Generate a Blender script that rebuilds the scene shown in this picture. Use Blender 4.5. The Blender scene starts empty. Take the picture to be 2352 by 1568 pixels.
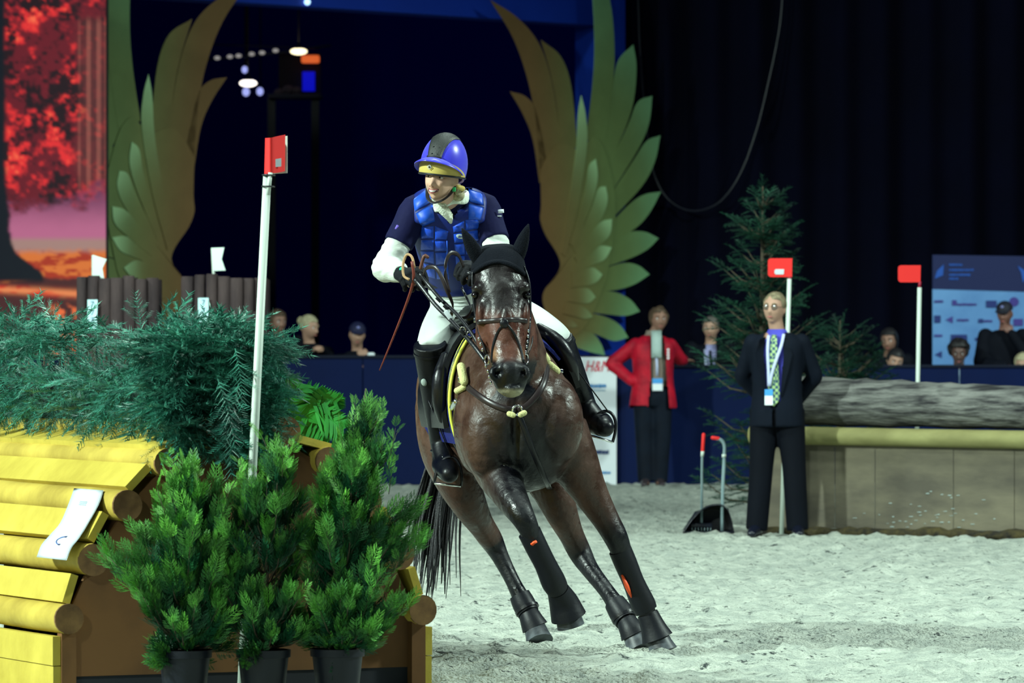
import bpy, bmesh, math, random
import numpy as np
from mathutils import Vector, Matrix, noise, Quaternion

# ------------------------------------------------------------------ camera, world, lights
SC = bpy.context.scene
COL = SC.collection
F = 11760.0          # focal length in pixels of the 2352 wide frame (180 mm on 36 mm)
H = 1.41             # camera height above the sand

cam_d = bpy.data.cameras.new('camera')
cam = bpy.data.objects.new('camera', cam_d)
COL.objects.link(cam)
cam.location = (0, 0, H)
cam.rotation_euler = (math.pi / 2, 0, 0)
cam_d.sensor_width = 36.0
cam_d.lens = 180.0
cam_d.shift_y = 7.0 / 2352
cam_d.clip_end = 300
cam_d.dof.use_dof = True
cam_d.dof.focus_distance = 23.2
cam_d.dof.aperture_fstop = 7.0
SC.camera = cam

SC.view_settings.view_transform = 'Standard'
SC.view_settings.look = 'None'
SC.view_settings.gamma = 1.0
SC.view_settings.use_curve_mapping = False
SC.view_settings.exposure = 0.12

world = bpy.data.worlds.new('arena_dark')
SC.world = world
world.use_nodes = True
bgn = world.node_tree.nodes['Background']
bgn.inputs[0].default_value = (0.10, 0.25, 1.0, 1)
bgn.inputs[1].default_value = 0.035

LIGHT_TINT = (0.80, 1.0, 0.90)
def spot(name, loc, aim, power, angle=70, blend=0.6, radius=0.7, col=LIGHT_TINT):
    l = bpy.data.lights.new(name, 'SPOT')
    l.energy = power; l.spot_size = math.radians(angle); l.spot_blend = blend
    l.shadow_soft_size = radius; l.color = col
    o = bpy.data.objects.new(name, l); COL.objects.link(o)
    o.location = loc
    o.rotation_euler = (Vector(aim) - Vector(loc)).to_track_quat('-Z', 'Y').to_euler()
    return o
spot('flood_lamp_left', (-18, 15, 12.5), (1.5, 29, 0.5), 37000, 75)
spot('flood_lamp_left_far', (-18, 32, 12.5), (3, 46, 0), 8000, 60)
spot('flood_lamp_right', (17, 23, 13), (0, 26, 0.5), 17000, 80)
spot('flood_lamp_right_far', (17, 38, 12.5), (4.0, 50, 1.6), 13000, 40, 0.9)
spot('flood_lamp_front', (-9, -4, 12), (0, 28, 0.5), 6000, 50)
spot('flood_lamp_top', (1.5, 33, 15), (0.5, 32, 0), 5200, 100, 0.8, 1.5)
spot('flood_lamp_top_near', (3.0, 21, 14), (1, 23, 0), 3000, 95, 0.8, 1.5)
# ------------------------------------------------------------------ helpers
def P(x, y, d):
    return Vector(((x - 1176) / F * d, d, H - (y - 791) / F * d))
def GD(y):                       # depth of a ground point seen at row y
    return F * H / (y - 791)
def lin(r, g, b):
    f = lambda c: (c / 255 / 12.92) if c <= 10 else ((c / 255 + 0.055) / 1.055) ** 2.4
    return (f(r), f(g), f(b))
V = Vector
ORG = {}

def catmull(pts, k):
    """resample a list of equal-length numeric tuples with k steps a segment"""
    A = [np.array(p, float) for p in pts]
    out = []
    n = len(A)
    for i in range(n - 1):
        p0 = A[i - 1] if i > 0 else 2 * A[0] - A[1]
        p1, p2 = A[i], A[i + 1]
        p3 = A[i + 2] if i + 2 < n else 2 * A[-1] - A[-2]
        for j in range(k):
            t = j / k
            out.append(0.5 * ((2 * p1) + (-p0 + p2) * t + (2 * p0 - 5 * p1 + 4 * p2 - p3) * t * t + (-p0 + 3 * p1 - 3 * p2 + p3) * t ** 3))
    out.append(A[-1])
    return out

class MB:
    def __init__(s):
        s.v = []; s.f = []
    def add(s, vs, fs):
        o = len(s.v)
        s.v.extend([tuple(v) for v in vs])
        s.f.extend([tuple(i + o for i in f) for f in fs])
        return s
    def rings(s, R, cap=True, closed=False):
        n = len(R[0]); o = len(s.v)
        for r in R: s.v.extend([tuple(p) for p in r])
        m = len(R)
        for i in range(m - 1 + (1 if closed else 0)):
            a = o + i * n; b = o + ((i + 1) % m) * n
            for j in range(n):
                k = (j + 1) % n
                s.f.append((a + j, a + k, b + k, b + j))
        if cap and not closed:
            s.f.append(tuple(o + j for j in reversed(range(n))))
            s.f.append(tuple(o + (m - 1) * n + j for j in range(n)))
        return s
    def tube(s, pts, rad, n=10, side=None, k=1, cap=True, rnd=False, ex=2.0):
        """pts: Vectors; rad: number, list of numbers or list of (a, b); side: vector the first radius lies along"""
        N = len(pts)
        if not isinstance(rad, (list, tuple)): rad = [rad] * N
        rad = [(r, r) if not isinstance(r, (list, tuple)) else tuple(r) for r in rad]
        rows = [tuple(p) + r for p, r in zip(pts, rad)]
        if k > 1: rows = catmull(rows, k)
        if rnd:
            a0 = np.array(rows[0], float); a1 = np.array(rows[-1], float)
            d0 = np.array(rows[0][:3]) - np.array(rows[1][:3]); d0 = d0 / (np.linalg.norm(d0) + 1e-9)
            d1 = np.array(rows[-1][:3]) - np.array(rows[-2][:3]); d1 = d1 / (np.linalg.norm(d1) + 1e-9)
            pre = []; post = []
            for t in (0.95, 0.75, 0.4):
                q = math.sqrt(1 - t * t)
                r0 = min(a0[3], a0[4]); r1 = min(a1[3], a1[4])
                pre.append(tuple(a0[:3] + d0 * r0 * t) + (a0[3] * q, a0[4] * q))
                post.append(tuple(a1[:3] + d1 * r1 * t) + (a1[3] * q, a1[4] * q))
            rows = pre + [tuple(r) for r in rows] + list(reversed(post))
        pp = [V(tuple(r[:3])) for r in rows]
        m = len(pp); R = []
        A = None
        for i in range(m):
            T = (pp[min(i + 1, m - 1)] - pp[max(i - 1, 0)])
            if T.length < 1e-9: T = V((0, 0, 1))
            T.normalize()
            if side is not None:
                A = V(side) - T * V(side).dot(T)
                if A.length < 1e-6: A = T.orthogonal()
            elif A is None:
                A = T.orthogonal()
            else:
                A = A - T * A.dot(T)
                if A.length < 1e-6: A = T.orthogonal()
            A.normalize(); B = T.cross(A)
            ra, rb = rows[i][3], rows[i][4]
            ring = []
            for j in range(n):
                th = 2 * math.pi * j / n
                c, q = math.cos(th), math.sin(th)
                if ex != 2.0:
                    c = math.copysign(abs(c) ** (2 / ex), c); q = math.copysign(abs(q) ** (2 / ex), q)
                ring.append(pp[i] + A * (ra * c) + B * (rb * q))
            R.append(ring)
        return s.rings(R, cap)
    def ell(s, c, r, M=None, nu=16, nv=10):
        c = V(c); R = []
        if not isinstance(r, (list, tuple)): r = (r, r, r)
        o = len(s.v)
        pts = []
        for i in range(1, nv):
            ph = math.pi * i / nv
            for j in range(nu):
                th = 2 * math.pi * j / nu
                pts.append(V((r[0] * math.sin(ph) * math.cos(th), r[1] * math.sin(ph) * math.sin(th), r[2] * math.cos(ph))))
        pts.append(V((0, 0, r[2]))); pts.append(V((0, 0, -r[2])))
        if M is not None: pts = [M @ p for p in pts]
        fs = []
        for i in range(nv - 2):
            for j in range(nu):
                k = (j + 1) % nu
                fs.append((i * nu + j, (i + 1) * nu + j, (i + 1) * nu + k, i * nu + k))
        t = len(pts) - 2
        for j in range(nu):
            k = (j + 1) % nu
            fs.append((t, j, k)); fs.append((t + 1, (nv - 2) * nu + k, (nv - 2) * nu + j))
        return s.add([c + p for p in pts], fs)
    def box(s, c, size, M=None, bev=0.0):
        x, y, z = [q / 2 for q in size]
        if bev <= 0:
            vs = [V((a * x, b * y, e * z)) for a in (-1, 1) for b in (-1, 1) for e in (-1, 1)]
            fs = [(0, 1, 3, 2), (4, 6, 7, 5), (0, 4, 5, 1), (2, 3, 7, 6), (0, 2, 6, 4), (1, 5, 7, 3)]
        else:
            bm = bmesh.new(); bmesh.ops.create_cube(bm, size=1)
            for v in bm.verts: v.co = V((v.co.x * 2 * x, v.co.y * 2 * y, v.co.z * 2 * z))
            bmesh.ops.bevel(bm, geom=bm.edges[:], offset=bev, segments=2, profile=0.6, affect='EDGES')
            bm.verts.index_update()
            vs = [v.co.copy() for v in bm.verts]; fs = [tuple(v.index for v in f.verts) for f in bm.faces]
            bm.free()
        if M is not None: vs = [M @ v for v in vs]
        return s.add([V(c) + v for v in vs], fs)
    def plate(s, front, thick):
        """front: polygon of Vectors, thick: vector to the back face"""
        n = len(front); t = V(thick)
        vs = [V(p) for p in front] + [V(p) + t for p in front]
        fs = [tuple(range(n)), tuple(reversed(range(n, 2 * n)))]
        for i in range(n):
            j = (i + 1) % n
            fs.append((i, i + n, j + n, j))
        return s.add(vs, fs)
    def grid(s, G):
        """G: rows of Vectors -> open sheet"""
        m, n = len(G), len(G[0]); o = len(s.v)
        for r in G: s.v.extend([tuple(p) for p in r])
        for i in range(m - 1):
            for j in range(n - 1):
                a = o + i * n + j
                s.f.append((a, a + 1, a + n + 1, a + n))
        return s
    def sheet(s, G, thick):
        """G: rows of Vectors -> closed slab, thickened by vector or by function of the point"""
        m, n = len(G), len(G[0]); o = len(s.v)
        tf = thick if callable(thick) else (lambda p: V(thick))
        for r in G: s.v.extend([tuple(p) for p in r])
        for r in G: s.v.extend([tuple(V(p) + tf(V(p))) for p in r])
        b = o + m * n
        for i in range(m - 1):
            for j in range(n - 1):
                q = i * n + j
                s.f.append((o + q, o + q + 1, o + q + n + 1, o + q + n))
                s.f.append((b + q, b + q + n, b + q + n + 1, b + q + 1))
        for i in range(m - 1):
            for j in (0, n - 1):
                q = i * n + j
                s.f.append((o + q, o + q + n, b + q + n, b + q))
        for j in range(n - 1):
            for i in (0, m - 1):
                q = i * n + j
                s.f.append((o + q, o + q + 1, b + q + 1, b + q))
        return s
    def build(s, name, mat, parent=None, origin=None, smooth=True, auto=None):
        return make(name, s.v, s.f, mat, parent, origin, smooth, auto)

def make(name, v, f, mat, parent=None, origin=None, smooth=True, auto=None):
    org = ORG[parent.name] if parent is not None else (V(origin) if origin is not None else V((0, 0, 0)))
    v = np.asarray(v, float).reshape(-1, 3) - np.array(org)
    me = bpy.data.meshes.new(name)
    me.from_pydata(v.tolist(), [], [list(map(int, q)) for q in f])
    me.validate()
    if smooth:
        me.polygons.foreach_set('use_smooth', [True] * len(me.polygons))
        if auto:
            bm = bmesh.new(); bm.from_mesh(me)
            bmesh.ops.recalc_face_normals(bm, faces=bm.faces[:])
            a = math.radians(auto)
            for e in bm.edges:
                e.smooth = not (len(e.link_faces) == 2 and e.calc_face_angle(0) > a)
            bm.to_mesh(me); bm.free()
    if mat is not None: me.materials.append(mat)
    me.update()
    o = bpy.data.objects.new(name, me); COL.objects.link(o)
    if parent is not None:
        o.parent = parent
    else:
        o.location = org
    ORG[o.name] = V(org)
    return o

def tag(o, label, cat, group=None, kind=None):
    o['label'] = label; o['category'] = cat
    if group: o['group'] = group
    if kind: o['kind'] = kind
    return o
def struct(o):
    o['kind'] = 'structure'
    return o
def thing(name, label, cat, loc, group=None):
    o = bpy.data.objects.new(name, None); COL.objects.link(o)
    o.location = loc; o.empty_display_size = 0.1
    tag(o, label, cat, group)
    ORG[o.name] = V(loc)
    return o

def bend(a, b, c):
    """limb through a joint without bowing the straight bones"""
    return [a, a.lerp(b, .35), a.lerp(b, .75), b, b.lerp(c, .25), b.lerp(c, .65), c]
def bendr(r0, r1, r2):
    L_ = lambda p, q, t: p + (q - p) * t
    return [r0, L_(r0, r1, .35), L_(r0, r1, .75), r1, L_(r1, r2, .25), L_(r1, r2, .65), r2]
def bvh_of(r):
    from mathutils.bvhtree import BVHTree
    return BVHTree.FromPolygons([V(tuple(p)) for p in r.v], [list(q) for q in r.f])
CAM_O = V((0, 0, H))
def on_mesh(b, x, y, lift=0.0, dflt=23.6):
    """front surface point of a mesh on the sight line of a pixel"""
    d = (P(x, y, 23.6) - CAM_O).normalized()
    h = b.ray_cast(CAM_O, d)
    p = h[0] if h[0] is not None else P(x, y, dflt)
    return p - d * lift
def fuse(mb, vox, it=4, fac=0.5):
    """union of closed overlapping shapes as one continuous surface"""
    me = bpy.data.meshes.new('tmp'); me.from_pydata(mb.v, [], mb.f)
    ob = bpy.data.objects.new('tmp', me); COL.objects.link(ob)
    m = ob.modifiers.new('r', 'REMESH'); m.mode = 'VOXEL'; m.voxel_size = vox
    if it:
        q = ob.modifiers.new('s', 'SMOOTH'); q.iterations = it; q.factor = fac
    dg = bpy.context.evaluated_depsgraph_get()
    me2 = bpy.data.meshes.new_from_object(ob.evaluated_get(dg))
    n = len(me2.vertices); v = np.empty(n * 3); me2.vertices.foreach_get('co', v)
    f = [tuple(p.vertices) for p in me2.polygons]
    nr = np.empty(n * 3); me2.vertices.foreach_get('normal', nr)
    bpy.data.objects.remove(ob); bpy.data.meshes.remove(me); bpy.data.meshes.remove(me2)
    r = MB(); r.v = v.reshape(-1, 3); r.f = f; r.n = nr.reshape(-1, 3)
    return r
def cut(mb, fn):
    """drop the faces whose centre satisfies fn (opens a coat, a collar)"""
    v = np.asarray(mb.v)
    r = MB(); r.v = v
    r.f = [q for q in mb.f if not fn(v[list(q)].mean(0))]
    used = sorted({i for q in r.f for i in q}); mp = {o: i for i, o in enumerate(used)}
    r.v = v[used]; r.f = [tuple(mp[i] for i in q) for q in r.f]
    return r
def paint(o, fn, name='Col'):
    """colour of the thing at each vertex: fn(array n x 3 world points) -> n x 3 linear colours"""
    me = o.data; n = len(me.vertices)
    v = np.empty(n * 3); me.vertices.foreach_get('co', v); v = v.reshape(-1, 3)
    root = o
    org = np.array(ORG[o.name])
    c = fn(v + org)
    a = me.color_attributes.new(name, 'FLOAT_COLOR', 'POINT')
    a.data.foreach_set('color', np.concatenate([c, np.ones((n, 1))], 1).astype(np.float32).ravel())
    return o

def hash2(ix, iy, seed):
    h = (ix.astype(np.int64) * 374761393 + iy.astype(np.int64) * 668265263 + seed * 1442695041) & 0xffffffff
    h = ((h ^ (h >> 13)) * 1274126177) & 0xffffffff
    return ((h ^ (h >> 16)) & 0xffff) / 65535.0
def vnoise(x, y, seed=0):
    ix = np.floor(x); iy = np.floor(y); fx = x - ix; fy = y - iy
    fx = fx * fx * (3 - 2 * fx); fy = fy * fy * (3 - 2 * fy)
    a = hash2(ix, iy, seed); b = hash2(ix + 1, iy, seed); c = hash2(ix, iy + 1, seed); d = hash2(ix + 1, iy + 1, seed)
    return (a * (1 - fx) + b * fx) * (1 - fy) + (c * (1 - fx) + d * fx) * fy
def fbm(x, y, seed=0, o=4):
    t = 0; a = 0.5; w = 0
    for i in range(o):
        t = t + a * vnoise(x * 2 ** i, y * 2 ** i, seed + i * 17); w += a; a *= 0.5
    return t / w
def sstep(a, b, x):
    t = np.clip((x - a) / (b - a), 0, 1)
    return t * t * (3 - 2 * t)

# ------------------------------------------------------------------ materials
def mat(name, col, rough=0.6, spec=0.4, var=0.0, scale=6.0, bump=0.0, bscale=60.0, metal=0.0, col2=None,
        stretch=(1, 1, 1), emis=None, estr=1.0, attr=False, sheen=0.0, coat=0.0, rvar=0.0, island=0.0, bdist=0.01, lo=0.35, hi=0.65):
    m = bpy.data.materials.new(name); m.use_nodes = True
    nt = m.node_tree; N = nt.nodes; L = nt.links
    b = N['Principled BSDF']
    b.inputs['Roughness'].default_value = rough
    b.inputs['Specular IOR Level'].default_value = spec
    b.inputs['Metallic'].default_value = metal
    if sheen:
        b.inputs['Sheen Weight'].default_value = sheen
    if coat:
        b.inputs['Coat Weight'].default_value = coat; b.inputs['Coat Roughness'].default_value = 0.15
    tc = N.new('ShaderNodeTexCoord'); mp = N.new('ShaderNodeMapping')
    mp.inputs['Scale'].default_value = stretch
    L.new(tc.outputs['Object'], mp.inputs[0])
    c4 = tuple(col) + (1,)
    src = None
    if attr:
        a = N.new('ShaderNodeAttribute'); a.attribute_name = 'Col'; src = a.outputs['Color']
    nz = None
    if var or col2 or rvar:
        nz = N.new('ShaderNodeTexNoise'); nz.inputs['Scale'].default_value = scale
        nz.inputs['Detail'].default_value = 5; nz.inputs['Roughness'].default_value = 0.6
        L.new(mp.outputs[0], nz.inputs['Vector'])
    if col2 or var:
        rmp = N.new('ShaderNodeValToRGB')
        rmp.color_ramp.elements[0].position = lo; rmp.color_ramp.elements[1].position = hi
        L.new(nz.outputs['Fac'], rmp.inputs[0])
        if attr:
            rmp.color_ramp.elements[0].color = (1 - var,) * 3 + (1,)
            rmp.color_ramp.elements[1].color = (1 + var,) * 3 + (1,)
            mx = N.new('ShaderNodeMix'); mx.data_type = 'RGBA'; mx.blend_type = 'MULTIPLY'; mx.inputs[0].default_value = 1
            L.new(src, mx.inputs[6]); L.new(rmp.outputs[0], mx.inputs[7]); src = mx.outputs[2]
        else:
            cc2 = tuple(col2) if col2 else tuple(x * (1 - var) for x in col)
            rmp.color_ramp.elements[0].color = cc2 + (1,)
            rmp.color_ramp.elements[1].color = c4
            src = rmp.outputs[0]
    if island:
        g = N.new('ShaderNodeNewGeometry')
        mr = N.new('ShaderNodeMapRange'); mr.inputs[3].default_value = 1 - island; mr.inputs[4].default_value = 1 + island
        L.new(g.outputs['Random Per Island'], mr.inputs[0])
        mx = N.new('ShaderNodeVectorMath'); mx.operation = 'SCALE'
        if src is None:
            rgb = N.new('ShaderNodeRGB'); rgb.outputs[0].default_value = c4; src = rgb.outputs[0]
        L.new(src, mx.inputs[0]); L.new(mr.outputs[0], mx.inputs['Scale']); src = mx.outputs[0]
    if src is None: b.inputs['Base Color'].default_value = c4
    else: L.new(src, b.inputs['Base Color'])
    if rvar:
        mr = N.new('ShaderNodeMapRange'); mr.inputs[1].default_value = 0.35; mr.inputs[2].default_value = 0.65
        mr.inputs[3].default_value = max(0.03, rough - rvar); mr.inputs[4].default_value = min(1, rough + rvar)
        L.new(nz.outputs['Fac'], mr.inputs[0]); L.new(mr.outputs[0], b.inputs['Roughness'])
    if bump:
        n2 = N.new('ShaderNodeTexNoise'); n2.inputs['Scale'].default_value = bscale; n2.inputs['Detail'].default_value = 4
        L.new(mp.outputs[0], n2.inputs['Vector'])
        bp = N.new('ShaderNodeBump'); bp.inputs['Strength'].default_value = bump; bp.inputs['Distance'].default_value = bdist
        L.new(n2.outputs['Fac'], bp.inputs['Height']); L.new(bp.outputs[0], b.inputs['Normal'])
    if emis is not None:
        if emis == 'attr':
            L.new(src, b.inputs['Emission Color'])
        else:
            b.inputs['Emission Color'].default_value = tuple(emis) + (1,)
        b.inputs['Emission Strength'].default_value = estr
    return m

def text(name, body, size, M, mat_, parent=None, origin=None, extrude=0.001, align='CENTER', shear=0.0, sx=1.0):
    """flat lettering as mesh; M maps text x/y plane to the world"""
    cu = bpy.data.curves.new('t', 'FONT'); cu.body = body; cu.size = size; cu.extrude = extrude
    cu.align_x = align; cu.align_y = 'CENTER'; cu.shear = shear; cu.resolution_u = 2
    ob = bpy.data.objects.new('t', cu); COL.objects.link(ob)
    dg = bpy.context.evaluated_depsgraph_get()
    me = bpy.data.meshes.new_from_object(ob.evaluated_get(dg))
    vs = [M @ V((v.co.x * sx, v.co.y, v.co.z)) for v in me.vertices]; fs = [tuple(p.vertices) for p in me.polygons]
    bpy.data.objects.remove(ob); bpy.data.curves.remove(cu); bpy.data.meshes.remove(me)
    return make(name, vs, fs, mat_, parent, origin, smooth=False)

def frame(o, ex, ey, ez):
    """matrix with given origin and axes"""
    ex, ey, ez = V(ex), V(ey), V(ez)
    return Matrix(((ex.x, ey.x, ez.x, o[0]), (ex.y, ey.y, ez.y, o[1]), (ex.z, ey.z, ez.z, o[2]), (0, 0, 0, 1)))

def scatter(tv, tf, mats):
    """many copies of one little template merged into arrays (foliage)"""
    tv = np.asarray(tv, float); mats = np.asarray(mats)
    n = len(mats); k = len(tv)
    hv = np.concatenate([tv, np.ones((k, 1))], 1)
    v = np.einsum('nij,kj->nki', mats[:, :3, :], hv).reshape(-1, 3)
    f = []
    for i in range(n):
        o = i * k
        f.extend([tuple(q + o for q in t) for t in tf])
    return v, f
def basis(pos, axis, up, s):
    """matrix array: local x along axis, z along up, scaled"""
    x = V(axis).normalized(); z = V(up) - x * V(up).dot(x)
    if z.length < 1e-5: z = x.orthogonal()
    z.normalize(); y = z.cross(x)
    return np.array([[x.x * s, y.x * s, z.x * s, pos[0]], [x.y * s, y.y * s, z.y * s, pos[1]], [x.z * s, y.z * s, z.z * s, pos[2]], [0, 0, 0, 1]])
def rv(a=1.0):
    while True:
        v = V((random.uniform(-1, 1), random.uniform(-1, 1), random.uniform(-1, 1)))
        if 0.05 < v.length < 1: return v.normalized() * a
# ------------------------------------------------------------------ the hall
random.seed(7)
# --- sand floor, real relief where the camera sees it
def build_floor():
    xs = np.concatenate([[-40, -20, -10], np.arange(-5.6, 5.6, 0.04), [10, 20, 40]])
    ys = np.concatenate([[-12, 0, 10, 16], np.arange(19.0, 30.0, 0.036), np.arange(30.0, 53.0, 0.095), [56, 65, 90]])
    X, Y = np.meshgrid(xs, ys)
    lump = fbm(X * 3.1, Y * 3.1, 3, 4)
    fine = fbm(X * 13, Y * 13, 9, 3)
    # hoof prints: scattered shallow dents with a raised rim
    cell = 0.42
    clod = np.clip(vnoise(X * 10.5, Y * 10.5, 41) - 0.66, 0, 1) * 0.085 + np.clip(vnoise(X * 5.3 + 9, Y * 6.1, 43) - 0.74, 0, 1) * 0.12
    Z = (lump - 0.5) * 0.042 + (fine - 0.5) * 0.030 + clod
    gx = X / cell; gy = Y / cell
    for ox in (-1, 0, 1):
        for oy in (-1, 0, 1):
            ix = np.floor(gx) + ox; iy = np.floor(gy) + oy
            px = ix + hash2(ix, iy, 51); py = iy + hash2(ix, iy, 77)
            on = hash2(ix, iy, 91) > 0.35
            r = np.hypot((gx - px) * 1.1, gy - py) * cell / 0.085
            Z = Z + on * (-0.02 * np.exp(-r ** 2) + 0.012 * np.exp(-(r - 1.5) ** 2 * 4))
    far = (Y > 53) | (Y < 18.9) | (np.abs(X) > 5.7)
    Z = np.where(far, 0, Z) - 0.004
    Z = np.where((Y > 52.0) | far, -0.01, Z)
    v = np.stack([X, Y, Z], -1).reshape(-1, 3)
    n = len(xs); m = len(ys)
    idx = np.arange(m * n).reshape(m, n)
    f = np.stack([idx[:-1, :-1], idx[:-1, 1:], idx[1:, 1:], idx[1:, :-1]], -1).reshape(-1, 4)
    me = bpy.data.meshes.new('floor')
    me.vertices.add(len(v)); me.vertices.foreach_set('co', v.ravel())
    me.loops.add(f.size); me.loops.foreach_set('vertex_index', f.ravel().astype(np.int32))
    me.polygons.add(len(f)); me.polygons.foreach_set('loop_start', np.arange(0, f.size, 4, dtype=np.int32))
    me.polygons.foreach_set('use_smooth', np.ones(len(f), bool))
    me.update(calc_edges=True)
    m = mat('sand', lin(188, 193, 181), 0.9, 0.12, col2=lin(152, 159, 151), scale=7, bump=1.0, bscale=55, bdist=0.03)
    # dark specks: fibre in the sand, and shadows of clods painted into its colour
    nt = m.node_tree; N = nt.nodes; L = nt.links
    b = N['Principled BSDF']; base = b.inputs['Base Color'].links[0].from_socket
    n2 = N.new('ShaderNodeTexNoise'); n2.inputs['Scale'].default_value = 15; n2.inputs['Detail'].default_value = 6; n2.inputs['Roughness'].default_value = 0.75
    tc = N.new('ShaderNodeTexCoord'); L.new(tc.outputs['Object'], n2.inputs['Vector'])
    r = N.new('ShaderNodeValToRGB'); r.color_ramp.elements[0].position = 0.565; r.color_ramp.elements[1].position = 0.64
    r.color_ramp.elements[0].color = (0, 0, 0, 1)
    L.new(n2.outputs['Fac'], r.inputs[0])
    mx = N.new('ShaderNodeMix'); mx.data_type = 'RGBA'
    mx.inputs[7].default_value = lin(60, 66, 66) + (1,)
    L.new(r.outputs[0], mx.inputs[0]); L.new(base, mx.inputs[6]); L.new(mx.outputs[2], b.inputs['Base Color'])
    me.materials.append(m)
    o = bpy.data.objects.new('floor', me); COL.objects.link(o)
    struct(o)
build_floor()

# --- barrier boards round the arena
BD = 51.5
m_board = mat('barrier_blue', lin(0, 18, 62), 0.6, 0.12, var=0.15, scale=1.5)
m_boardtop = mat('barrier_cap', lin(4, 12, 34), 0.6, 0.2)
bar = struct(MB().box((0, BD + 0.12, 0.3), (30, 0.06, 0.6)).build('wall_barrier', mat('barrier_frame', lin(8, 12, 30), 0.7), smooth=False))
x = -15.0
k = 0
proto = None
while x < 14.9:
    top = 1.275 if x < 0.6 else 1.18
    w = 1.5
    mb = MB().box((x + w / 2, BD, top / 2), (w - 0.008, 0.05, top), bev=0.006)
    o = mb.build('board_panel', m_board, bar, smooth=False)
    mb = MB().box((x + w / 2, BD, top + 0.012), (w, 0.09, 0.03), bev=0.006)
    mb.build('cap_rail', m_boardtop, bar, smooth=False)
    x += w

# --- the entrance gate: plane it stands in
GA = V(((393 - 1176) / F * 54.0, 54.0, 0)); GB = V(((1285 - 1176) / F * 58.2, 58.2, 0))
GU = (GB - GA); GL = GU.length; GUn = GU.normalized(); GN = V((GUn.y, -GUn.x, 0))   # towards the camera
if GN.y > 0: GN = -GN
def gate_s(x, y):
    kx = (x - 1176) / F
    s = (kx * GA.y - GA.x) / (GU.x - kx * GU.y)
    d = GA.y + s * GU.y
    return s, H - (y - 791) / F * d
def gate_p(s, z, off=0.0):
    q = GA + GU * s + GN * off
    return V((q.x, q.y, z))

m_portal = mat('portal_blue', lin(6, 54, 170), 0.6, 0.3, var=0.12, scale=1.2)
def gate_so(x, y, off):
    """the same on a plane standing off behind the wings"""
    A = GA + GN * off; kx = (x - 1176) / F
    s = (kx * A.y - A.x) / (GU.x - kx * GU.y)
    return s, H - (y - 791) / F * (A.y + s * GU.y)
sR0, zh = gate_so(1340, 56, -0.3); sR1, _ = gate_so(1436, 300, -0.3)
sR0 += 0.28 / GL
gate = thing('entrance_gate', 'tall blue portal frame around the dark arena entrance, behind the gold wings', 'gate', gate_p(0.5, 0))
for a, b_ in ((sR0, sR1), (1 - sR1, 1 - sR0)):
    mb = MB(); mb.plate([gate_p(a, 0, -0.3), gate_p(b_, 0, -0.3), gate_p(b_, zh, -0.3), gate_p(a, zh, -0.3)], GN * -0.4)
    mb.build('post', m_portal, gate, smooth=False)
mb = MB(); mb.plate([gate_p(1 - sR1, zh, -0.3), gate_p(sR1, zh, -0.3), gate_p(sR1, zh + 1.6, -0.3), gate_p(1 - sR1, zh + 1.6, -0.3)], GN * -0.4)
hd = mb.build('header', m_portal, gate, smooth=False)
s_, z_ = gate_s(745, 2)
MB().ell(gate_p(s_, z_, -0.27), 0.035).build('marker_light', mat('marker', (0.5, 0.8, 1), emis=(0.45, 0.75, 1.0), estr=1.5), hd)

# --- curtains and hall behind
m_curt = mat('black_curtain', lin(2, 5, 30), 0.9, 0.15, var=0.3, scale=1.0)
def curtain(name, x0, x1, y, h=12):
    n = int((x1 - x0) / 0.06) + 2
    G = []
    for z in (0, h):
        G.append([V((x0 + (x1 - x0) * i / (n - 1), y + 0.09 * math.sin(i * 0.75) + 0.05 * math.sin(i * 0.31 + 1), z)) for i in range(n)])
    return struct(MB().sheet(G, (0, 0.03, 0)).build(name, m_curt))
pr = gate_p(sR1, 0, -0.7); pl = gate_p(1 - sR1, 0, -0.7)
curtain('wall_curtain_right', pr.x - 0.05, 14, 60.0)
curtain('wall_curtain_left', -14, pl.x + 0.05, 56.6)
struct(MB().box((0, 92, 7), (60, 0.2, 14)).build('wall_back', mat('hall_black', (0.002, 0.008, 0.22), 0.95, 0.1), smooth=False))

# --- far lamps and booth seen through the entrance
DL = 76.0
m_black = mat('black_metal', (0.012, 0.013, 0.016), 0.45, 0.4)
m_warm = mat('lamp_warm', (1, 0.9, 0.6), emis=(1.0, 0.88, 0.55), estr=2.2)
m_cool = mat('lamp_white', (1, 0.95, 0.9), emis=(1.0, 0.93, 0.85), estr=2.2)
m_blueish = mat('lamp_blue', (0.5, 0.55, 1), emis=(0.35, 0.40, 0.85), estr=1.0)
def pendant(px, py, rx, rz, m, label):
    c = P(px, py, DL - .5)
    t = thing('pendant_lamp', label, 'lamp', c)
    MB().ell(c, (rx, rx, rz)).build('bulb', m, t)
    MB().tube([c + V((0, 0, rz * 0.8)), c + V((0, 0, rz * 1.3)), c + V((0, 0, rz * 2.6))], [rx * 0.6, rx * 0.45, rx * 0.1], 12).build('lamp_cap', m_black, t)
    MB().tube([c + V((0, 0, rz * 2.5)), c + V((0, 0, 2.5))], 0.012, 6).build('cord', m_black, t)
pendant(686, 118, 0.125, 0.05, m_warm, 'warm yellow glowing lamp above the orange strip, far inside the entrance')
pendant(570, 191, 0.13, 0.055, m_cool, 'bright white oval lamp far inside the dark entrance')
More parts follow.
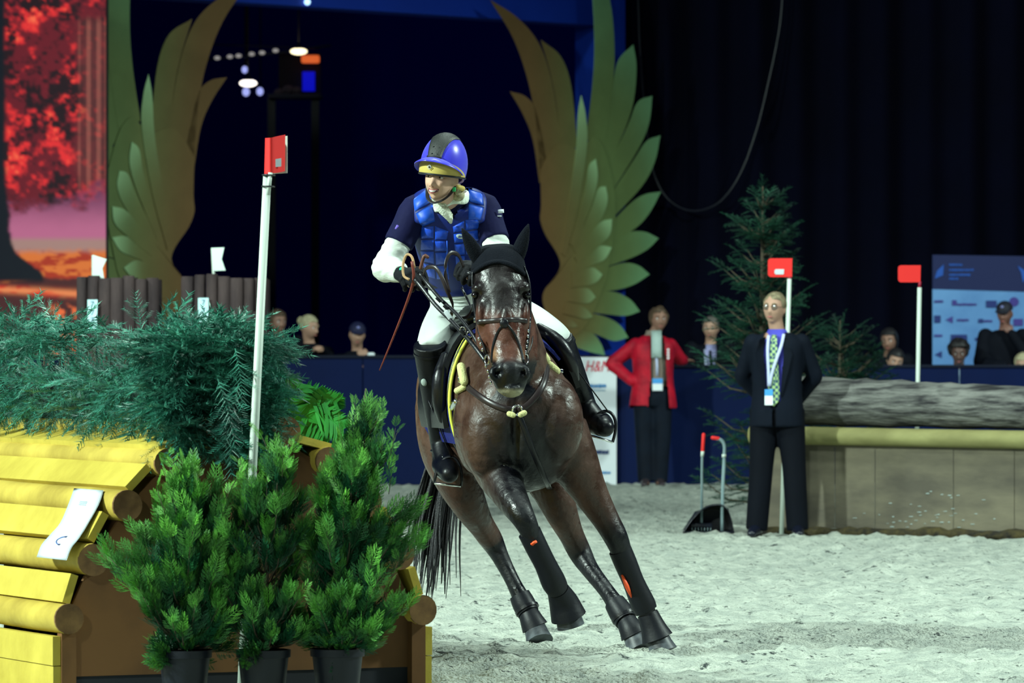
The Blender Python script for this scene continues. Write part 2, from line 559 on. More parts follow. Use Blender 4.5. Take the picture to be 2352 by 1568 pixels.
for kz, (px, py, r, lab) in enumerate(((562, 160, 0.045, 'small violet spotlight hanging just above the white oval lamp'),
                       (565, 211, 0.055, 'small violet spotlight straight below the white oval lamp'),
                       (597, 210, 0.052, 'small violet spotlight below the white oval lamp, towards the blue window'))):
    c = P(px, py, DL + .35 + .4 * kz)
    t = thing('spot_lamp', lab, 'lamp', c, 'violet spotlights in the entrance hall')
    MB().ell(c, (r, r, r * 1.2)).build('lens', m_blueish, t)
    MB().tube([c + V((0, 0.03, 0)), c + V((0, 0.2, 0.08))], [r * 1.1, r * 0.9], 12).build('housing', m_black, t)
    MB().tube([c + V((0, .15, r)), c + V((0, .15, 3.0))], .012, 6).build('cord', m_black, t)
t = thing('light_rail', 'thin rail carrying a row of dim bulbs, behind the wing inside the entrance', 'light rail', P(560, 125, DL))
MB().tube([P(440, 140, DL), P(600, 126, DL), P(760, 104, DL)], 0.02, 8).build('rail', mat('rail', lin(34, 40, 60), 0.6), t)
m_dim = mat('lamp_dim', (0.5, 0.5, 0.5), emis=(0.23, 0.22, 0.21), estr=1.0)
for px, py in ((499, 133), (528, 130), (548, 128), (578, 124), (602, 121), (633, 116)):
    MB().ell(P(px, py, DL - 0.05), (0.045, 0.03, 0.03)).build('bulb', m_dim, t)
MB().tube([P(455, 101, DL), P(600, 106, DL), P(735, 112, DL)], 0.012, 6).build('cable', mat('cablegrey', lin(20, 26, 44), 0.6), t)
t = thing('balcony_booth', 'dark booth on a far balcony with an orange strip and a blue lit window', 'booth', P(690, 216, DL))
MB().plate([P(640, 122, DL + .4), P(736, 122, DL + .4), P(736, 216, DL + .4), P(640, 216, DL + .4)], (0, 0.3, 0)).build('wall', mat('booth', lin(26, 24, 32), 0.8), t, smooth=False)
MB().box(P(713, 136, DL + 0.2), (0.27, 0.15, 0.115), bev=0.03).build('light_strip', mat('orange_strip', (1, .3, .1), emis=lin(210, 90, 40), estr=0.9), t)
MB().box(P(709, 187, DL + 0.3), (0.185, 0.05, 0.29), bev=0.008).build('window', mat('blue_window', (0, 0, .5), emis=lin(4, 8, 165), estr=1.0), t, smooth=False)
for xx in (-.35, .3):
    q_ = P(678, 222, DL + .3); MB().box((q_.x + xx, q_.y, q_.z / 2), (.12, .12, q_.z)).build('pillar', m_black, t, smooth=False)
MB().box(P(678, 222, DL + 0.2), (0.8, 0.5, 0.07), bev=0.02).build('ledge', mat('ledge', lin(40, 44, 58), 0.7), t, smooth=False)
for px, py, r in ((640, 212, .06), (662, 206, .07), (682, 208, .06)):
    MB().ell(P(px, py, DL + 0.1), (r * 1.3, r, r)).build('cushion', mat('seatgrey', lin(74, 66, 74), 0.8), t)

# --- hanging cable in front of the right curtain
cb = [(1806, -160), (1797, 0), (1788, 80), (1765, 190), (1737, 302), (1700, 400), (1655, 462), (1600, 484), (1550, 470), (1512, 425), (1490, 340), (1470, 120), (1462, -160)]
pts = [P(a, b_, 59.78) for a, b_ in cb]
o = MB().tube(pts, 0.013, 8, k=5).build('hanging_cable', mat('cable', lin(14, 18, 34), 0.35, 0.6), origin=pts[7])
tag(o, 'thin dark cable hanging in a deep loop before the black curtain', 'cable')

# --- gold wings: flat cut-out panels, feather by feather
m_wing = mat('wing_print', (0.3, 0.3, 0.2), 0.55, 0.25, attr=True, var=0.06, scale=3)
OUT = [  # left edge, right edge, both from tip to root (pixels in the photograph)
    ([(1127, 0), (1180, 88), (1215, 190), (1232, 290), (1240, 400)], [(1127, 0), (1188, 40), (1238, 100), (1268, 190), (1290, 330)], 0),
    ([(1243, 92), (1262, 158), (1277, 230), (1290, 340)], [(1243, 92), (1288, 130), (1312, 200), (1326, 340)], 0),
    ([(1172, 210), (1202, 262), (1225, 322), (1240, 420)], [(1172, 210), (1208, 222), (1234, 262), (1262, 400)], 0),
    ([(1352, -95), (1362, 0), (1366, 110), (1360, 210), (1345, 320)], [(1352, -95), (1395, -20), (1410, 80), (1408, 190), (1388, 340)], 1),
    ([(1455, 103), (1422, 138), (1406, 205), (1380, 340)], [(1455, 103), (1462, 160), (1450, 255), (1400, 380)], 1),
    ([(1498, 220), (1466, 234), (1442, 290), (1392, 390)], [(1498, 220), (1490, 285), (1464, 345), (1405, 440)], 1),
    ([(1517, 311), (1486, 324), (1456, 368), (1400, 450)], [(1517, 311), (1504, 372), (1474, 428), (1408, 500)], 1),
    ([(1518, 440), (1482, 446), (1450, 466), (1395, 520)], [(1518, 440), (1492, 488), (1458, 525), (1395, 560)], 1),
    ([(1513, 547), (1480, 532), (1440, 534), (1385, 560)], [(1513, 547), (1488, 572), (1450, 592), (1385, 615)], 1),
    ([(1492, 630), (1465, 609), (1430, 604), (1375, 620)], [(1492, 630), (1458, 652), (1418, 665), (1365, 670)], 1),
    ([(1470, 715), (1448, 688), (1410, 670), (1350, 668)], [(1470, 715), (1438, 725), (1398, 722), (1340, 715)], 1),
    ([(1443, 775), (1425, 748), (1392, 728), (1330, 712)], [(1443, 775), (1410, 783), (1375, 770), (1310, 745)], 1),
    ([(1390, 816), (1380, 788), (1358, 762), (1310, 740)], [(1390, 816), (1348, 806), (1312, 790), (1275, 750)], 1)]
INN = [
    ([(1332, 220), (1325, 265), (1320, 350), (1304, 460), (1285, 580)], [(1332, 220), (1342, 265), (1345, 335), (1325, 470), (1295, 590)]),
    ([(1365, 365), (1350, 382), (1340, 440), (1305, 560)], [(1365, 365), (1369, 410), (1355, 468), (1315, 570)]),
    ([(1388, 428), (1372, 434), (1354, 480), (1312, 570)], [(1388, 428), (1392, 462), (1376, 506), (1322, 585)]),
    ([(1402, 503), (1380, 508), (1360, 528), (1315, 590)], [(1402, 503), (1398, 536), (1378, 560), (1325, 605)]),
    ([(1402, 568), (1380, 564), (1358, 572), (1315, 605)], [(1402, 568), (1386, 595), (1362, 607), (1318, 625)]),
    ([(1380, 630), (1362, 616), (1345, 615), (1310, 625)], [(1380, 630), (1368, 646), (1346, 656), (1310, 660)]),
    ([(1365, 682), (1350, 664), (1330, 660), (1300, 662)], [(1365, 682), (1350, 695), (1330, 696), (1300, 692)]),
    ([(1358, 728), (1345, 711), (1325, 700), (1295, 692)], [(1358, 728), (1340, 732), (1322, 728), (1290, 720)]),
    ([(1324, 750), (1314, 738), (1300, 728), (1275, 715)], [(1324, 750), (1308, 752), (1292, 748), (1272, 738)])]
BODY = [(1240, 390), (1242, 470), (1240, 505), (1252, 540), (1274, 575), (1285, 600), (1284, 618), (1272, 640), (1252, 662), (1245, 685), (1252, 715), (1272, 748),
        (1295, 775), (1318, 770), (1345, 745), (1362, 715), (1375, 680), (1390, 640), (1400, 590), (1408, 540), (1412, 490), (1410, 440), (1402, 400), (1392, 360), (1380, 330), (1362, 312), (1345, 330), (1330, 345), (1305, 335), (1285, 330), (1262, 350)]
CB, CG, CT, CI = [np.array(lin(*c)) for c in ((126, 98, 60), (114, 136, 82), (130, 182, 130), (178, 220, 162))]
def wing(label, mirror):
    mp = (lambda s: 1 - s) if mirror else (lambda s: s)
    t = thing('wing_panel', label, 'wing panel', gate_p(mp(1.02), 1.2), 'gold wings beside the entrance')
    TH = GN * -0.010
    def basecol(px, py):
        # printed gradient: brown at the inner edge, green outwards
        w = sstep(1240, 1420, px + (py - 500) * -0.10)
        return CB[None] * (1 - w[:, None]) + CG[None] * w[:, None]
    def wp(px, py, off):
        s, z = gate_s(px, py)
        return gate_p(mp(s), z, off)
    def sheet(name, Lp, Rp, off, fn):
        L_ = catmull(Lp, 5); R_ = catmull(Rp, 5)
        m = min(len(L_), len(R_))
        L_ = [L_[int(round(i * (len(L_) - 1) / (m - 1)))] for i in range(m)]
        R_ = [R_[int(round(i * (len(R_) - 1) / (m - 1)))] for i in range(m)]
        G = []; C = []
        for i in range(m):
            row = []
            for j in range(5):
                p = L_[i] * (1 - j / 4) + R_[i] * (j / 4)
                row.append(wp(p[0], p[1], off)); C.append((p[0], p[1], i / (m - 1)))
            G.append(row)
        mb = MB().sheet(G, TH)
        o = mb.build(name, m_wing, t, smooth=False)
        C = np.array(C + C)
        paint(o, lambda v: fn(C))
    for i, (l, r, g) in enumerate(OUT):
        def fn(C, g=g):
            b = basecol(C[:, 0], C[:, 1])
            if not g: return b * 0.92
            w = sstep(0.85, 0.0, C[:, 2])[:, None]
            return b * (1 - w) + CT * w if len(l) else b
        sheet('feather', l, r, 0.003 * (i % 2), fn)
    for i, (l, r) in enumerate(INN):
        fade = 1.0 if i < 5 else (0.75, 0.5, 0.3, 0.15)[i - 5]
        def fn(C, fade=fade):
            b = basecol(C[:, 0], C[:, 1]); w = sstep(0.8, 0.0, C[:, 2])[:, None] * fade
            return b * (1 - w) + CI * w
        sheet('inner_feather', l, r, 0.024 + 0.003 * (i % 2), fn)
    # body: ngon fan as triangulated sheet so that the print can shade across it
    cen = np.array([1330, 560.0])
    B = catmull(BODY + [BODY[0]], 3)[:-1]
    v = []; C = []; f = []
    nr = 6; n = len(B)
    for q in range(nr):
        w = 1 - q / nr
        for p in B:
            pp = cen * (1 - w) + np.array(p) * w
            if q == 0: pp = np.array(p)
            v.append(wp(pp[0], pp[1], 0.014)); C.append((pp[0], pp[1], 0))
    for q in range(nr - 1):
        for j in range(n):
            k2 = (j + 1) % n
            f.append((q * n + j, q * n + k2, (q + 1) * n + k2, (q + 1) * n + j))
    v.append(wp(cen[0], cen[1], 0.014)); C.append((cen[0], cen[1], 0)); cc = len(v) - 1
    for j in range(n): f.append(((nr - 1) * n + j, (nr - 1) * n + (j + 1) % n, cc))
    o0 = len(v)
    for j in range(n): v.append(V(v[j]) + TH); C.append(C[j])
    for j in range(n):
        k2 = (j + 1) % n; f.append((j, o0 + j, o0 + k2, k2))
    o = make('wing_body', v, f, m_wing, t, smooth=False)
    C = np.array(C); paint(o, lambda v_: basecol(C[:, 0], C[:, 1]))
    mb = MB()
    mb.plate([wp(1262, 700, -0.02), wp(1330, 700, -0.02), wp(1330, 1000, -0.02), wp(1262, 1000, -0.02)], GN * -0.05)
    p0 = wp(1300, 900, -0.06)
    MB().box((p0.x, p0.y, 0.8), (0.1, 0.1, 1.6)).build('stand', m_black, t, smooth=False)
wing('bright gold and green feathered wing panel behind the person in the red jacket', False)
wing('dimmer gold and green feathered wing panel beside the red autumn screen', True)

# --- video screen with autumn picture
def build_screen():
    D = 51.85
    px = np.linspace(-150, 243, 120); py = np.linspace(-90, 830, 250)
    X, Y = np.meshgrid(px, py)
    v = np.stack([(X - 1176) / F * D, np.full_like(X, D), H - (Y - 791) / F * D], -1).reshape(-1, 3)
    n = len(px); m = len(py); idx = np.arange(n * m).reshape(m, n)
    f = np.stack([idx[:-1, :-1], idx[1:, :-1], idx[1:, 1:], idx[:-1, 1:]], -1).reshape(-1, 4)
    cen = P(46, 370, D)
    t = thing('video_screen', 'tall screen showing a glowing red autumn tree over an orange field', 'screen', V((cen.x, D, 0)))
    def col(_):
        c = lambda r, g, b: np.array(lin(r, g, b))
        n1 = fbm(X / 38, Y / 30, 5, 5); n2 = fbm(X / 13, Y / 11, 15, 4); n3 = fbm(X / 70, Y / 70, 25, 3); n4 = fbm(X / 28, Y / 9, 33, 3)
        red = np.zeros(X.shape + (3,)) + c(104, 16, 34)
        def mix(a, b, w): return a * (1 - w[..., None]) + b * w[..., None]
        g = n1 * 0.6 + n2 * 0.4
        red = mix(red, c(232, 44, 48), sstep(0.5, 0.68, g + 0.08 * np.exp(-((Y - 380) / 90) ** 2)))
        red = mix(red, c(255, 110, 74), sstep(0.66, 0.78, g + 0.05 * np.exp(-((Y - 400) / 80) ** 2)))
        red = mix(red, c(30, 6, 20), sstep(0.5, 0.36, n3 * 0.5 + n2 * 0.5))
        st = (np.sin(X / 3.5) > 0.1) & (X > 180)
        bark = np.where(st[..., None], c(150, 84, 74), c(96, 44, 46))
        w = sstep(165, 195, X + (n3 - 0.5) * 40) * sstep(30, 60, Y) * sstep(470, 400, Y) * 0.75
        red = mix(red, bark, w)
        sky = mix(np.zeros_like(red) + c(96, 44, 78), c(186, 104, 140), sstep(430, 545, Y + 20 * n3))
        img = mix(red, sky, sstep(440, 500, Y + (n1 - 0.5) * 130 + X * 0.1))
        img = mix(img, c(168, 132, 124), sstep(540, 556, Y))
        img = mix(img, mix(np.zeros_like(red) + c(220, 118, 52), c(170, 52, 30), sstep(0.45, 0.65, n4)), sstep(572, 592, Y + 10 * n2))
        img = mix(img, c(72, 34, 36), sstep(640, 648, Y + 8 * n2 - np.clip(90 - X, 0, 90) * 0.1))
        img = mix(img, mix(np.zeros_like(red) + c(232, 66, 40), c(240, 140, 84), sstep(0.4, 0.65, n4)), np.exp(-((Y - 664 - X * 0.06) / 9) ** 2))
        img = mix(img, c(240, 112, 60), sstep(0.45, 0.6, n2) * sstep(690, 715, Y) * sstep(100, 125, X))
        # black trunk at the left border
        edge = 12 + 10 * (n3 - 0.5) + 8 * (n2 - .5) + np.exp(-((Y - 640) / 46) ** 2) * 75 + sstep(380, 560, Y) * 12
        tr = sstep(edge + 6, edge - 6, X) * sstep(656, 640, Y)
        img = mix(img, c(4, 10, 26), tr)
        return img.reshape(-1, 3)
    ms = mat('screen_picture', (0, 0, 0), 0.5, 0.2, attr=True, emis='attr', estr=0.85)
    ms.node_tree.nodes['Principled BSDF'].inputs['Base Color'].default_value = (0.01, 0.01, 0.01, 1)
    for l in list(ms.node_tree.links):
        if l.to_socket.name == 'Base Color': ms.node_tree.links.remove(l)
    o = make('picture', v, f, ms, t, smooth=False)
    paint(o, col)
    a = P(-156, -96, D + 0.03); b_ = P(247, 836, D + 0.03)
    MB().box(((a.x + b_.x) / 2, D + 0.09, (a.z + b_.z) / 2), (b_.x - a.x, 0.12, a.z - b_.z)).build('cabinet', m_black, t, smooth=False)
    for xx in (a.x + 0.2, b_.x - 0.2):
        MB().box((xx, D + 0.09, b_.z / 2), (0.12, 0.12, b_.z)).build('leg', m_black, t, smooth=False)
build_screen()

# --- white sponsor board on the barrier
m_white = mat('white_board', lin(214, 220, 226), 0.5, 0.3, var=0.04, scale=2)
m_redp = mat('red_print', lin(196, 30, 60), 0.5)
m_bluep = mat('blue_print', lin(70, 130, 185), 0.5)
m_darkp = mat('dark_print', lin(40, 60, 110), 0.5)
def bars(parent, m, x0, x1, y, h, d, seed):
    """a line of small print too blurred to read: word-long dashes"""
    r = random.Random(seed); mb = MB(); x = x0
    while x < x1 - 1:
        w = min(r.uniform(3, 7), x1 - x)
        a = P(x, y - h / 2 * r.uniform(0.7, 1), d); b_ = P(x + w, y + h / 2 * r.uniform(0.7, 1), d)
        mb.box(((a.x + b_.x) / 2, d, (a.z + b_.z) / 2), (b_.x - a.x, 0.004, a.z - b_.z))
        x += w + r.uniform(0.6, 1.6)
    return mb.build('print_line', m, parent, smooth=False)
a = P(1288, 820, 51.38); b_ = P(1416, 1113, 51.38)
t = thing('sponsor_board', 'upright white sponsor board with a red logo, standing against the blue barrier', 'sign', ((a.x + b_.x) / 2, 51.38, 0))
MB().box(((a.x + b_.x) / 2, 51.40, a.z / 2), (b_.x - a.x, 0.04, a.z), bev=0.004).build('panel', m_white, t, smooth=False)
text('red_lettering', 'H&M', 0.155, frame(P(1371, 842, 51.375), (1, 0, 0), (0, 0, 1), (0, -1, 0)), m_redp, t, shear=0.3, sx=0.75)
bars(t, m_bluep, 1352, 1392, 886, 9, 51.374, 1); bars(t, mat('pale_print', lin(150, 176, 196), .5), 1354, 1390, 896, 4, 51.374, 2)
bars(t, m_darkp, 1352, 1398, 1038, 10, 51.374, 3); bars(t, m_bluep, 1362, 1402, 1085, 6, 51.374, 4); bars(t, m_bluep, 1362, 1402, 1000, 5, 51.374, 14)

# --- press backdrop behind the spectators
DP = 54.4
t = thing('press_backdrop', 'bluish press wall covered with rows of small logos, below a navy header', 'backdrop', V((P(2280, 800, DP).x, DP, 0)))
a = P(2142, 664, DP); b_ = P(2470, 674, DP)
m_press = mat('press_white', lin(104, 150, 202), 0.5, 0.2, col2=lin(80, 122, 178), scale=1.1)
MB().plate([V((a.x, DP, 0.02)), V((b_.x, DP, 0.02)), b_, a], (0, 0.05, 0)).build('panel', m_press, t, smooth=False)
a2 = P(2142, 585, DP); b2 = P(2470, 590, DP)
hdr = MB().plate([a, b_, b2, a2], (0, 0.05, 0)).build('header', mat('press_navy', lin(5, 22, 74), 0.5), t, smooth=False)
m_hl = mat('header_blue', lin(24, 78, 168), 0.5)
MB().plate([P(2147, 640, DP - .01), P(2166, 632, DP - .01), P(2168, 607, DP - .01), P(2152, 622, DP - .01)], (0, 0.01, 0)).build('emblem', m_hl, hdr, smooth=False)
MB().plate([P(2350, 650, DP - .01), P(2345, 625, DP - .01), P(2337, 610, DP - .01), P(2360, 625, DP - .01)], (0, 0.01, 0)).build('emblem', m_hl, hdr, smooth=False)
for i, (x0, x1, yy) in enumerate(((2180, 2210, 608), (2180, 2236, 620), (2180, 2230, 631), (2180, 2202, 640))):
    bars(hdr, m_hl, x0, x1, yy, 5, DP - 0.008, 40 + i)
m_navyp = mat('navy_print', lin(26, 44, 110), 0.5); m_viop = mat('violet_print', lin(60, 50, 130), 0.5)
LG = [('sq', 2187, 689, 2197, 701, 2198, 2244, 699), ('sq', 2265, 690, 2289, 706, 0, 0, 0), ('ci', 2329, 693, 11, 0, 0, 0, 0), ('sq', 2146, 724, 2160, 741, 0, 0, 0),
      ('tr', 2180, 734, 8, 0, 2198, 2226, 735), ('sq', 2247, 732, 2258, 741, 2260, 2280, 737), ('sq', 2328, 732, 2349, 748, 0, 0, 0), ('sq', 2184, 768, 2221, 790, 0, 0, 0),
      ('sq', 2146, 768, 2164, 773, 0, 0, 0), ('sq', 2240, 775, 2252, 782, 0, 0, 0), ('sq', 2244, 811, 2266, 826, 0, 0, 0), ('tr', 2155, 814, 8, 0, 0, 0, 0), ('ba', 0, 0, 0, 0, 2146, 2166, 692)]
for i, g in enumerate(LG):
    mb = MB()
    if g[0] == 'sq':
        p, q = P(g[1], g[2], DP - .012), P(g[3], g[4], DP - .012)
        mb.box(((p.x + q.x) / 2, DP - .008, (p.z + q.z) / 2), (q.x - p.x, 0.008, p.z - q.z))
    elif g[0] == 'ci':
        c = P(g[1], g[2], DP - .008); r = g[3] * DP / F
        mb.tube([c, c + V((0, 0.008, 0))], r, 16)
    elif g[0] == 'tr':
        r = g[3]
        mb.plate([P(g[1] - r, g[2], DP - .01), P(g[1] + r, g[2] + r, DP - .01), P(g[1] + r, g[2] - r, DP - .01)], (0, 0.008, 0))
    if mb.v: mb.build('logo', m_navyp if i % 2 else m_viop, t, smooth=False)
    if g[5]: bars(t, m_viop, g[5], g[6], g[7], 6, DP - .008, 60 + i)
# ------------------------------------------------------------------ the log house jump in the foreground
JO = V((-1.762, 20.0, 0)); JU = V((1.409, 0.66, 0)); JW = JU.length; JUn = JU.normalized(); JV = V((-JUn.y, JUn.x, 0))
def jp(u, z, v=0.0):
    q = JO + JUn * u + JV * v
    return V((q.x, q.y, z))
def juz(x, y):
    """pixel -> (u, z) on the end face of the jump"""
    kx = (x - 1176) / F
    s = (kx * JO.y - JO.x) / (JU.x - kx * JU.y)
    d = JO.y + s * JU.y
    return s * JW, H - (y - 791) / F * d
m_log = mat('peeled_log', lin(196, 172, 76), 0.62, 0.2, col2=lin(156, 134, 56), scale=3.0, stretch=(1, 1, 1), bump=0.25, bscale=25)
m_plank = mat('pine_plank', lin(202, 182, 78), 0.6, 0.2, col2=lin(172, 152, 60), scale=2.5, bump=0.2, bscale=30)
m_end = mat('log_end_grain', lin(130, 98, 62), 0.75, 0.2, col2=lin(96, 70, 46), scale=14)
m_ply = mat('brown_panel', lin(112, 78, 46), 0.65, 0.2, col2=lin(82, 57, 36), scale=2.2)
m_knot = mat('knot', lin(92, 72, 40), 0.7)
jump = thing('log_house_jump', 'yellow cross country jump of peeled logs and planks with a brown arched end', 'horse jump', jp(JW / 2, 0, 1.4))
LEN = 3.2
def solve_log(px, py, rp):
    u, z = juz(px, py); return u, z, rp / 582.0
LOGS = [solve_log(152, 1420, 35), solve_log(208, 1285, 37), solve_log(286, 1160, 36), solve_log(378, 1062, 33), solve_log(478, 992, 36)]
rnd = random.Random(4)
def put_log(u, z, r, v0):
    pts = []
    n = 9
    for i in range(n):
        vv = v0 + (LEN - v0) * i / (n - 1)
        pts.append(jp(u, z, vv) + V((0, 0, rnd.uniform(-.003, .003))))
    mb = MB().tube(pts, [r * rnd.uniform(0.96, 1.03) for _ in range(n)], 18, side=(0, 0, 1), cap=False)
    o = mb.build('log', m_log, jump)
    MB().tube([jp(u, z, v0 - 0.001), jp(u, z, v0 + 0.012)], r * 0.995, 18, side=(0, 0, 1)).build('log_end', m_end, o, auto=40)
    return o
def put_plank(a, b_, th=0.03, v0=0.0, inside=1):
    """plank seen as the segment a-b of the arch outline"""
    a = V((a[0], a[1])); b_ = V((b_[0], b_[1]))
    n = V(((b_ - a).y, -(b_ - a).x)).normalized() * inside * th
    q = [a, b_, b_ + n, a + n]
    A = [jp(p.x, p.y, v0) for p in q]
    mb = MB().plate(A, JV * (LEN - v0))
    o = mb.build('plank', m_plank, jump, smooth=False)
    # knots on the face
    for _ in range(5):
        t = rnd.uniform(.2, .8); p = a * (1 - t) + b_ * t; vv = rnd.uniform(0.1, 2.2)
        nn = jp(-n.x / th * 0.001, -n.y / th * 0.001) - jp(0, 0)
        c = jp(p.x, p.y, vv) + nn
        ez = nn.normalized(); ex = JV; ey = ez.cross(ex)
        R = Matrix((ex, ey, ez)).transposed()
        MB().ell(c, (rnd.uniform(.008, .016), rnd.uniform(.005, .008), 0.0025), R, 8, 4).build('knot', m_knot, o)
    return o
PLK = [((140, 1530), (140, 1606)), ((139, 1461), (139, 1528)), ((180, 1322), (160, 1388)), ((250, 1183), (216, 1246)), ((348, 1078), (300, 1130)), ((470, 1022), (398, 1032))]
for (u, z, r) in LOGS:
    put_log(u, z, r, -0.035); put_log(JW - u, z, r, -0.035)
for a, b_ in PLK[:5]:
    A, B = juz(*a), juz(*b_)
    put_plank(A, B, 0.032, 0.0, 1)
    put_plank((JW - A[0], A[1]), (JW - B[0], B[1]), 0.032, 0.0, -1)
# top boards and log
ut, zt = LOGS[4][0], LOGS[4][1]
put_plank((ut - 0.012, zt - 0.03), (LOGS[3][0] - 0.02, LOGS[3][1] + 0.04), 0.03, 0.0, 1)
put_plank((JW - ut + 0.012, zt - 0.03), (JW - LOGS[3][0] + 0.02, LOGS[3][1] + 0.04), 0.03, 0.0, -1)
MB().plate([jp(ut, zt - 0.03, 0.02), jp(JW - ut, zt - 0.03, 0.02), jp(JW - ut, zt - 0.06, 0.02), jp(ut, zt - 0.06, 0.02)], JV * 3.1).build('top_deck', m_ply, jump, smooth=False)
# brown end panel with the slot for the flag
arch = [(LOGS[0][0] + 0.01, 0.11), (LOGS[0][0] + 0.012, LOGS[0][1]), (LOGS[1][0] + 0.02, LOGS[1][1]), (LOGS[2][0] + 0.03, LOGS[2][1]), (LOGS[3][0] + 0.03, LOGS[3][1]), (LOGS[4][0] + 0.02, LOGS[4][1] - 0.02)]
arch = arch + [(JW - u, z) for u, z in reversed(arch)]
u0, z0 = juz(547, 1055); u1, z1 = juz(573, 1098)
ztop = arch[5][1]
left = [p for p in arch[:6]]
pieces = [left + [(u0, ztop), (u0, 0.11)],
          [(u1, 0.11), (u1, ztop)] + arch[6:],
          [(u0, z0), (u0, ztop), (u1, ztop), (u1, z0)],
          [(u0, 0.11), (u0, z1), (u1, z1), (u1, 0.11)]]
mb = MB()
for pc in pieces: mb.plate([jp(u, z, 0.03) for u, z in pc], JV * 0.02)
mb.build('end_panel', m_ply, jump, smooth=False)
mb = MB()
for pc in pieces[:2]: mb.plate([jp(u, z, 2.9) for u, z in pc], JV * 0.02)
mb.build('back_panel', m_ply, jump, smooth=False)
MB().plate([jp(0.02, 0.0, 0.035), jp(JW - 0.02, 0.0, 0.035), jp(JW - 0.02, 0.11, 0.035), jp(0.02, 0.11, 0.035)], JV * 3.0).build('plinth', mat('dark_plinth', lin(22, 26, 34), 0.7), jump, smooth=False)
MB().plate([jp(u0 + 0.002, z0 + 0.03, 0.0), jp(u1 + 0.004, z0 + 0.03, 0.0), jp(u1 + 0.004, z0 - 0.012, 0.0), jp(u0 + 0.002, z0 - 0.012, 0.0)], JV * 0.03).build('flag_socket', m_plank, jump, smooth=False)
for s in (0, 1):
    uu = 0.03 if s == 0 else JW - 0.03
    MB().plate([jp(uu - 0.03, 0, -0.01), jp(uu + 0.03, 0, -0.01), jp(uu + 0.03, 0.30, -0.01), jp(uu - 0.03, 0.30, -0.01)], JV * 0.05).build('corner_post', m_ply, jump, smooth=False)

# --- paper sheet with a handle hole lying over the logs
prof = []
rows = [((120, 1137 - 3), (86, 1283))]
Lp = [(172, 1134), (160, 1170), (140, 1212), (116, 1240), (97, 1258), (86, 1283)]
Rp = [(238, 1136), (226, 1168), (200, 1215), (182, 1242), (164, 1262), (153, 1289)]
# the sheet hangs over the arch outline a little proud of it: outline points (u,z) per row
oz = []
for (x, y) in [(292, 1133), (262, 1166), (232, 1212), (208, 1240), (180, 1262), (166, 1290)]:
    oz.append(juz(x, y))
def on_face(x, y, u, z):
    """point on the jump's log side (line through (u,z) along JV) seen at column x"""
    b0 = jp(u, z); kx = (x - 1176) / F
    s = (b0.x - kx * b0.y) / (kx * JV.y - JV.x)
    return b0 + JV * s
Gs = []
for i in range(6):
    off = JUn * -0.018
    row = []
    for j in range(5):
        x = Lp[i][0] * (1 - j / 4) + Rp[i][0] * j / 4
        y = Lp[i][1] * (1 - j / 4) + Rp[i][1] * j / 4
        row.append(on_face(x, y, oz[i][0] - 0.05, oz[i][1] + 0.01))
    Gs.append(row)
Gd = [[V(tuple(q)) for q in r] for r in zip(*[catmull([tuple(Gs[i][j]) for i in range(6)], 4) for j in range(5)])]
nrm = -JUn * 0.0035
t = thing('paper_sheet', 'white paper sheet with a printed line and a round cut, lying on the yellow logs', 'paper', Gd[-1][2])
m_paper = mat('white_paper', lin(196, 206, 212), 0.6, 0.2)
MB().sheet(Gd, nrm).build('sheet', m_paper, t)
def sheet_pt(a, b_, lift=0.002):
    """a along 0..1, b across 0..1"""
    i = a * (len(Gd) - 1); i0 = min(int(i), len(Gd) - 2); j = b_ * 4; j0 = min(int(j), 3)
    p = Gd[i0][j0].lerp(Gd[i0][j0 + 1], j - j0); q = Gd[i0 + 1][j0].lerp(Gd[i0 + 1][j0 + 1], j - j0)
    return p.lerp(q, i - i0) - JUn * lift + nrm
arcp = [sheet_pt(0.60 + 0.16 * (1 - math.cos(th)) / 2, 0.62 - 0.22 * math.sin(th), 0.003) for th in np.linspace(0.1, 3.0, 12)]
MB().tube(arcp, [0.0022] * 12, 6).build('printed_curve', mat('pale_blue_ink', lin(60, 90, 160), .5), t)
for q in (arcp[0], arcp[-1]):
    MB().ell(q, (0.008, 0.004, 0.003), None, 8, 5).build('ink_dot', mat('ink', lin(20, 26, 90), 0.5), t)
for k_ in range(3):
    MB().tube([sheet_pt(0.17 + 0.018 * k_, 0.38, 0.003), sheet_pt(0.17 + 0.018 * k_, 0.62, 0.003)], 0.0014, 5).build('printed_line', mat('palegrey_ink', lin(170, 205, 214), .5), t)

# --- small sticker on the lowest plank
A, B = juz(139, 1461), juz(139, 1528)
def st(x, y, lift):
    u, z = juz(139, 0); 
    p = on_face(x, y, A[0], 0)
    d = p.y
    return V((p.x, p.y, H - (y - 791) / F * d)) - JUn * lift
t = thing('sticker', 'small pale label with black lower half on the lowest yellow plank', 'label', st(96, 1522, 0.002))
MB().plate([st(80, 1457, .003), st(113, 1460, .003), st(112, 1498, .003), st(80, 1496, .003)], JUn * 0.002).build('label_top', mat('label_pale', lin(180, 226, 226), 0.4), t, smooth=False)
MB().plate([st(80, 1496, .003), st(112, 1498, .003), st(111, 1522, .003), st(79, 1518, .003)], JUn * 0.002).build('label_bottom', mat('label_dark', lin(14, 42, 62), 0.4), t, smooth=False)
for y_, w in ((1478, 12), (1487, 20)):
    MB().plate([st(86, y_ - 2, .004), st(86 + w, y_ - 1, .004), st(86 + w, y_ + 2, .004), st(86, y_ + 1, .004)], JUn * 0.001).build('print_line', mat('teal_print', lin(110, 180, 190), 0.4), t, smooth=False)
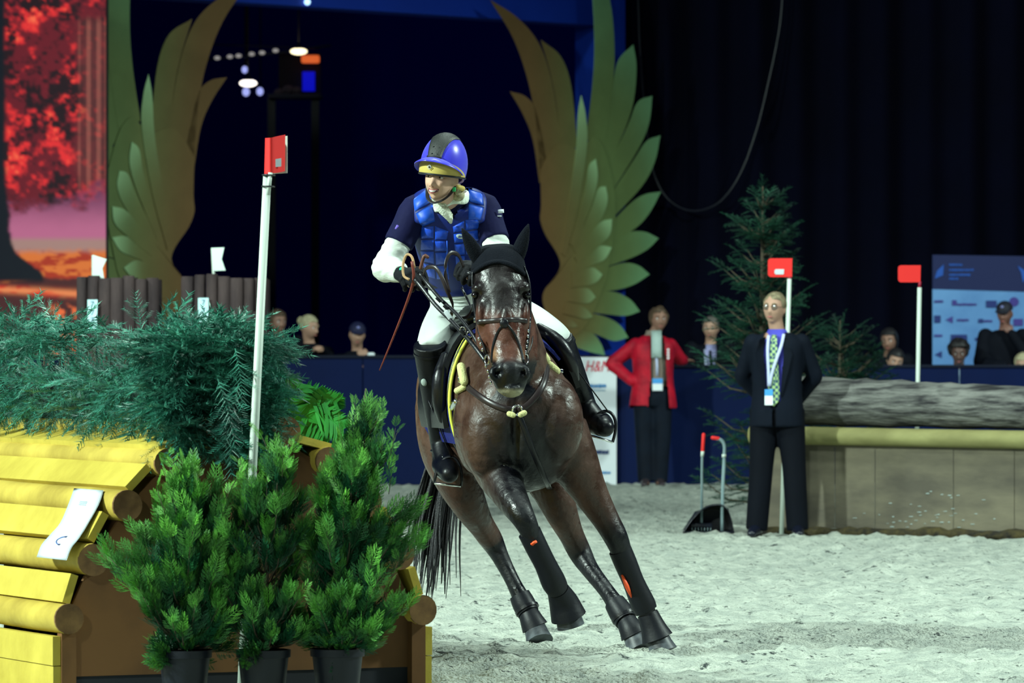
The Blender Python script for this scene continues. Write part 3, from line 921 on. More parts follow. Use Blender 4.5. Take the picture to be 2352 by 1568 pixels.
for y_ in (1502, 1507):
    MB().plate([st(82, y_ - 1, .004), st(110, y_ + 1, .004), st(110, y_ + 2.2, .004), st(82, y_ + 0.4, .004)], JUn * 0.001).build('print_line', mat('teal_print', lin(90, 220, 205), 0.4), t, smooth=False)

# --- spruce hedge on top
def twig_template(n=16, curl=0.12):
    """flat fir twig along +x, length 1, z up: stem + needles"""
    vs, fs = [], []
    def tri(a, b_, c):
        o = len(vs); vs.extend([a, b_, c]); fs.append((o, o + 1, o + 2))
    def stem(t): return np.array([t, 0.05 * math.sin(t * 2), -curl * t * t])
    for i in range(n):
        t = 0.06 + 0.94 * i / (n - 1)
        p = stem(t); ln = 0.25 * (1 - 0.35 * abs(t - 0.35) / 0.65)
        for sgn in (-1, 1):
            a = 0.75 + 0.2 * math.sin(i * 2.1 + sgn)
            d = np.array([math.cos(a) * ln, sgn * math.sin(a) * ln, 0.05 * math.sin(i * 1.7 + sgn) - 0.02])
            w = np.array([0.017, 0, 0.008])
            tri(p - w, p + w, p + d)
        if i % 2 == 0:
            d = np.array([0.55 * ln, 0.2 * ln * math.sin(i), 0.7 * ln]); w = np.array([0.008, 0.008, 0])
            tri(p - w, p + w, p + d)
    d = 0.008
    o = len(vs)
    for t in (0, 0.5, 1.0):
        p = stem(t); q = d * (1.2 - t)
        vs.extend([p + np.array([0, -q, 0]), p + np.array([0, q, 0])])
    fs.extend([(o, o + 1, o + 3, o + 2), (o + 2, o + 3, o + 5, o + 4)])
    # side twiglets
    for t, sgn, L_ in ((0.3, 1, 0.42), (0.42, -1, 0.40), (0.58, 1, 0.30), (0.68, -1, 0.27)):
        p0 = stem(t); a = 0.8
        ax = np.array([math.cos(a), sgn * math.sin(a), -0.05])
        for i in range(9):
            q = p0 + ax * L_ * (i + 1) / 9
            ln = 0.14 * (1 - 0.3 * i / 9)
            for s2 in (-1, 1):
                b2 = math.atan2(ax[1], ax[0]) + s2 * 0.8
                dd = np.array([math.cos(b2) * ln, math.sin(b2) * ln, 0.03 * math.sin(i + s2)])
                w = np.array([0.009, 0, 0.006]); tri(q - w, q + w, q + dd)
    return np.array(vs), fs
TW = twig_template()
m_fir = mat('fir_needles', lin(64, 142, 118), 0.45, 0.4, col2=lin(22, 74, 62), scale=5, island=0.35)
m_twig = mat('twig_bark', lin(70, 62, 48), 0.8)
random.seed(21)
hedge = thing('fir_hedge', 'dense hedge of cut fir branches laid along the top of the yellow jump', 'hedge', jp(JW / 2, zt, 1.4))
ms = []
hu0, hu1 = 0.46, 0.88
def htop(v):    # height of the hedge along its length
    return 1.30 + 0.02 * math.sin(v * 9) + 0.14 * (v < 0.42) + .07 * (.42 <= v < .6) + .19 * (v > 1.45)
for i in range(1900):
    v_ = random.uniform(-0.03, 2.9) if random.random() < 0.62 else random.uniform(-0.06, 0.25)
    top = htop(v_)
    r = random.random()
    if r < 0.30:      # top
        u_ = random.uniform(hu0, hu1); z_ = top - random.uniform(0.0, 0.14); ax = V((random.gauss(0, .6), random.gauss(0, .6), random.uniform(-0.1, 0.6)))
    elif r < 0.65:    # long face
        u_ = hu0 + random.uniform(0.0, 0.10); z_ = random.uniform(zt + 0.06, top); ax = -JUn * random.uniform(.15, .7) + V((0, 0, random.uniform(-1.0, 0.25))) + JV * random.gauss(0, .5)
    elif r < 0.90:    # end face
        v_ = random.uniform(-0.04, 0.10); u_ = random.uniform(hu0, hu1); z_ = random.uniform(zt - 0.02, htop(0)); ax = -JV * random.uniform(.15, .7) + V((0, 0, random.uniform(-1.0, 0.2))) + JUn * random.gauss(0, .4)
    else:             # far face
        u_ = hu1 - random.uniform(0, .06); z_ = random.uniform(zt, top); ax = JUn * .6 + V((0, 0, random.uniform(-1, .1)))
    p = jp(u_, z_, v_)
    up = V((0, 0, 1)) + rv(0.5)
    ms.append(basis(p, ax, up, random.uniform(0.11, 0.2)))
for px, py, d, ax in ((520, 905, 20.15, (0.05, -0.25, -1)), (548, 880, 20.12, (-0.3, -0.3, -1)), (500, 870, 20.1, (0.25, -0.3, -1)), (540, 800, 20.1, (0.1, -.6, -.8)), (525, 940, 20.1, (0.0, -.3, -1))):
    ms.append(basis(P(px, py, d), ax, (0, -1, 0.3), 0.25))
v, f = scatter(TW[0], TW[1], ms)
o = make('needles', v, f, m_fir, hedge, smooth=False); o['kind'] = 'stuff'
mb = MB()
for i in range(60):
    v_ = random.uniform(0, 2.8); u_ = random.uniform(hu0 + .08, hu1 - .08)
    b0 = jp(u_, zt - 0.03, v_); mb.tube([b0, b0 + V((random.gauss(0, .05), random.gauss(0, .05), htop(v_) - zt - 0.12))], [0.010, 0.004], 5)
mb.build('branches', m_twig, hedge)['kind'] = 'stuff'
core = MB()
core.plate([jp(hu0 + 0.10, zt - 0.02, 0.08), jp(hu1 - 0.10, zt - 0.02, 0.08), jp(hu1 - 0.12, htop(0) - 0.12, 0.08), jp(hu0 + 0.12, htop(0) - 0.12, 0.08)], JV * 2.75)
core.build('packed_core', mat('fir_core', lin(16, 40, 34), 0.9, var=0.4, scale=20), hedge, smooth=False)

# --- potted conifers in front of the jump
def spray_template():
    """flat scale-leaf spray along +x, length 1"""
    vs, fs = [], []
    def leaf(p, d, w):
        d = np.array(d); n = np.array([-d[1], d[0], 0.0]); n = n / (np.linalg.norm(n) + 1e-9) * w
        o = len(vs); p = np.array(p)
        vs.extend([p, p + d * 0.5 + n, p + d, p + d * 0.5 - n]); fs.append((o, o + 1, o + 2, o + 3))
    leaf((0, 0, 0), (1.0, 0, 0.0), 0.018)
    for i, t in enumerate((0.12, 0.22, 0.32, 0.44, 0.56, 0.68, 0.8)):
        ln = 0.52 * (1 - 0.65 * t)
        for sgn in (-1, 1):
            a = 0.75 + 0.1 * (i % 2)
            d = (math.cos(a) * ln, sgn * math.sin(a) * ln, 0.08 * ln * (1 if i % 2 else -1))
            p = (t, 0, 0.01)
            leaf(p, d, 0.020)
            for q in (0.4, 0.62, 0.84):
                pp = (t + d[0] * q, d[1] * q, 0.01); b2 = a - 0.6; l2 = ln * 0.42
                leaf(pp, (math.cos(b2) * l2, sgn * math.sin(b2) * l2, 0.05 * l2), 0.016)
    return np.array(vs), fs
SP = spray_template()
m_thuja = mat('thuja_leaf', (0.1, 0.3, 0.1), 0.5, 0.35, attr=True, var=0.25, scale=6, island=0.35)
m_fern = mat('fern_leaf', lin(40, 140, 52), 0.5, 0.35, col2=lin(18, 90, 44), scale=6)
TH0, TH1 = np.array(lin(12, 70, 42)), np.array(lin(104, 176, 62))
m_pot = mat('black_pot', lin(10, 15, 26), 0.45, 0.35)
m_soil = mat('soil', lin(40, 34, 28), 0.9, bump=0.5)
def thuja(label, px, d, topy, shape, n, seed, pr_=0.10):
    random.seed(seed)
    base = P(px, 800, d); base.z = 0
    t = thing('potted_conifer', label, 'potted plant', base, 'conifers in black pots before the jump')
    ph = 0.235
    mb = MB().tube([base + V((0, 0, 0.0)), base + V((0, 0, 0.004)), base + V((0, 0, ph - .03)), base + V((0, 0, ph - .029)), base + V((0, 0, ph)), base + V((0, 0, ph)), base + V((0, 0, ph - 0.02))],
                   [pr_ * .74, pr_ * .75, pr_ * .97, pr_ * 1.05, pr_ * 1.06, pr_ * .97, pr_ * .95], 24, cap=True)
    pot = mb.build('pot', m_pot, t, auto=35)
    MB().tube([base + V((0, 0, ph - 0.03)), base + V((0, 0, ph - 0.016))], pr_ * .95, 20).build('soil', m_soil, pot)
    zt_ = P(px, topy, d).z
    tr = [base + V((0, 0, ph - 0.02)), base + V((0.01, 0, 0.5)), base + V((shape[-1][3] * .5, 0, 0.8)), base + V((shape[-1][3], 0, zt_ - 0.04))]
    MB().tube(tr, [0.013, 0.010, 0.007, 0.003], 8, k=3).build('stem', m_twig, t)
    ms = []; cs = []; br = MB()
    # shape rows: (z, half width left, half width right, centre offset)
    Z = [s[0] for s in shape]
    nbr = n // 15; got = 0
    while got < nbr:
        z = random.uniform(Z[0] + .03, Z[-1])
        wl = np.interp(z, Z, [s[1] for s in shape]); wr = np.interp(z, Z, [s[2] for s in shape]); co = np.interp(z, Z, [s[3] for s in shape])
        if random.random() > (wl + wr) / 0.5 + 0.15: continue
        got += 1
        a = random.uniform(0, 2 * math.pi); rr = random.uniform(0.3, 1.15)
        w = wr if math.cos(a) > 0 else wl
        tip = base + V((co + math.cos(a) * w * rr, math.sin(a) * min(0.2, (wl + wr) / 2) * rr, z - .06))
        st_ = base + V((co * 0.8, 0, max(ph, z - random.uniform(0.2, 0.32))))
        mid = st_.lerp(tip, .55) + V((math.cos(a) * .02, math.sin(a) * .02, -.01))
        br.tube([st_, mid, tip], [0.005, 0.003, 0.0012], 4)
        out = (tip - mid).normalized()
        for q in range(20):
            t_ = random.uniform(.25, 1.0)
            p = st_.lerp(mid, t_ / .55) if t_ < .55 else mid.lerp(tip, (t_ - .55) / .45)
            ax = out * random.uniform(.6, 1.0) + V((0, 0, random.uniform(.1, .8))) + rv(0.42)
            s = random.uniform(0.045, 0.135) * (1.1 - .3 * t_)
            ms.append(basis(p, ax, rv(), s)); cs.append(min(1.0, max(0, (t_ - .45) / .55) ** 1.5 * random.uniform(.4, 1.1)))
    # thin leading shoots that stand out of the outline
    for q in range(16):
        z = random.uniform(Z[0] + .25, Z[-1] - .02)
        wl = np.interp(z, Z, [s[1] for s in shape]); wr = np.interp(z, Z, [s[2] for s in shape]); co = np.interp(z, Z, [s[3] for s in shape])
        a = random.uniform(-1, 1); w = wr if a > 0 else wl
        p0 = base + V((co + a * w * .8, random.uniform(-.1, .06), z - .1)); p1 = p0 + V((a * random.uniform(.02, .09), random.gauss(0, .02), random.uniform(.09, .17)))
        br.tube([p0, p1], [.002, .001], 4)
        for k_ in range(9):
            t_ = k_ / 8; d_ = (p1 - p0).normalized()
            ms.append(basis(p0.lerp(p1, t_), d_ + rv(.7), rv(), random.uniform(.035, .06))); cs.append(random.uniform(.6, 1))
    v, f = scatter(SP[0], SP[1], ms)
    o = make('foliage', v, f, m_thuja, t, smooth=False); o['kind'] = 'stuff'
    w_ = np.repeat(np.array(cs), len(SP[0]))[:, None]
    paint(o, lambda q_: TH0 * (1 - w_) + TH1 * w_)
    br.build('branches', m_twig, t)['kind'] = 'stuff'
thuja('potted conifer with brown gaps above it, under the yellow log ends of the jump', 424, 19.72, 1040,
      [(0.22, .10, .12, 0), (0.34, .17, .17, 0), (0.5, .26, .2, 0), (0.66, .28, .22, 0.0), (0.8, .15, .22, 0.02), (0.9, .08, .17, 0.02), (1.0, .03, .08, .03)], 1500, 31)
thuja('potted conifer between the other two, round the foot of the red flag pole', 605, 19.74, 1000,
      [(0.22, .09, .10, 0), (0.36, .15, .15, 0), (0.55, .19, .17, 0), (0.75, .17, .16, 0), (0.9, .10, .15, 0.02), (1.0, .05, .10, .06), (1.06, .02, .05, .08)], 1300, 32)
thuja('tallest potted conifer, bright green, beside the horse hind legs', 775, 19.80, 868,
      [(0.22, .09, .10, 0), (0.34, .16, .2, 0.02), (0.5, .18, .28, 0.03), (0.66, .17, .30, 0.03), (0.8, .13, .28, 0.03), (0.92, .10, .22, .04), (1.02, .11, .17, .08), (1.10, .05, .12, .09), (1.17, .03, .07, .09), (1.23, .02, .03, .11)], 2100, 33)
# fern leaf behind the jump
random.seed(5)
t = thing('fern', 'arching green fern fronds behind the tallest potted conifer', 'fern', V((-0.50, 21.3, 0)))
t.location.z = 0; ORG[t.name] = V(t.location)
for k_, (x0, y0, x1, y1, x2, y2) in enumerate(((690, 1000, 690, 915, 775, 925), (700, 1010, 720, 945, 790, 985), (720, 1010, 740, 940, 760, 905), (690, 1010, 660, 930, 690, 880))):
    bz = [P(700, 1400, 21.4)]; bz[0].z = 0.05
    pts = catmull([(-0.50, 21.3, 0.02), (-0.55, 21.35, 0.6), tuple(P(x0, y0, 21.4)), tuple(P(x1, y1, 21.35)), tuple(P(x2, y2, 21.3))], 8)
    pts = [V(tuple(p)) for p in pts]
    mb = MB().tube(pts, [0.006 * (1 - 0.8 * i / len(pts)) for i in range(len(pts))], 5)
    for i in range(6, len(pts) - 1):
        T = (pts[i + 1] - pts[i]).normalized(); S = T.cross(V((0, 1, 0.3))).normalized()
        ln = 0.11 * (1 - abs(i / len(pts) - 0.55) * 1.2)
        for sg in (-1, 1):
            for q in (0, .5):
                p = pts[i].lerp(pts[i + 1], q)
                d = S * sg * ln + T * ln * 0.6 + V((0, random.uniform(-.02, .02), -0.01))
                w = T * 0.009
                o_ = len(mb.v); mb.v += [tuple(p - w), tuple(p + w), tuple(p + d * .6 + w), tuple(p + d), tuple(p + d * .6 - w)]
                mb.f.append((o_, o_ + 1, o_ + 2, o_ + 3, o_ + 4))
    mb.build('frond', m_fern, t, smooth=False)

# --- red flag on a white pole at the jump
m_pole = mat('white_pole', lin(190, 202, 192), 0.4, 0.35)
m_red = mat('flag_red', lin(222, 44, 42), 0.55, 0.25)
def flag_white_red(): pass
t = thing('flag_pole', 'tall white pole with a folded red flag, standing in front of the fir hedge', 'flag', V((P(553, 800, 20.08).x, 20.08, 0)))
b0 = V((P(553, 800, 20.08).x, 20.08, 0.0)); t0 = P(614, 402, 20.08)
MB().tube([b0, t0], [0.0175, 0.0165], 16).build('pole', m_pole, t)
dirp = (t0 - b0).normalized()
MB().tube([P(616, 448, 20.055), P(621, 396, 20.055)], 0.0085, 10).build('clip_tube', m_pole, t)
MB().tube([P(611, 412, 20.08), P(613, 398, 20.08)], 0.0085, 10).build('red_core', mat('dark_red', lin(170, 16, 40), .5), t)
for y_, x_ in ((428, 616), (402, 617)):
    c = P(x_, y_, 20.07)
    MB().tube([c - dirp * 0.0025, c + dirp * 0.0025], [(0.024, 0.03)] * 2, 16).build('clamp_ring', m_black, t)
m_redd = m_red
Fp = [(610, 316), (662, 308), (662, 396), (608, 400)]
Q = [P(609, 317, 20.08), P(622, 316, 20.06), P(640, 312, 20.09), P(655, 309, 20.12)]
Q2 = [P(607, 399, 20.08), P(622, 398, 20.06), P(640, 396, 20.09), P(654, 393, 20.12)]
G = [[a.lerp(b_, k_ / 4) for a, b_ in zip([V(tuple(p)) for p in catmull([tuple(q) for q in Q], 4)], [V(tuple(p)) for p in catmull([tuple(q) for q in Q2], 4)])] for k_ in range(5)]
fl = MB().sheet(G, (0, 0.012, 0)).build('flag_cloth', m_red, t, auto=50)
Qb = [P(622, 316, 20.12), P(645, 313, 20.15), P(660, 312, 20.14)]; Qc = [P(622, 399, 20.12), P(645, 398, 20.15), P(660, 397, 20.14)]
G = [[a.lerp(b_, k_ / 4) for a, b_ in zip(Qb, Qc)] for k_ in range(5)]
MB().sheet(G, (0, 0.012, 0)).build('flag_lining', m_pole, t, auto=50)
cc = P(637, 374, 20.075)
MB().plate([P(628, 366, 20.072), P(646, 363, 20.085), P(646, 382, 20.085), P(628, 384, 20.072)], (0, 0.004, 0)).build('label', m_paper, t, smooth=False)

# --- log palisades with swallow-tail flags behind the hedge
m_pal = mat('dark_bark_log', lin(70, 58, 58), 0.8, 0.15, col2=lin(34, 28, 32), scale=5, stretch=(1, 1, 0.25), bump=0.6, bscale=18, bdist=0.02)
def palisade(label, x0, x1, ytop, d, nlog, fx, fpoly, lab, seed):
    r = random.Random(seed)
    a = P(x0, ytop, d); b_ = P(x1, ytop, d)
    w = b_.x - a.x; rad = w / nlog / 2 * 1.06
    base = V(((a.x + b_.x) / 2, d, 0))
    t = thing('log_palisade', label, 'palisade', base, 'dark log palisades behind the hedge')
    for i in range(nlog):
        xx = a.x + w * (i + 0.5) / nlog; top = a.z + r.uniform(-0.012, 0.02) - 0.02 * (i / nlog)
        yy = d + 0.10 * ((i + .5) / nlog * 2 - 1) ** 2
        rr = rad * r.uniform(0.85, 1.12)
        MB().tube([V((xx, yy, 0)), V((xx + r.uniform(-.01, .01), yy, top * .5)), V((xx, yy, top - .01)), V((xx, yy, top))], [rr, rr * 1.02, rr, rr * .9], 14, side=(1, 0, 0)).build('log', m_pal, t, auto=50)
        if i % 2 == 0:
            MB().tube([V((xx, yy + 0.35, 0)), V((xx, yy + 0.35, top - 0.01))], rr, 10, side=(1, 0, 0)).build('log', m_pal, t, auto=50)
    MB().box((base.x, d + 0.17, a.z - 0.3), (w * .9, 0.3, 0.05)).build('brace', m_pal, t, smooth=False)
    return t
dP = 39.5
t = palisade('dark log palisade with a number strip, before the orange part of the screen', 175, 362, 634, dP, 7, 0, None, None, 3)
for a in (0,):
    MB().plate([P(201, 688, dP - 0.075), P(224, 688, dP - 0.075), P(222, 756, dP - 0.075), P(201, 754, dP - 0.075)], (0, 0.008, 0)).build('number_strip', mat('strip_pale', lin(190, 232, 236), .5), t, smooth=False)
    for yy in (699, 718, 736):
        text('numeral', '7', 0.062, frame(P(212, yy, dP - 0.078), (1, 0, 0), (0, 0, 1), (0, -1, 0)), m_darkp, t)
t2 = palisade('dark log palisade behind the flag pole, beside the dark entrance', 417, 612, 633, dP, 7, 0, None, None, 8)
MB().plate([P(455, 684, dP - 0.075), P(479, 684, dP - 0.075), P(478, 740, dP - 0.075), P(455, 739, dP - 0.075)], (0, 0.008, 0)).build('number_strip', mat('strip_pale', lin(190, 232, 236), .5), t2, smooth=False)
for yy in (695, 714):
    text('numeral', '7', 0.062, frame(P(467, yy, dP - 0.078), (1, 0, 0), (0, 0, 1), (0, -1, 0)), m_darkp, t2)
def swallow(label, poly, pole, d):
    t = thing('white_flag', label, 'flag', P(pole[1][0], pole[1][1], d), 'white swallow-tail flags on the palisades')
    MB().tube([P(*pole[0], d), P(*pole[1], d)], 0.012, 8).build('stick', m_pole, t)
    MB().plate([P(a, b_, d - 0.02) for a, b_ in poly], (0, 0.012, 0)).build('cloth', mat('flag_white', lin(206, 226, 216), .6), t, smooth=False)
swallow('white swallow-tail flag on the palisade before the orange screen', [(213, 585), (245, 595), (235, 616), (239, 640), (213, 640)], ((214, 586), (214, 700)), dP + 0.1)
swallow('white swallow-tail flag on the palisade before the dark entrance', [(485, 569), (515, 568), (509, 595), (518, 621), (490, 622)], ((488, 570), (494, 700)), dP + 0.1)
# ------------------------------------------------------------------ the log jump on the right
def jr(x):     # depth of the jump front at column x
    return 38.2 + (x - 1740) / 740 * -1.1
def boxpt(x, y, off=0.0): return P(x, y, jr(x) + off)
m_grey = mat('weathered_board', lin(112, 105, 88), 0.75, 0.2, col2=lin(80, 75, 66), scale=1.4, stretch=(1.0, 1, 2.5), bump=0.25, bscale=10)
m_bark = mat('grey_log', lin(122, 122, 118), 0.75, 0.2, col2=lin(42, 41, 44), scale=4.5, stretch=(0.07, 2, 6), bump=0.8, bscale=14, bdist=0.03, lo=0.36, hi=0.62)
m_rail = mat('pale_rail', lin(140, 137, 90), 0.65, 0.15, col2=lin(108, 104, 66), scale=3, stretch=(.3, 1, 1))
t = thing('log_box_jump', 'grey box jump with a thick weathered log on top and a pale rail below it', 'horse jump', boxpt(2100, 1230, 0.3) * 1.0)
t.location.z = 0; ORG[t.name] = V(t.location)
XS = [1738, 1918, 2010, 2190, 2330, 2490]
zb = 0.0; 
for i in range(5):
    x0, x1 = XS[i], XS[i + 1]
    zt0 = boxpt(x0, 1016 + (x0 - 1740) * 0.012).z; zt1 = boxpt(x1 - 1, 1016 + (x1 - 1740) * 0.012).z
    A = P(x0 + 0.6, 800, jr(x0)); B = P(x1 - 0.6, 800, jr(x1)); 
    mb = MB(); mb.plate([V((A.x, A.y, 0.05)), V((B.x, B.y, 0.05)), V((B.x, B.y, zt1)), V((A.x, A.y, zt0))], (0, 0.04, 0))
    mb.build('board', m_grey, t, smooth=False)
pl = []
A = P(1725, 800, jr(1725) - 0.03); B = P(2490, 800, jr(2490) - 0.03)
z0 = boxpt(1740, 998).z; z1 = boxpt(2480, 1012).z
MB().tube([V((A.x, A.y, z0)), V((A.x, A.y, z0)).lerp(V((B.x, B.y, z1)), .5), V((B.x, B.y, z1))], [0.068, 0.066, 0.068], 14, side=(0, 0, 1), k=3).build('rail', m_rail, t)
A = P(1800, 918, jr(1800) + 0.12); B = P(2490, 942, jr(2490) + 0.12)
n = 26; rr = random.Random(3)
pts = [A.lerp(B, i / (n - 1)) + V((0, 0, rr.uniform(-.006, .006))) for i in range(n)]
MB().tube(pts, [(0.182 - 0.03 * i / n) * rr.uniform(.97, 1.03) for i in range(n)], 22, side=(0, 0, 1)).build('top_log', m_bark, t, auto=50)
mb = MB()
for dz, a0, a1 in ((-.015, .05, .99), (-.085, .2, .7), (.07, .45, .95)):
    mb.tube([A.lerp(B, a0 + (a1 - a0) * i / 30) + V((0, -math.sqrt(max(.0, (.182 - .03 * (a0 + (a1 - a0) * i / 30)) ** 2 - dz * dz)) + .003, dz + rr.uniform(-.006, .006))) for i in range(31)], [(.004, .007)] * 31, 6)
mb.build('cracks', mat('crack', lin(22, 22, 26), .9), t)['kind'] = 'stuff'
MB().plate([boxpt(1738, 1016), boxpt(2490, 1026), boxpt(2490, 1026) + V((0, .9, 0)), boxpt(1738, 1016) + V((0, .9, 0))], (0, 0, -0.03)).build('lid', m_grey, t, smooth=False)
A = P(1738, 800, jr(1738)); zc = boxpt(1738, 1016).z
MB().plate([V((A.x, A.y + .04, 0.0)), V((A.x, A.y + .95, 0.0)), V((A.x, A.y + .95, zc)), V((A.x, A.y + .04, zc))], (0.03, 0, 0)).build('side_board', m_grey, t, smooth=False)
m_foot = mat('mulch', lin(70, 62, 38), 0.9, 0.15, col2=lin(34, 32, 30), scale=12, bump=0.8, bscale=30, bdist=0.03)
A = P(1745, 800, jr(1745) - 0.04); B = P(2490, 800, jr(2490) - 0.04)
n = 40
MB().tube([V((A.x, A.y, 0.015)).lerp(V((B.x, B.y, 0.015)), i / (n - 1)) for i in range(n)], [(rr.uniform(.03, .06), rr.uniform(.05, .09)) for i in range(n)], 8, side=(0, 0, 1)).build('mulch_strip', m_foot, t)
m_spl = mat('white_splash', lin(160, 178, 176), 0.4)
mb = MB(); r2 = random.Random(12)
for i in range(46):
    x = 1990 + r2.gauss(150, 70); y = 1120 + r2.random() ** 0.5 * 100
    if not (1880 < x < 2345): continue
    c = boxpt(x, y, -0.003); mb.ell(c, (r2.uniform(.008, .026), 0.002, r2.uniform(.0015, .0035)), None, 6, 4)
mb.build('white_splashes', m_spl, t)['kind'] = 'stuff'

# --- red flags
def red_flag(label, poly, ptop, pbot, d, lab=None, core=None):
    b0 = P(*pbot, d)
    t = thing('flag_pole', label, 'flag', V((b0.x, d, 0)), 'red flags on white poles')
    z0 = min(b0.z, 1e9)
    tp = P(*ptop, d)
    MB().tube([V((b0.x, d, 0.0)), tp], 0.0165, 12).build('pole', m_pole, t)
    if core: MB().tube([tp - V((0, 0, 0.0)), P(core[0], core[1], d)], 0.012, 10).build('red_core', mat('dark_red2', lin(150, 20, 50), .5), t)
    fl = MB().plate([P(a, b_, d - 0.01) for a, b_ in poly], (0, 0.025, 0)).build('flag_cloth', m_red, t, smooth=False)
    if lab: MB().plate([P(a, b_, d - 0.014) for a, b_ in lab], (0, 0.003, 0)).build('label', m_paper, fl, smooth=False)
def rrect(x0, y0, x1, y1, r=6):
    return [(x0 + r, y0), (x1, y0), (x1 - 1, y1), (x0 + r, y1), (x0 + 2, y1 - 2), (x0, y1 - r), (x0, y0 + r), (x0 + 2, y0 + 2)]
red_flag('white pole with a labelled red flag, standing behind the person in the dark suit', rrect(1764, 593, 1820, 636), (1813, 640), (1795, 1228), 37.98, rrect(1779, 618, 1801, 630, 2), (1816, 634))
red_flag('white pole with a plain red flag behind the thick grey log', rrect(2063, 609, 2115, 648), (2112, 660), (2102, 1190), 38.7, None, (2113, 646))

# --- spruce trees
TWs = twig_template(11)
m_spruce = mat('spruce_needles', lin(24, 72, 52), 0.6, 0.25, col2=lin(9, 36, 30), scale=3, island=0.35)
def spruce(label, px, d, ytop, wmax, nb, seed, zmin=0.05, lean=0.0):
    random.seed(seed)
    base = V((P(px, 800, d).x, d, 0)); zt_ = P(px, ytop, d).z
    t = thing('spruce_tree', label, 'tree', base, 'spruce trees')
    tipx = lean
    MB().tube([base, base + V((tipx * .5, 0, zt_ * .5)), base + V((tipx, 0, zt_))], [0.045, 0.03, 0.006], 8, k=3).build('trunk', m_twig, t)
    ms = []; br = MB()
    for i in range(nb):
        q = random.random() ** 0.8
        z = zmin + (zt_ - 0.08 - zmin) * q
        L_ = (wmax * (1 - q) + 0.10) * random.uniform(0.65, 1.15)
        a = random.uniform(0, 2 * math.pi)
        out = V((math.cos(a), math.sin(a), 0))
        p0 = base + V((tipx * z / zt_, 0, z))
        rise = 0.25 + 0.5 * q
        p1 = p0 + out * L_ * .6 + V((0, 0, L_ * (rise * .5 - 0.1))); p2 = p0 + out * L_ + V((0, 0, L_ * rise * .9))
        br.tube([p0, p1, p2], [0.012, 0.007, 0.003], 5)
        ns = max(3, int(L_ / 0.07))
        for j in range(ns):
            w = (j + 1) / ns
            p = p0.lerp(p1, w / .6) if w < .6 else p1.lerp(p2, (w - .6) / .4)
            for sg in (-1, 1):
                ax = out * 0.8 + out.cross(V((0, 0, 1))) * sg * 0.8 + V((0, 0, random.uniform(-.25, .35)))
                ms.append(basis(p, ax, V((0, 0, 1)) + rv(.3), random.uniform(0.11, 0.2) * (1.15 - 0.4 * w)))
        ms.append(basis(p2 - (p2 - p1).normalized() * .06, p2 - p1, V((0, 0, 1)), 0.2))
    for k_ in range(5):
        z = zt_ - 0.03 * k_ * 2
        ms.append(basis(base + V((tipx, 0, z - 0.12)), (0.1 * math.cos(k_ * 2), 0.1 * math.sin(k_ * 2), 1), rv(), 0.2))
    v, f = scatter(TWs[0], TWs[1], ms)
    make('needles', v, f, m_spruce, t, smooth=False)['kind'] = 'stuff'
    br.build('branches', m_twig, t)['kind'] = 'stuff'
spruce('tall dark spruce tree standing behind the person in the dark suit', 1752, 40.0, 428, 0.58, 120, 5, zmin=0.12)
spruce('smaller dark spruce behind the grey log, beside the seated spectators', 1930, 42.0, 735, 0.55, 60, 9, zmin=0.5)

# --- manure scoop with two handles
dS = 38.3
t = thing('manure_scoop', 'black rounded manure scoop with a bent grey handle, on the sand before the spruce', 'scoop', V((P(1628, 1225, dS).x, dS, 0)))
m_tub = mat('black_plastic', lin(12, 16, 30), 0.28, 0.5)
prof = [(1568, 1224), (1580, 1205), (1600, 1180), (1622, 1163), (1648, 1157), (1668, 1165), (1680, 1190), (1687, 1224)]
pc = catmull(prof, 4)
G = []
for s_, off in ((1.0, 0.0), (1.0, 0.06), (0.94, 0.2), (0.8, 0.36)):
    G.append([V((P(1628 + (p[0] - 1628) * s_, 0, dS).x, dS + off, max(0.0, P(0, 1224 - (1224 - p[1]) * s_, dS).z))) for p in pc])
sc = MB().sheet(G, (0, -0.004, -0.008)).build('pan', m_tub, t)
MB().plate([V((P(1572, 0, dS).x, dS + 0.34, 0.012)), V((P(1684, 0, dS).x, dS + 0.34, 0.012)), V((P(1678, 0, dS).x, dS + 0.36, .17)), V((P(1650, 0, dS).x, dS + 0.36, .19)), V((P(1600, 0, dS).x, dS + .36, .15))], (0, 0.01, 0)).build('back_wall', m_tub, t, smooth=False)
MB().plate([V((P(1568, 0, dS).x, dS, 0.004)), V((P(1687, 0, dS).x, dS, 0.004)), V((P(1680, 0, dS).x, dS + .36, 0.004)), V((P(1575, 0, dS).x, dS + .36, 0.004))], (0, 0, 0.008)).build('floor_plate', m_tub, t, smooth=False)
m_alu = mat('grey_tube', lin(120, 140, 144), 0.35, 0.5)
hp = [(1659, 1190), (1660, 1120), (1664, 1040), (1663, 1020), (1656, 1010), (1646, 1007)]
hpts = [P(a, b_, dS + 0.02) for a, b_ in hp]; hpts[0].y += 0.05; hpts[0].z -= 0.1
MB().tube(hpts, 0.013, 10, k=4).build('handle', m_alu, t)
MB().tube([P(1650, 1007, dS + .02), P(1637, 1005, dS + 0.02)], 0.0145, 10, rnd=True).build('grip', m_red, t)
MB().tube([P(1663, 1050, dS + .02), P(1663, 1043, dS + .02)], 0.017, 10).build('collar', m_pole, t)
t = thing('rake', 'thin grey rake shaft with a red grip, leaning in the black scoop', 'rake', V((P(1612, 1220, dS + .12).x, dS + 0.12, 0)))
MB().tube([P(1611, 1200, dS + .12), P(1613, 1040, dS + .12), P(1614, 1033, dS + .12)], 0.010, 8).build('shaft', m_alu, t)
MB().tube([P(1614, 1036, dS + .12), P(1616, 998, dS + .12)], 0.0135, 10, rnd=True).build('grip', m_red, t)
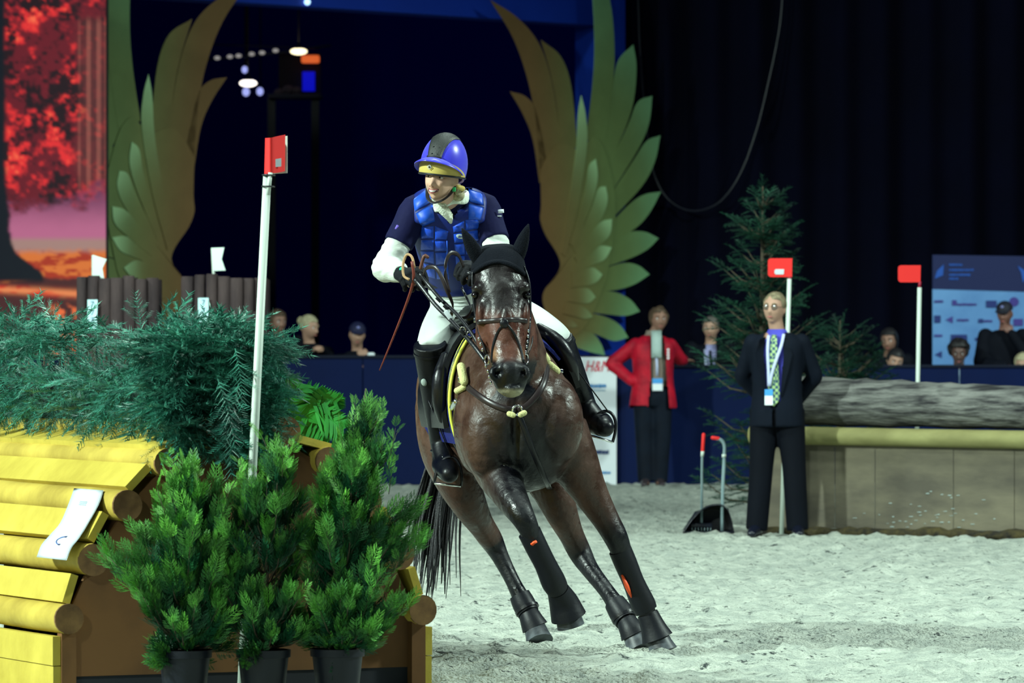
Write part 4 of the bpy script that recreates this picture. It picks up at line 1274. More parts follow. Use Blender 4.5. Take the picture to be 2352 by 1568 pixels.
MB().tube([P(1613, 1048, dS + .12), P(1614, 1036, dS + .12)], 0.0135, 10).build('collar', m_pole, t)
q = P(1611, 1200, dS + .12)
MB().box((q.x, q.y, q.z - 0.02), (0.16, 0.02, 0.03), bev=0.004).build('rake_head', m_tub, t)
for i in range(7): MB().tube([V((q.x - .07 + .0233 * i, q.y, q.z - .03)), V((q.x - .07 + .0233 * i, q.y - .01, 0.015))], 0.003, 6).build('tine', m_alu, t)
# ------------------------------------------------------------------ people
m_skin = mat('skin', lin(176, 138, 118), 0.5, 0.3, var=0.08, scale=12)
m_skin2 = mat('skin_tan', lin(142, 106, 90), 0.5, 0.3, var=0.08, scale=12)
m_white_eye = mat('eye_white', lin(225, 225, 225), 0.2, 0.5)
m_iris = mat('iris', lin(40, 34, 34), 0.15, 0.5)
m_lip = mat('lips', lin(168, 96, 92), 0.45)
m_teeth = mat('teeth', lin(240, 238, 228), 0.25)

def head_mesh(mb, M, smile=0.0, nu=56, nv=44):
    """head about 0.235 m high, centre at the origin, face to -y, z up"""
    pts = []
    def g(x, z, cx, cz, sx, sz): return math.exp(-((x - cx) / sx) ** 2 - ((z - cz) / sz) ** 2)
    for i in range(nv + 1):
        ph = math.pi * i / nv
        for j in range(nu):
            th = 2 * math.pi * j / nu
            x = 0.076 * math.sin(ph) * math.sin(th); y = -0.097 * math.sin(ph) * math.cos(th); z = 0.118 * math.cos(ph)
            if z < 0:
                q = (-z / 0.118)
                x *= 1 - 0.22 * q ** 1.3
                if y < 0: y *= 1 + 0.10 * q; 
                else: y *= 1 - 0.42 * q
            if y < 0:
                fx = abs(x)
                f = 1.0
                dy = 0
                dy -= 0.025 * g(x, z, 0, -0.030, .013, .016)          # nose tip
                dy -= 0.013 * g(x, z, 0, -0.005, .010, .026)          # bridge
                dy += 0.012 * g(fx, z, 0.031, 0.010, .015, .013)       # eye socket
                dy -= 0.006 * g(fx, z, 0.028, 0.031, .026, .009)       # brow
                dy -= 0.006 * g(x, z, 0, -0.063, .020, .012)          # lips
                dy += 0.004 * g(x, z, 0, -0.064, .022, .003)
                dy += 0.004 * g(x, z, 0, -0.079, .018, .006)
                dy -= 0.010 * g(x, z, 0, -0.098, .020, .014)          # chin
                dy -= (0.005 + 0.007 * smile) * g(fx, z, 0.040, -0.030, .017, .018)   # cheek
                dy += 0.004 * smile * g(fx, z, 0.029, -0.050, .006, .014)
                y += dy
                x *= 1 - 0.0 * f
            pts.append(V((x, y, z)))
    fs = []
    for i in range(nv):
        for j in range(nu):
            k = (j + 1) % nu
            fs.append((i * nu + j, (i + 1) * nu + j, (i + 1) * nu + k, i * nu + k))
    mb.add([M @ p for p in pts], fs)
    for sg in (-1, 1):      # ears
        R = M.to_3x3()
        mb.ell(M @ V((sg * 0.078, 0.012, -0.006)), (.008, .018, .031), R, 10, 8)

def face_parts(parent, M, skin=None, brow=None, eyes=True, mouth=True, lid=0.0):
    R = M.to_3x3()
    for sg in (-1, 1):
        if eyes:
            e = MB().ell(M @ V((sg * 0.031, -0.0765, 0.009)), (.0125, .0105, .0085), R, 12, 8).build('eye', m_white_eye, parent)
            MB().ell(M @ V((sg * 0.031, -0.0845, 0.009)), (.0055, .0035, .0055), R, 10, 6).build('iris', m_iris, e)
        if brow is not None:
            MB().tube([M @ V((sg * 0.014, -0.095, 0.030)), M @ V((sg * 0.030, -0.093, 0.035)), M @ V((sg * 0.047, -0.078, 0.029))], [.003, .0042, .002], 6, k=3).build('eyebrow', brow, parent)
    if mouth:
        MB().tube([M @ V((-0.022, -0.093, -0.063)), M @ V((0, -0.1035, -0.064)), M @ V((0.022, -0.093, -0.063))], [(.002, .002), (.0035, .006), (.002, .002)], 8, k=3, side=R @ V((0, 1, 0))).build('mouth', m_lip, parent)

def hair_cap(name, parent, M, m, front=0.082, r=(.089, .105, .098), cen=(0, .016, .034), lump=0.006, down=0.0, seed=0):
    """hair as a lumpy cap with the face left free"""
    mb = MB(); nu, nv = 40, 26; pts = []
    for i in range(nv + 1):
        ph = math.pi * i / nv
        for j in range(nu):
            th = 2 * math.pi * j / nu
            x = r[0] * math.sin(ph) * math.sin(th); y = -r[1] * math.sin(ph) * math.cos(th); z = r[2] * math.cos(ph)
            n = noise.noise(V((x * 40 + seed, y * 40, z * 16))) * lump + noise.noise(V((x * 14 + seed, y * 14, z * 8))) * lump * 1.3
            q = V((x, y, z)); q = q * (1 + n / 0.09)
            q += V(cen)
            if z < 0: q.y += 0.02 * (-z / r[2]); q.z -= down * (-z / r[2]) * (1 if y > -0.03 else 0)
            if z < 0.03 and y < -0.02: q.y = max(q.y, -0.035 - 0.0 * z)
            pts.append(M @ q)
    fs = []
    for i in range(nv):
        for j in range(nu):
            k = (j + 1) % nu
            fs.append((i * nu + j, (i + 1) * nu + j, (i + 1) * nu + k, i * nu + k))
    return mb.add(pts, fs).build(name, m, parent)

def hand(mb, wrist, d, nrm, side, curl=0.5, sc=1.0, spread=0.1):
    """palm and five bent fingers; d: direction of the hand, nrm: out of the back of the hand, side: +1 thumb along d x nrm"""
    d = V(d).normalized(); nrm = V(nrm); nrm = (nrm - d * nrm.dot(d)).normalized(); s = d.cross(nrm) * side
    w = V(wrist)
    mb.tube([w - d * .01 * sc, w + d * .03 * sc, w + d * .075 * sc, w + d * .09 * sc], [(.026 * sc, .019 * sc), (.036 * sc, .017 * sc), (.041 * sc, .015 * sc), (.038 * sc, .011 * sc)], 14, side=s, k=2)
    for i, (off, L_) in enumerate(((.030, .070), (.010, .080), (-.011, .075), (-.031, .058))):
        base = w + d * (.083 - .004 * abs(i - 1)) * sc + s * off * sc
        a = spread * (1.5 - i) * 0.5
        dd = (d * math.cos(a) + s * math.sin(a)).normalized()
        pts = [base - dd * .012 * sc, base]; ang = 0; p = base
        for q, fr in enumerate((.45, .31, .24)):
            ang += curl * (0.9 if q == 0 else 1.1)
            p = p + (dd * math.cos(ang) - nrm * math.sin(ang)) * L_ * fr * sc
            pts.append(p)
        mb.tube(pts, [.0098 * sc, .0098 * sc, .0088 * sc, .0080 * sc, .0066 * sc], 8, k=2, rnd=True)
    b0 = w + d * .022 * sc + s * .026 * sc
    pts = [b0, b0 + (d * .6 + s * .8).normalized() * .034 * sc - nrm * .006 * sc]
    pts.append(pts[-1] + (d * (1 - .3 * curl) + s * (.55 - .6 * curl) - nrm * .5 * curl).normalized() * .032 * sc)
    pts.append(pts[-1] + (d * 1 + s * (.2 - .5 * curl) - nrm * .7 * curl).normalized() * .024 * sc)
    mb.tube(pts, [.013 * sc, .0115 * sc, .0100 * sc, .0075 * sc], 8, k=2, rnd=True)

def head_matrix(pos, yaw=0, pitch=0, roll=0, sc=1.0):
    """yaw>0 turns the face to image left, pitch>0 looks down, roll>0 tips the head to image right"""
    return Matrix.Translation(V(pos)) @ Matrix.Rotation(-yaw, 4, 'Z') @ Matrix.Rotation(pitch, 4, 'X') @ Matrix.Rotation(roll, 4, 'Y') @ Matrix.Scale(sc, 4)

class Fig:
    """joints of a figure in its own frame (x to its left = image right when it faces the camera, -y forward, z up), metres for 1.78 m"""
    def __init__(s, base, yaw=0.0, sc=1.0, **j):
        s.M = Matrix.Translation(V(base)) @ Matrix.Rotation(-yaw, 4, 'Z') @ Matrix.Scale(sc, 4)
        s.sc = sc
        s.J = dict(hipL=(.09, 0, .93), kneeL=(.10, -.01, .50), ankL=(.11, .01, .09), hipR=(-.09, 0, .93), kneeR=(-.10, -.01, .50), ankR=(-.11, .01, .09),
                   shL=(.19, 0, 1.46), elL=(.25, .02, 1.17), wrL=(.26, -.05, .92), shR=(-.19, 0, 1.46), elR=(-.25, .02, 1.17), wrR=(-.26, -.05, .92), head=(0, -.02, 1.665), neck=(0, .0, 1.50))
        s.J.update(j)
        s.R = s.M.to_3x3()
    def p(s, k): return s.M @ V(s.J[k] if isinstance(k, str) else k)
    def torso(s, mb, rows, n=24, ex=2.2):
        """rows: (z, half width, half depth, x, y)"""
        mb.tube([s.p((r[3] if len(r) > 3 else 0, r[4] if len(r) > 4 else 0, r[0])) for r in rows], [(r[1] * s.sc, r[2] * s.sc) for r in rows], n, side=s.R @ V((1, 0, 0)), k=3, ex=ex)
    def limb(s, mb, names, rad, n=14, k=4):
        q = [s.p(x) for x in names]
        mb.tube(bend(*q), [r * s.sc for r in bendr(*rad)], n, k=3, rnd=True)

def body_core(fig, hm, vox, legs=True, arms='LR', hands=()):
    mb = MB()
    fig.torso(mb, [(.86, .14, .10), (.95, .155, .11), (1.08, .135, .095), (1.28, .155, .11), (1.40, .165, .10), (1.465, .12, .075), (1.50, .06, .058)])
    hc = hm @ V((0, 0.012, -0.06))
    mb.tube([fig.p((0, .01, 1.45)), fig.p('neck'), hc], [.062 * fig.sc, .056 * fig.sc, .055 * fig.sc], 14, k=3)
    head_mesh(mb, hm)
    for a in arms:
        fig.limb(mb, ['sh' + a, 'el' + a, 'wr' + a], [.05, .041, .029])
    if legs:
        for a in 'LR':
            fig.limb(mb, ['hip' + a, 'knee' + a, 'ank' + a], [.082, .055, .040])
            q = fig.J['ank' + a]
            mb.tube([fig.p((q[0], q[1] + .03, .05)), fig.p((q[0], q[1] - .05, .05)), fig.p((q[0] * 1.1, q[1] - .16, .035))], [(.035 * fig.sc, .04 * fig.sc), (.04 * fig.sc, .035 * fig.sc), (.03 * fig.sc, .02 * fig.sc)], 12, side=fig.R @ V((1, 0, 0)), k=2)
    for h in hands: hand(mb, *h)
    return fuse(mb, vox, 3, 0.5)

def shoes(fig, t, m):
    for a in 'LR':
        q = fig.J['ank' + a]; sg = 1 if a == 'L' else -1
        mb = MB()
        mb.tube([fig.p((q[0], q[1] + .06, .045)), fig.p((q[0], q[1] + .0, .055)), fig.p((q[0] + sg * .01, q[1] - .09, .045)), fig.p((q[0] + sg * .025, q[1] - .19, .028))],
                [(.036 * fig.sc, .042 * fig.sc), (.044 * fig.sc, .052 * fig.sc), (.046 * fig.sc, .040 * fig.sc), (.032 * fig.sc, .022 * fig.sc)], 16, side=fig.R @ V((1, 0, 0)), k=3, rnd=True)
        o = mb.build('shoe', m, t)
        v = [fig.p((q[0] + sg * .012 * f, q[1] + y, 0.0)) for f, y in ((0, .07), (1, -.08), (2, -.2))]
        MB().tube([p + V((0, 0, .008)) for p in v], [(.038 * fig.sc, .009), (.046 * fig.sc, .009), (.034 * fig.sc, .009)], 14, side=fig.R @ V((1, 0, 0)), k=3).build('sole', m_black, o)

def trousers(fig, t, m, w=1.0, zbot=.06, vox=.012, top=1.0):
    mb = MB()
    fig.torso(mb, [(.80, .165 * w, .115), (.88, .175 * w, .125), (.96, .172 * w, .122), (top, .155 * w, .112)])
    for a in 'LR':
        q = fig.J['ank' + a]
        mb.tube(bend(fig.p('hip' + a), fig.p('knee' + a), fig.p((q[0], q[1] - .01, zbot))), [x * w * fig.sc for x in bendr(.108, .084, .078)], 18, k=3)
    r = fuse(mb, vox, 3)
    return make('trousers', r.v, r.f, m, t)

# --- official in the dark suit
m_suit = mat('dark_suit', lin(7, 15, 28), 0.8, 0.12, var=0.2, scale=5, bump=0.15, bscale=30)
m_trous = mat('dark_trousers', lin(4, 8, 18), 0.8, 0.12, var=0.2, scale=5)
m_shirtv = mat('violet_shirt', lin(76, 76, 186), 0.7, 0.2)
m_lany = mat('lanyard', lin(180, 188, 220), 0.6)
m_badge = mat('badge_blue', lin(70, 150, 220), 0.4); m_badgew = mat('badge_white', lin(226, 234, 240), 0.4)
m_gray_hair = mat('grey_blond_hair', lin(138, 128, 100), 0.6, 0.3, col2=lin(86, 76, 60), scale=60, stretch=(1, 1, .3))
m_brown_hair = mat('brown_hair', lin(92, 74, 56), 0.6, 0.3, col2=lin(54, 42, 34), scale=60, stretch=(1, 1, .3))
m_dark_hair = mat('dark_hair', lin(34, 32, 34), 0.55, 0.35, col2=lin(16, 15, 18), scale=60)
m_blond = mat('blond_hair', lin(190, 184, 150), 0.6, 0.3, col2=lin(130, 120, 92), scale=60)
dM = 37.6
base = V((P(1785, 800, dM).x, dM, 0))
sm = thing('person', 'person in a dark suit with patterned tie and lanyard, standing before the grey log jump', 'person', base)
fg = Fig(base, 0.12, 1.005, hipL=(.09, 0, .93), kneeL=(.125, -.01, .50), ankL=(.15, .0, .09), kneeR=(-.115, -.01, .50), ankR=(-.15, .0, .09), elL=(.27, .08, 1.17), wrL=(.12, .2, .98), elR=(-.26, .08, 1.17), wrR=(-.10, .2, .98), shL=(.175, .01, 1.415), shR=(-.175, .01, 1.415))
hm = head_matrix(fg.p('head') + V((-0.02, 0, 0)), 0.38, -0.03, 0.03, 1.0)
r = body_core(fg, hm, .008, hands=((fg.p('wrL'), fg.R @ V((-1, .3, -.4)), fg.R @ V((0, 1, 0)), 1, .5), (fg.p('wrR'), fg.R @ V((1, .4, -.4)), fg.R @ V((0, 1, 0)), -1, .5)))
make('body', r.v, r.f, m_skin, sm)
face_parts(sm, hm, brow=m_gray_hair)
hair_cap('hair', sm, hm, m_gray_hair, r=(.085, .102, .092), lump=.004, seed=2)
trousers(fg, sm, m_trous, 1.04, .045)
shoes(fg, sm, m_tub)
mb = MB(); fg.torso(mb, [(.93, .15, .115), (1.08, .15, .115), (1.28, .165, .125), (1.40, .165, .11), (1.45, .12, .085), (1.49, .078, .07), (1.515, .066, .064)])
r = fuse(mb, .009, 3); make('shirt', r.v, r.f, m_shirtv, sm)
mb = MB()
fg.torso(mb, [(.80, .20, .15), (.92, .195, .15), (1.08, .18, .14), (1.28, .19, .15), (1.40, .20, .135), (1.455, .165, .105), (1.49, .10, .08)], ex=2.4)
for a in 'LR': fg.limb(mb, ['sh' + a, 'el' + a, 'wr' + a], [.070, .060, .050], 16)
r = fuse(mb, .011, 3)
Minv = fg.M.inverted()
def opening(c):
    q = Minv @ V(tuple(c))
    if q.y > -0.02: return False
    w = np.interp(q.z, [.80, .93, 1.0, 1.2, 1.36, 1.5], [.012, .012, .05, .062, .075, .075])
    return abs(q.x + .015) < w
r = cut(r, opening)
make('jacket', r.v, r.f, m_suit, sm)
# lapels, tie, lanyard, badge, glasses
def on_chest(x, z, y=-.135): return fg.p((x, y, z))
for sg in (-1, 1):
    L_ = [[on_chest(sg * .06 - .015, 1.46, -.10), on_chest(sg * .105 - .015, 1.44, -.10)], [on_chest(sg * .075 - .015, 1.36, -.142), on_chest(sg * .135 - .015, 1.33, -.135)], [on_chest(sg * .062 - .015, 1.2, -.152), on_chest(sg * .11 - .015, 1.22, -.150)], [on_chest(sg * .05 - .015, 1.02, -.148), on_chest(sg * .06 - .015, 1.03, -.148)]]
    MB().sheet(L_, fg.R @ V((0, -.006, 0))).build('lapel', m_suit, sm)
m_tie = mat('tie', lin(96, 124, 108), 0.5)
nt = m_tie.node_tree; ck = nt.nodes.new('ShaderNodeTexChecker'); ck.inputs['Scale'].default_value = 46
ck.inputs['Color1'].default_value = lin(150, 180, 120) + (1,); ck.inputs['Color2'].default_value = lin(30, 66, 92) + (1,)
tcn = nt.nodes.new('ShaderNodeTexCoord'); nt.links.new(tcn.outputs['Object'], ck.inputs['Vector']); nt.links.new(ck.outputs[0], nt.nodes['Principled BSDF'].inputs['Base Color'])
G = [[on_chest(-.005 + dx - .01, z, y) for dx in (-w, 0, w)] for z, w, y in ((1.475, .018, -.10), (1.44, .022, -.125), (1.30, .030, -.15), (1.15, .038, -.148), (1.03, .044, -.142), (.985, .03, -.142), (.955, .004, -.142))]
G = [[a + (fg.R @ V((0, -.008 if i == 1 else 0, 0))) for i, a in enumerate(r_)] for r_ in G]
MB().sheet(G, fg.R @ V((0, .006, 0))).build('tie', m_tie, sm)
for pts in ([(-.055, -.10, 1.47), (-.06, -.14, 1.36), (-.052, -.16, 1.2), (-.05, -.16, 1.10)], [(.055, -.10, 1.48), (.04, -.135, 1.40), (0.0, -.165, 1.28), (-.03, -.166, 1.18), (-.045, -.162, 1.10)]):
    MB().tube([fg.p(q) for q in pts], [(.011, .003)] * len(pts), 8, k=3, side=fg.R @ V((1, 0, 0))).build('lanyard', m_lany, sm)
bd = MB().box(fg.p((-.05, -.16, 1.0)), (.06, .006, .075)).build('badge', m_badgew, sm, smooth=False)
MB().box(fg.p((-.05, -.163, 1.055)), (.06, .006, .045)).build('badge_top', m_badge, bd, smooth=False)
def glasses(t, M, m):
    R = M.to_3x3(); mb = MB()
    for sg in (-1, 1):
        n = 18; pts = [M @ V((sg * .032 + .024 * math.cos(2 * math.pi * i / n), -.098 + .012 * abs(math.cos(2 * math.pi * i / n)) * (1 if sg * math.cos(2 * math.pi * i / n) > 0 else 0), .007 + .017 * math.sin(2 * math.pi * i / n))) for i in range(n + 1)]
        mb.tube(pts, .0016, 5)
        mb.tube([M @ V((sg * .056, -.088, .010)), M @ V((sg * .08, .0, .012))], .0016, 5)
    mb.tube([M @ V((-.009, -.1, .008)), M @ V((.009, -.1, .008))], .0016, 5)
    g_ = mb.build('glasses', m, t)
    for sg in (-1, 1):
        MB().ell(M @ V((sg * .032, -.097, .007)), (.023, .0012, .016), R, 12, 6).build('lens', mat('lens', lin(104, 90, 80), 0.05, 0.5), g_)
glasses(sm, hm, m_black)

# --- person in the red jacket
dR = 50.75
base = V((P(1500, 800, dR).x, dR, 0))
rm = thing('person', 'person in a red jacket with one hand on the hip, leaning on the blue barrier', 'person', base)
fg = Fig(base, 0.0, 1.0, kneeL=(.09, -.02, .50), ankL=(.06, .0, .09), kneeR=(-.09, -.02, .50), ankR=(-.07, -.02, .09), hipL=(.08, 0, .93), hipR=(-.09, 0, .93),
         shL=(.17, .02, 1.40), elL=(.27, .16, 1.27), wrL=(.31, .38, 1.255), shR=(-.17, .0, 1.405), elR=(-.41, .06, 1.22), wrR=(-.21, -.06, 1.05), head=(.06, -.03, 1.66))
hm = head_matrix(fg.p('head'), -0.15, 0.05, 0.03, 1.0)
r = body_core(fg, hm, .008, hands=((fg.p('wrL'), fg.R @ V((.6, .6, .0)), V((0, 0, 1)), -1, .15), (fg.p('wrR'), fg.R @ V((.9, -.3, -.35)), fg.R @ V((-.2, -1, 0)), -1, .6)))
make('body', r.v, r.f, m_skin2, rm)
face_parts(rm, hm, brow=m_brown_hair)
hair_cap('hair', rm, hm, m_brown_hair, r=(.094, .108, .10), lump=.010, down=.03, seed=7)
trousers(fg, rm, mat('blue_grey_jeans', lin(9, 20, 34), 0.75, 0.15, col2=lin(6, 13, 25), scale=5), 1.05, .05)
shoes(fg, rm, mat('brown_shoe', lin(50, 42, 46), 0.4, 0.4))
mb = MB(); fg.torso(mb, [(.90, .16, .12), (1.08, .15, .115), (1.28, .165, .125), (1.40, .165, .11), (1.46, .12, .085), (1.52, .075, .07), (1.55, .07, .068)])
r = fuse(mb, .010, 3); make('cardigan', r.v, r.f, mat('taupe_knit', lin(128, 116, 106), 0.9, 0.2, bump=.5, bscale=60), rm)
mb = MB()
fg.torso(mb, [(.78, .24, .165), (.90, .225, .16), (1.08, .20, .15), (1.28, .21, .155), (1.40, .215, .14), (1.455, .17, .11), (1.50, .10, .085)], ex=2.3)
for a in 'LR': fg.limb(mb, ['sh' + a, 'el' + a, 'wr' + a], [.074, .066, .054], 16)
r = fuse(mb, .011, 3)
Mi2 = fg.M.inverted()
def open2(c):
    q = Mi2 @ V(tuple(c))
    if q.y > -0.02: return False
    a = np.interp(q.z, [.7, .9, 1.1, 1.3, 1.5], [-.06, -.045, -.03, -.03, -.03]); b_ = np.interp(q.z, [.7, .9, 1.1, 1.3, 1.5], [.17, .15, .13, .12, .10])
    if q.z < .80 - .05 * q.x and q.x < 0: return True
    return a < q.x < b_
r = cut(r, open2)
make('jacket', r.v, r.f, mat('red_jacket', lin(186, 16, 42), 0.6, 0.2, col2=lin(136, 9, 34), scale=6, bump=.3, bscale=18, bdist=.02), rm)
G = [[fg.p((x, y, z)) for x in (-.02, .03, .08)] for z, y in ((1.55, -.09), (1.47, -.13), (1.36, -.145), (1.28, -.148))]
MB().sheet(G, fg.R @ V((0, -.02, 0))).build('scarf', mat('pale_scarf', lin(164, 184, 180), .9, bump=.6, bscale=40), rm)
MB().tube([fg.p((.02, -.15, 1.42)), fg.p((.035, -.155, 1.2)), fg.p((.035, -.15, 1.10))], [(.012, .003)] * 3, 8, side=(1, 0, 0)).build('lanyard', m_lany, rm)
bd = MB().box(fg.p((.04, -.15, 1.01)), (.10, .006, .11)).build('badge', m_badgew, rm, smooth=False)
MB().box(fg.p((.04, -.153, 1.05)), (.10, .006, .05)).build('badge_top', m_badge, bd, smooth=False)
for k_ in range(4):
    MB().box(fg.p((.145, -.152 + .0 * k_, 1.36 - .028 * k_)), (.022, .004, .018)).build('white_print', m_badgew, rm, smooth=False)

# --- spectators: seen from the chest up
def spectator(label, px, pytop, d, yaw, pitch, roll, hairm, coat, skin, group=None, hairkw=None, cap=None, arms=None, shirt=None, sc=1.0, lean=0.1, bun=False, beard=False, stand=True, seat=None):
    top = P(px, pytop, d)
    hz = top.z - 0.118 * sc
    dz = hz - 1.665 * sc
    base = V((top.x, d, dz if not stand else min(dz, 0) if dz < 0 else dz))
    t = thing('person', label, 'person', V((top.x, d, 0)), group)
    kw = dict(head=(0, -lean - .02, 1.665), neck=(0, -lean * .8, 1.50))
    if arms: kw.update(arms)
    fg = Fig(V((top.x, d, dz)), 0, sc, **kw)
    hm = head_matrix(fg.p('head'), yaw, pitch, roll, sc)
    mb = MB()
    L0 = lean
    rows = [(.80, .16, .12, 0, .03), (1.0, .16, .12, 0, .02), (1.2, .165, .12, 0, -L0 * .3), (1.38, .17, .105, 0, -L0 * .65), (1.465, .12, .08, 0, -L0 * .8), (1.50, .06, .058, 0, -L0 * .8)]
    fg.torso(mb, rows)
    mb.tube([fg.p((0, -L0 * .7, 1.44)), fg.p('neck'), hm @ V((0, .012, -.06))], [.062 * sc, .056 * sc, .055 * sc], 14, k=3)
    head_mesh(mb, hm)
    for a in 'LR':
        fg.limb(mb, ['sh' + a, 'el' + a, 'wr' + a], [.05, .041, .029])
        w = fg.p('wr' + a); e = fg.p('el' + a)
        dd = (w - e).normalized()
        hand(mb, w, dd + V((0, 0, -.15)), V((0, -.3, 1)) if abs(dd.z) < .6 else V((0, -1, .3)), 1 if a == 'L' else -1, .55, sc)
    # legs down to the floor
    zf = -dz / sc
    for a, sg in (('L', 1), ('R', -1)):
        mb.tube([fg.p((sg * .09, .02, .9)), fg.p((sg * .10, .0, (.9 + zf) / 2)), fg.p((sg * .10, .02, zf + .06)), fg.p((sg * .10, -.12, zf + .03))], [.085 * sc, .055 * sc, .04 * sc, .03 * sc], 12, k=3)
    r = fuse(mb, .0115, 3)
    make('body', r.v, r.f, skin, t)
    face_parts(t, hm, brow=hairm)
    if hairkw is not None: hair_cap('hair', t, hm, hairm, **hairkw)
    mb = MB()
    fg.torso(mb, [(.66, .20, .15, 0, .03), (.9, .20, .15, 0, .03), (1.1, .195, .145, 0, 0), (1.3, .205, .14, 0, -L0 * .5), (1.40, .205, .125, 0, -L0 * .68), (1.46, .16, .10, 0, -L0 * .8), (1.50, .09, .08, 0, -L0 * .8)], ex=2.3)
    for a in 'LR': fg.limb(mb, ['sh' + a, 'el' + a, 'wr' + a], [.08, .066, .050], 14)
    r = fuse(mb, .016, 3); make('jacket', r.v, r.f, coat, t)
    mb = MB()
    for sg in (1, -1):
        mb.tube([fg.p((sg * .09, .02, .92)), fg.p((sg * .10, .0, (.9 + zf) / 2)), fg.p((sg * .10, .02, zf + .05))], [.11 * sc, .085 * sc, .075 * sc], 12, k=3)
    r = fuse(mb, .018, 2); make('trousers', r.v, r.f, m_trous, t)
    R = hm.to_3x3()
    if bun: MB().ell(hm @ V((0, .125, .045)), (.035, .035, .042), R).build('hair_bun', hairm, t)
    if cap is not None:
        mb = MB(); pts = []; fs = []
        for i in range(9):
            ph = math.pi / 2 * i / 8
            for j in range(28):
                th = 2 * math.pi * j / 28
                pts.append(hm @ V((.086 * math.sin(ph) * math.sin(th), .006 - .106 * math.sin(ph) * math.cos(th), .045 + .088 * math.cos(ph))))
        for i in range(8):
            for j in range(28):
                k_ = (j + 1) % 28; fs.append((i * 28 + j, (i + 1) * 28 + j, (i + 1) * 28 + k_, i * 28 + k_))
        mb.add(pts, fs)
        c = mb.build('cap', cap, t)
        G = [[hm @ V((x, -.095 - y * (1 - (x / .085) ** 2) + .03 * (x / .085) ** 2, .045 - .2 * y)) for x in np.linspace(-.075, .075, 9)] for y in (0, .035, .07)]
        MB().sheet(G, R @ V((0, 0, -.005))).build('cap_peak', cap, c)
        MB().ell(hm @ V((0, -.094, .085)), (.018, .006, .013), R).build('cap_badge', mat('capbadge', lin(120, 124, 180), .5), c)
    if shirt is not None:
        G = [[fg.p((x, y - L0 * .7, z)) for x in (-w, 0, w)] for z, w, y in ((1.50, .05, -.085), (1.42, .055, -.122), (1.30, .04, -.142), (1.18, .02, -.148))]
        MB().sheet(G, fg.R @ V((0, -.008, 0))).build('shirt_front', shirt, t)
    return t, fg, hm
coat_dark = mat('black_coat', lin(7, 11, 22), 0.8, 0.12, var=.2, scale=6)
coat_navy = mat('navy_coat', lin(9, 15, 30), 0.8, 0.12, var=.2, scale=6)
lean_arms = dict(shL=(.18, -.10, 1.42), elL=(.24, -.26, 1.16), wrL=(.06, -.44, 1.16), shR=(-.18, -.10, 1.42), elR=(-.24, -.26, 1.16), wrR=(-.02, -.46, 1.13))
DS = 52.1
spectator('person with brown hair partly hidden behind the flag pole and fir hedge', 640, 713, DS + .3, -0.5, .1, 0, m_brown_hair, coat_dark, m_skin2, 'spectators behind the barrier', dict(lump=.006, seed=4), lean=.12)
spectator('person with blond hair in a bun, resting both hands on the barrier', 712, 725, DS, -0.95, .2, 0, m_blond, coat_dark, m_skin, 'spectators behind the barrier', dict(lump=.003, seed=5, r=(.084, .103, .094)), bun=True, arms=dict(shL=(.17, -.06, 1.40), elL=(.22, -.26, 1.30), wrL=(.14, -.50, 1.44), shR=(-.19, -.10, 1.40), elR=(-.10, -.32, 1.30), wrR=(.05, -.50, 1.42)), lean=.15)
spectator('person in a dark cap looking down with one hand at the chin', 822, 742, DS, -0.1, .12, .05, m_dark_hair, coat_dark, m_skin, 'spectators behind the barrier', None, cap=mat('navy_cap', lin(18, 22, 58), .7), arms=dict(shL=(.18, -.10, 1.40), elL=(.22, -.34, 1.26), wrL=(.10, -.36, 1.42), shR=(-.18, -.10, 1.40), elR=(-.22, -.30, 1.30), wrR=(-0.02, -.36, 1.34)), lean=.22)
o = MB().box(V((P(853, 829, DS - .42).x, DS - 0.5, 1.305)), (.075, .05, .05), bev=.02).build('paper_cup', mat('cup_white', lin(226, 236, 240), .5), origin=V((P(853, 829, DS - .42).x, DS - 0.5, 1.29)))
tag(o, 'small white crumpled cup standing on the barrier beside the capped person', 'cup')
ts, fg, hm = spectator('person in a dark suit with white shirt and lanyard behind the blue barrier', 1632, 727, DS, 0.2, .1, 0, mat('grey_hair', lin(110, 106, 98), .6, col2=lin(60, 56, 54), scale=60), coat_dark, m_skin, 'spectators behind the barrier', dict(lump=.003, seed=11, r=(.083, .101, .09)), shirt=mat('pale_violet_shirt', lin(170, 170, 220), .6), lean=.04)
MB().tube([fg.p((-.01, -.165, 1.44)), fg.p((0, -.185, 1.30)), fg.p((.0, -.185, 1.16))], [(.012, .004), (.016, .005), (.02, .004)], 8, side=(1, 0, 0)).build('tie', m_trous, ts)
MB().tube([fg.p((-.06, -.13, 1.45)), fg.p((-.055, -.18, 1.30)), fg.p((-.05, -.185, 1.08))], [(.012, .004)] * 3, 8, side=(1, 0, 0)).build('lanyard', m_lany, ts)
spectator('person with long dark hair smiling, behind the one resting the head on a hand', 2040, 756, DS + .7, 0.3, .15, -.05, m_dark_hair, coat_dark, m_skin2, 'spectators behind the log jump', dict(lump=.006, seed=14, down=.08, r=(.092, .108, .10)), lean=.1)
spectator('person in dark clothes resting the head on one hand beside the red flag pole', 2052, 802, DS, -.1, .3, .2, m_dark_hair, coat_dark, m_skin, 'spectators behind the log jump', dict(lump=.004, seed=15), arms=dict(shL=(.18, -.10, 1.42), elL=(.20, -.3, 1.30), wrL=(.10, -.20, 1.50), shR=(-.18, -.10, 1.42), elR=(-.24, -.26, 1.26), wrR=(.02, -.42, 1.30)), lean=.2)
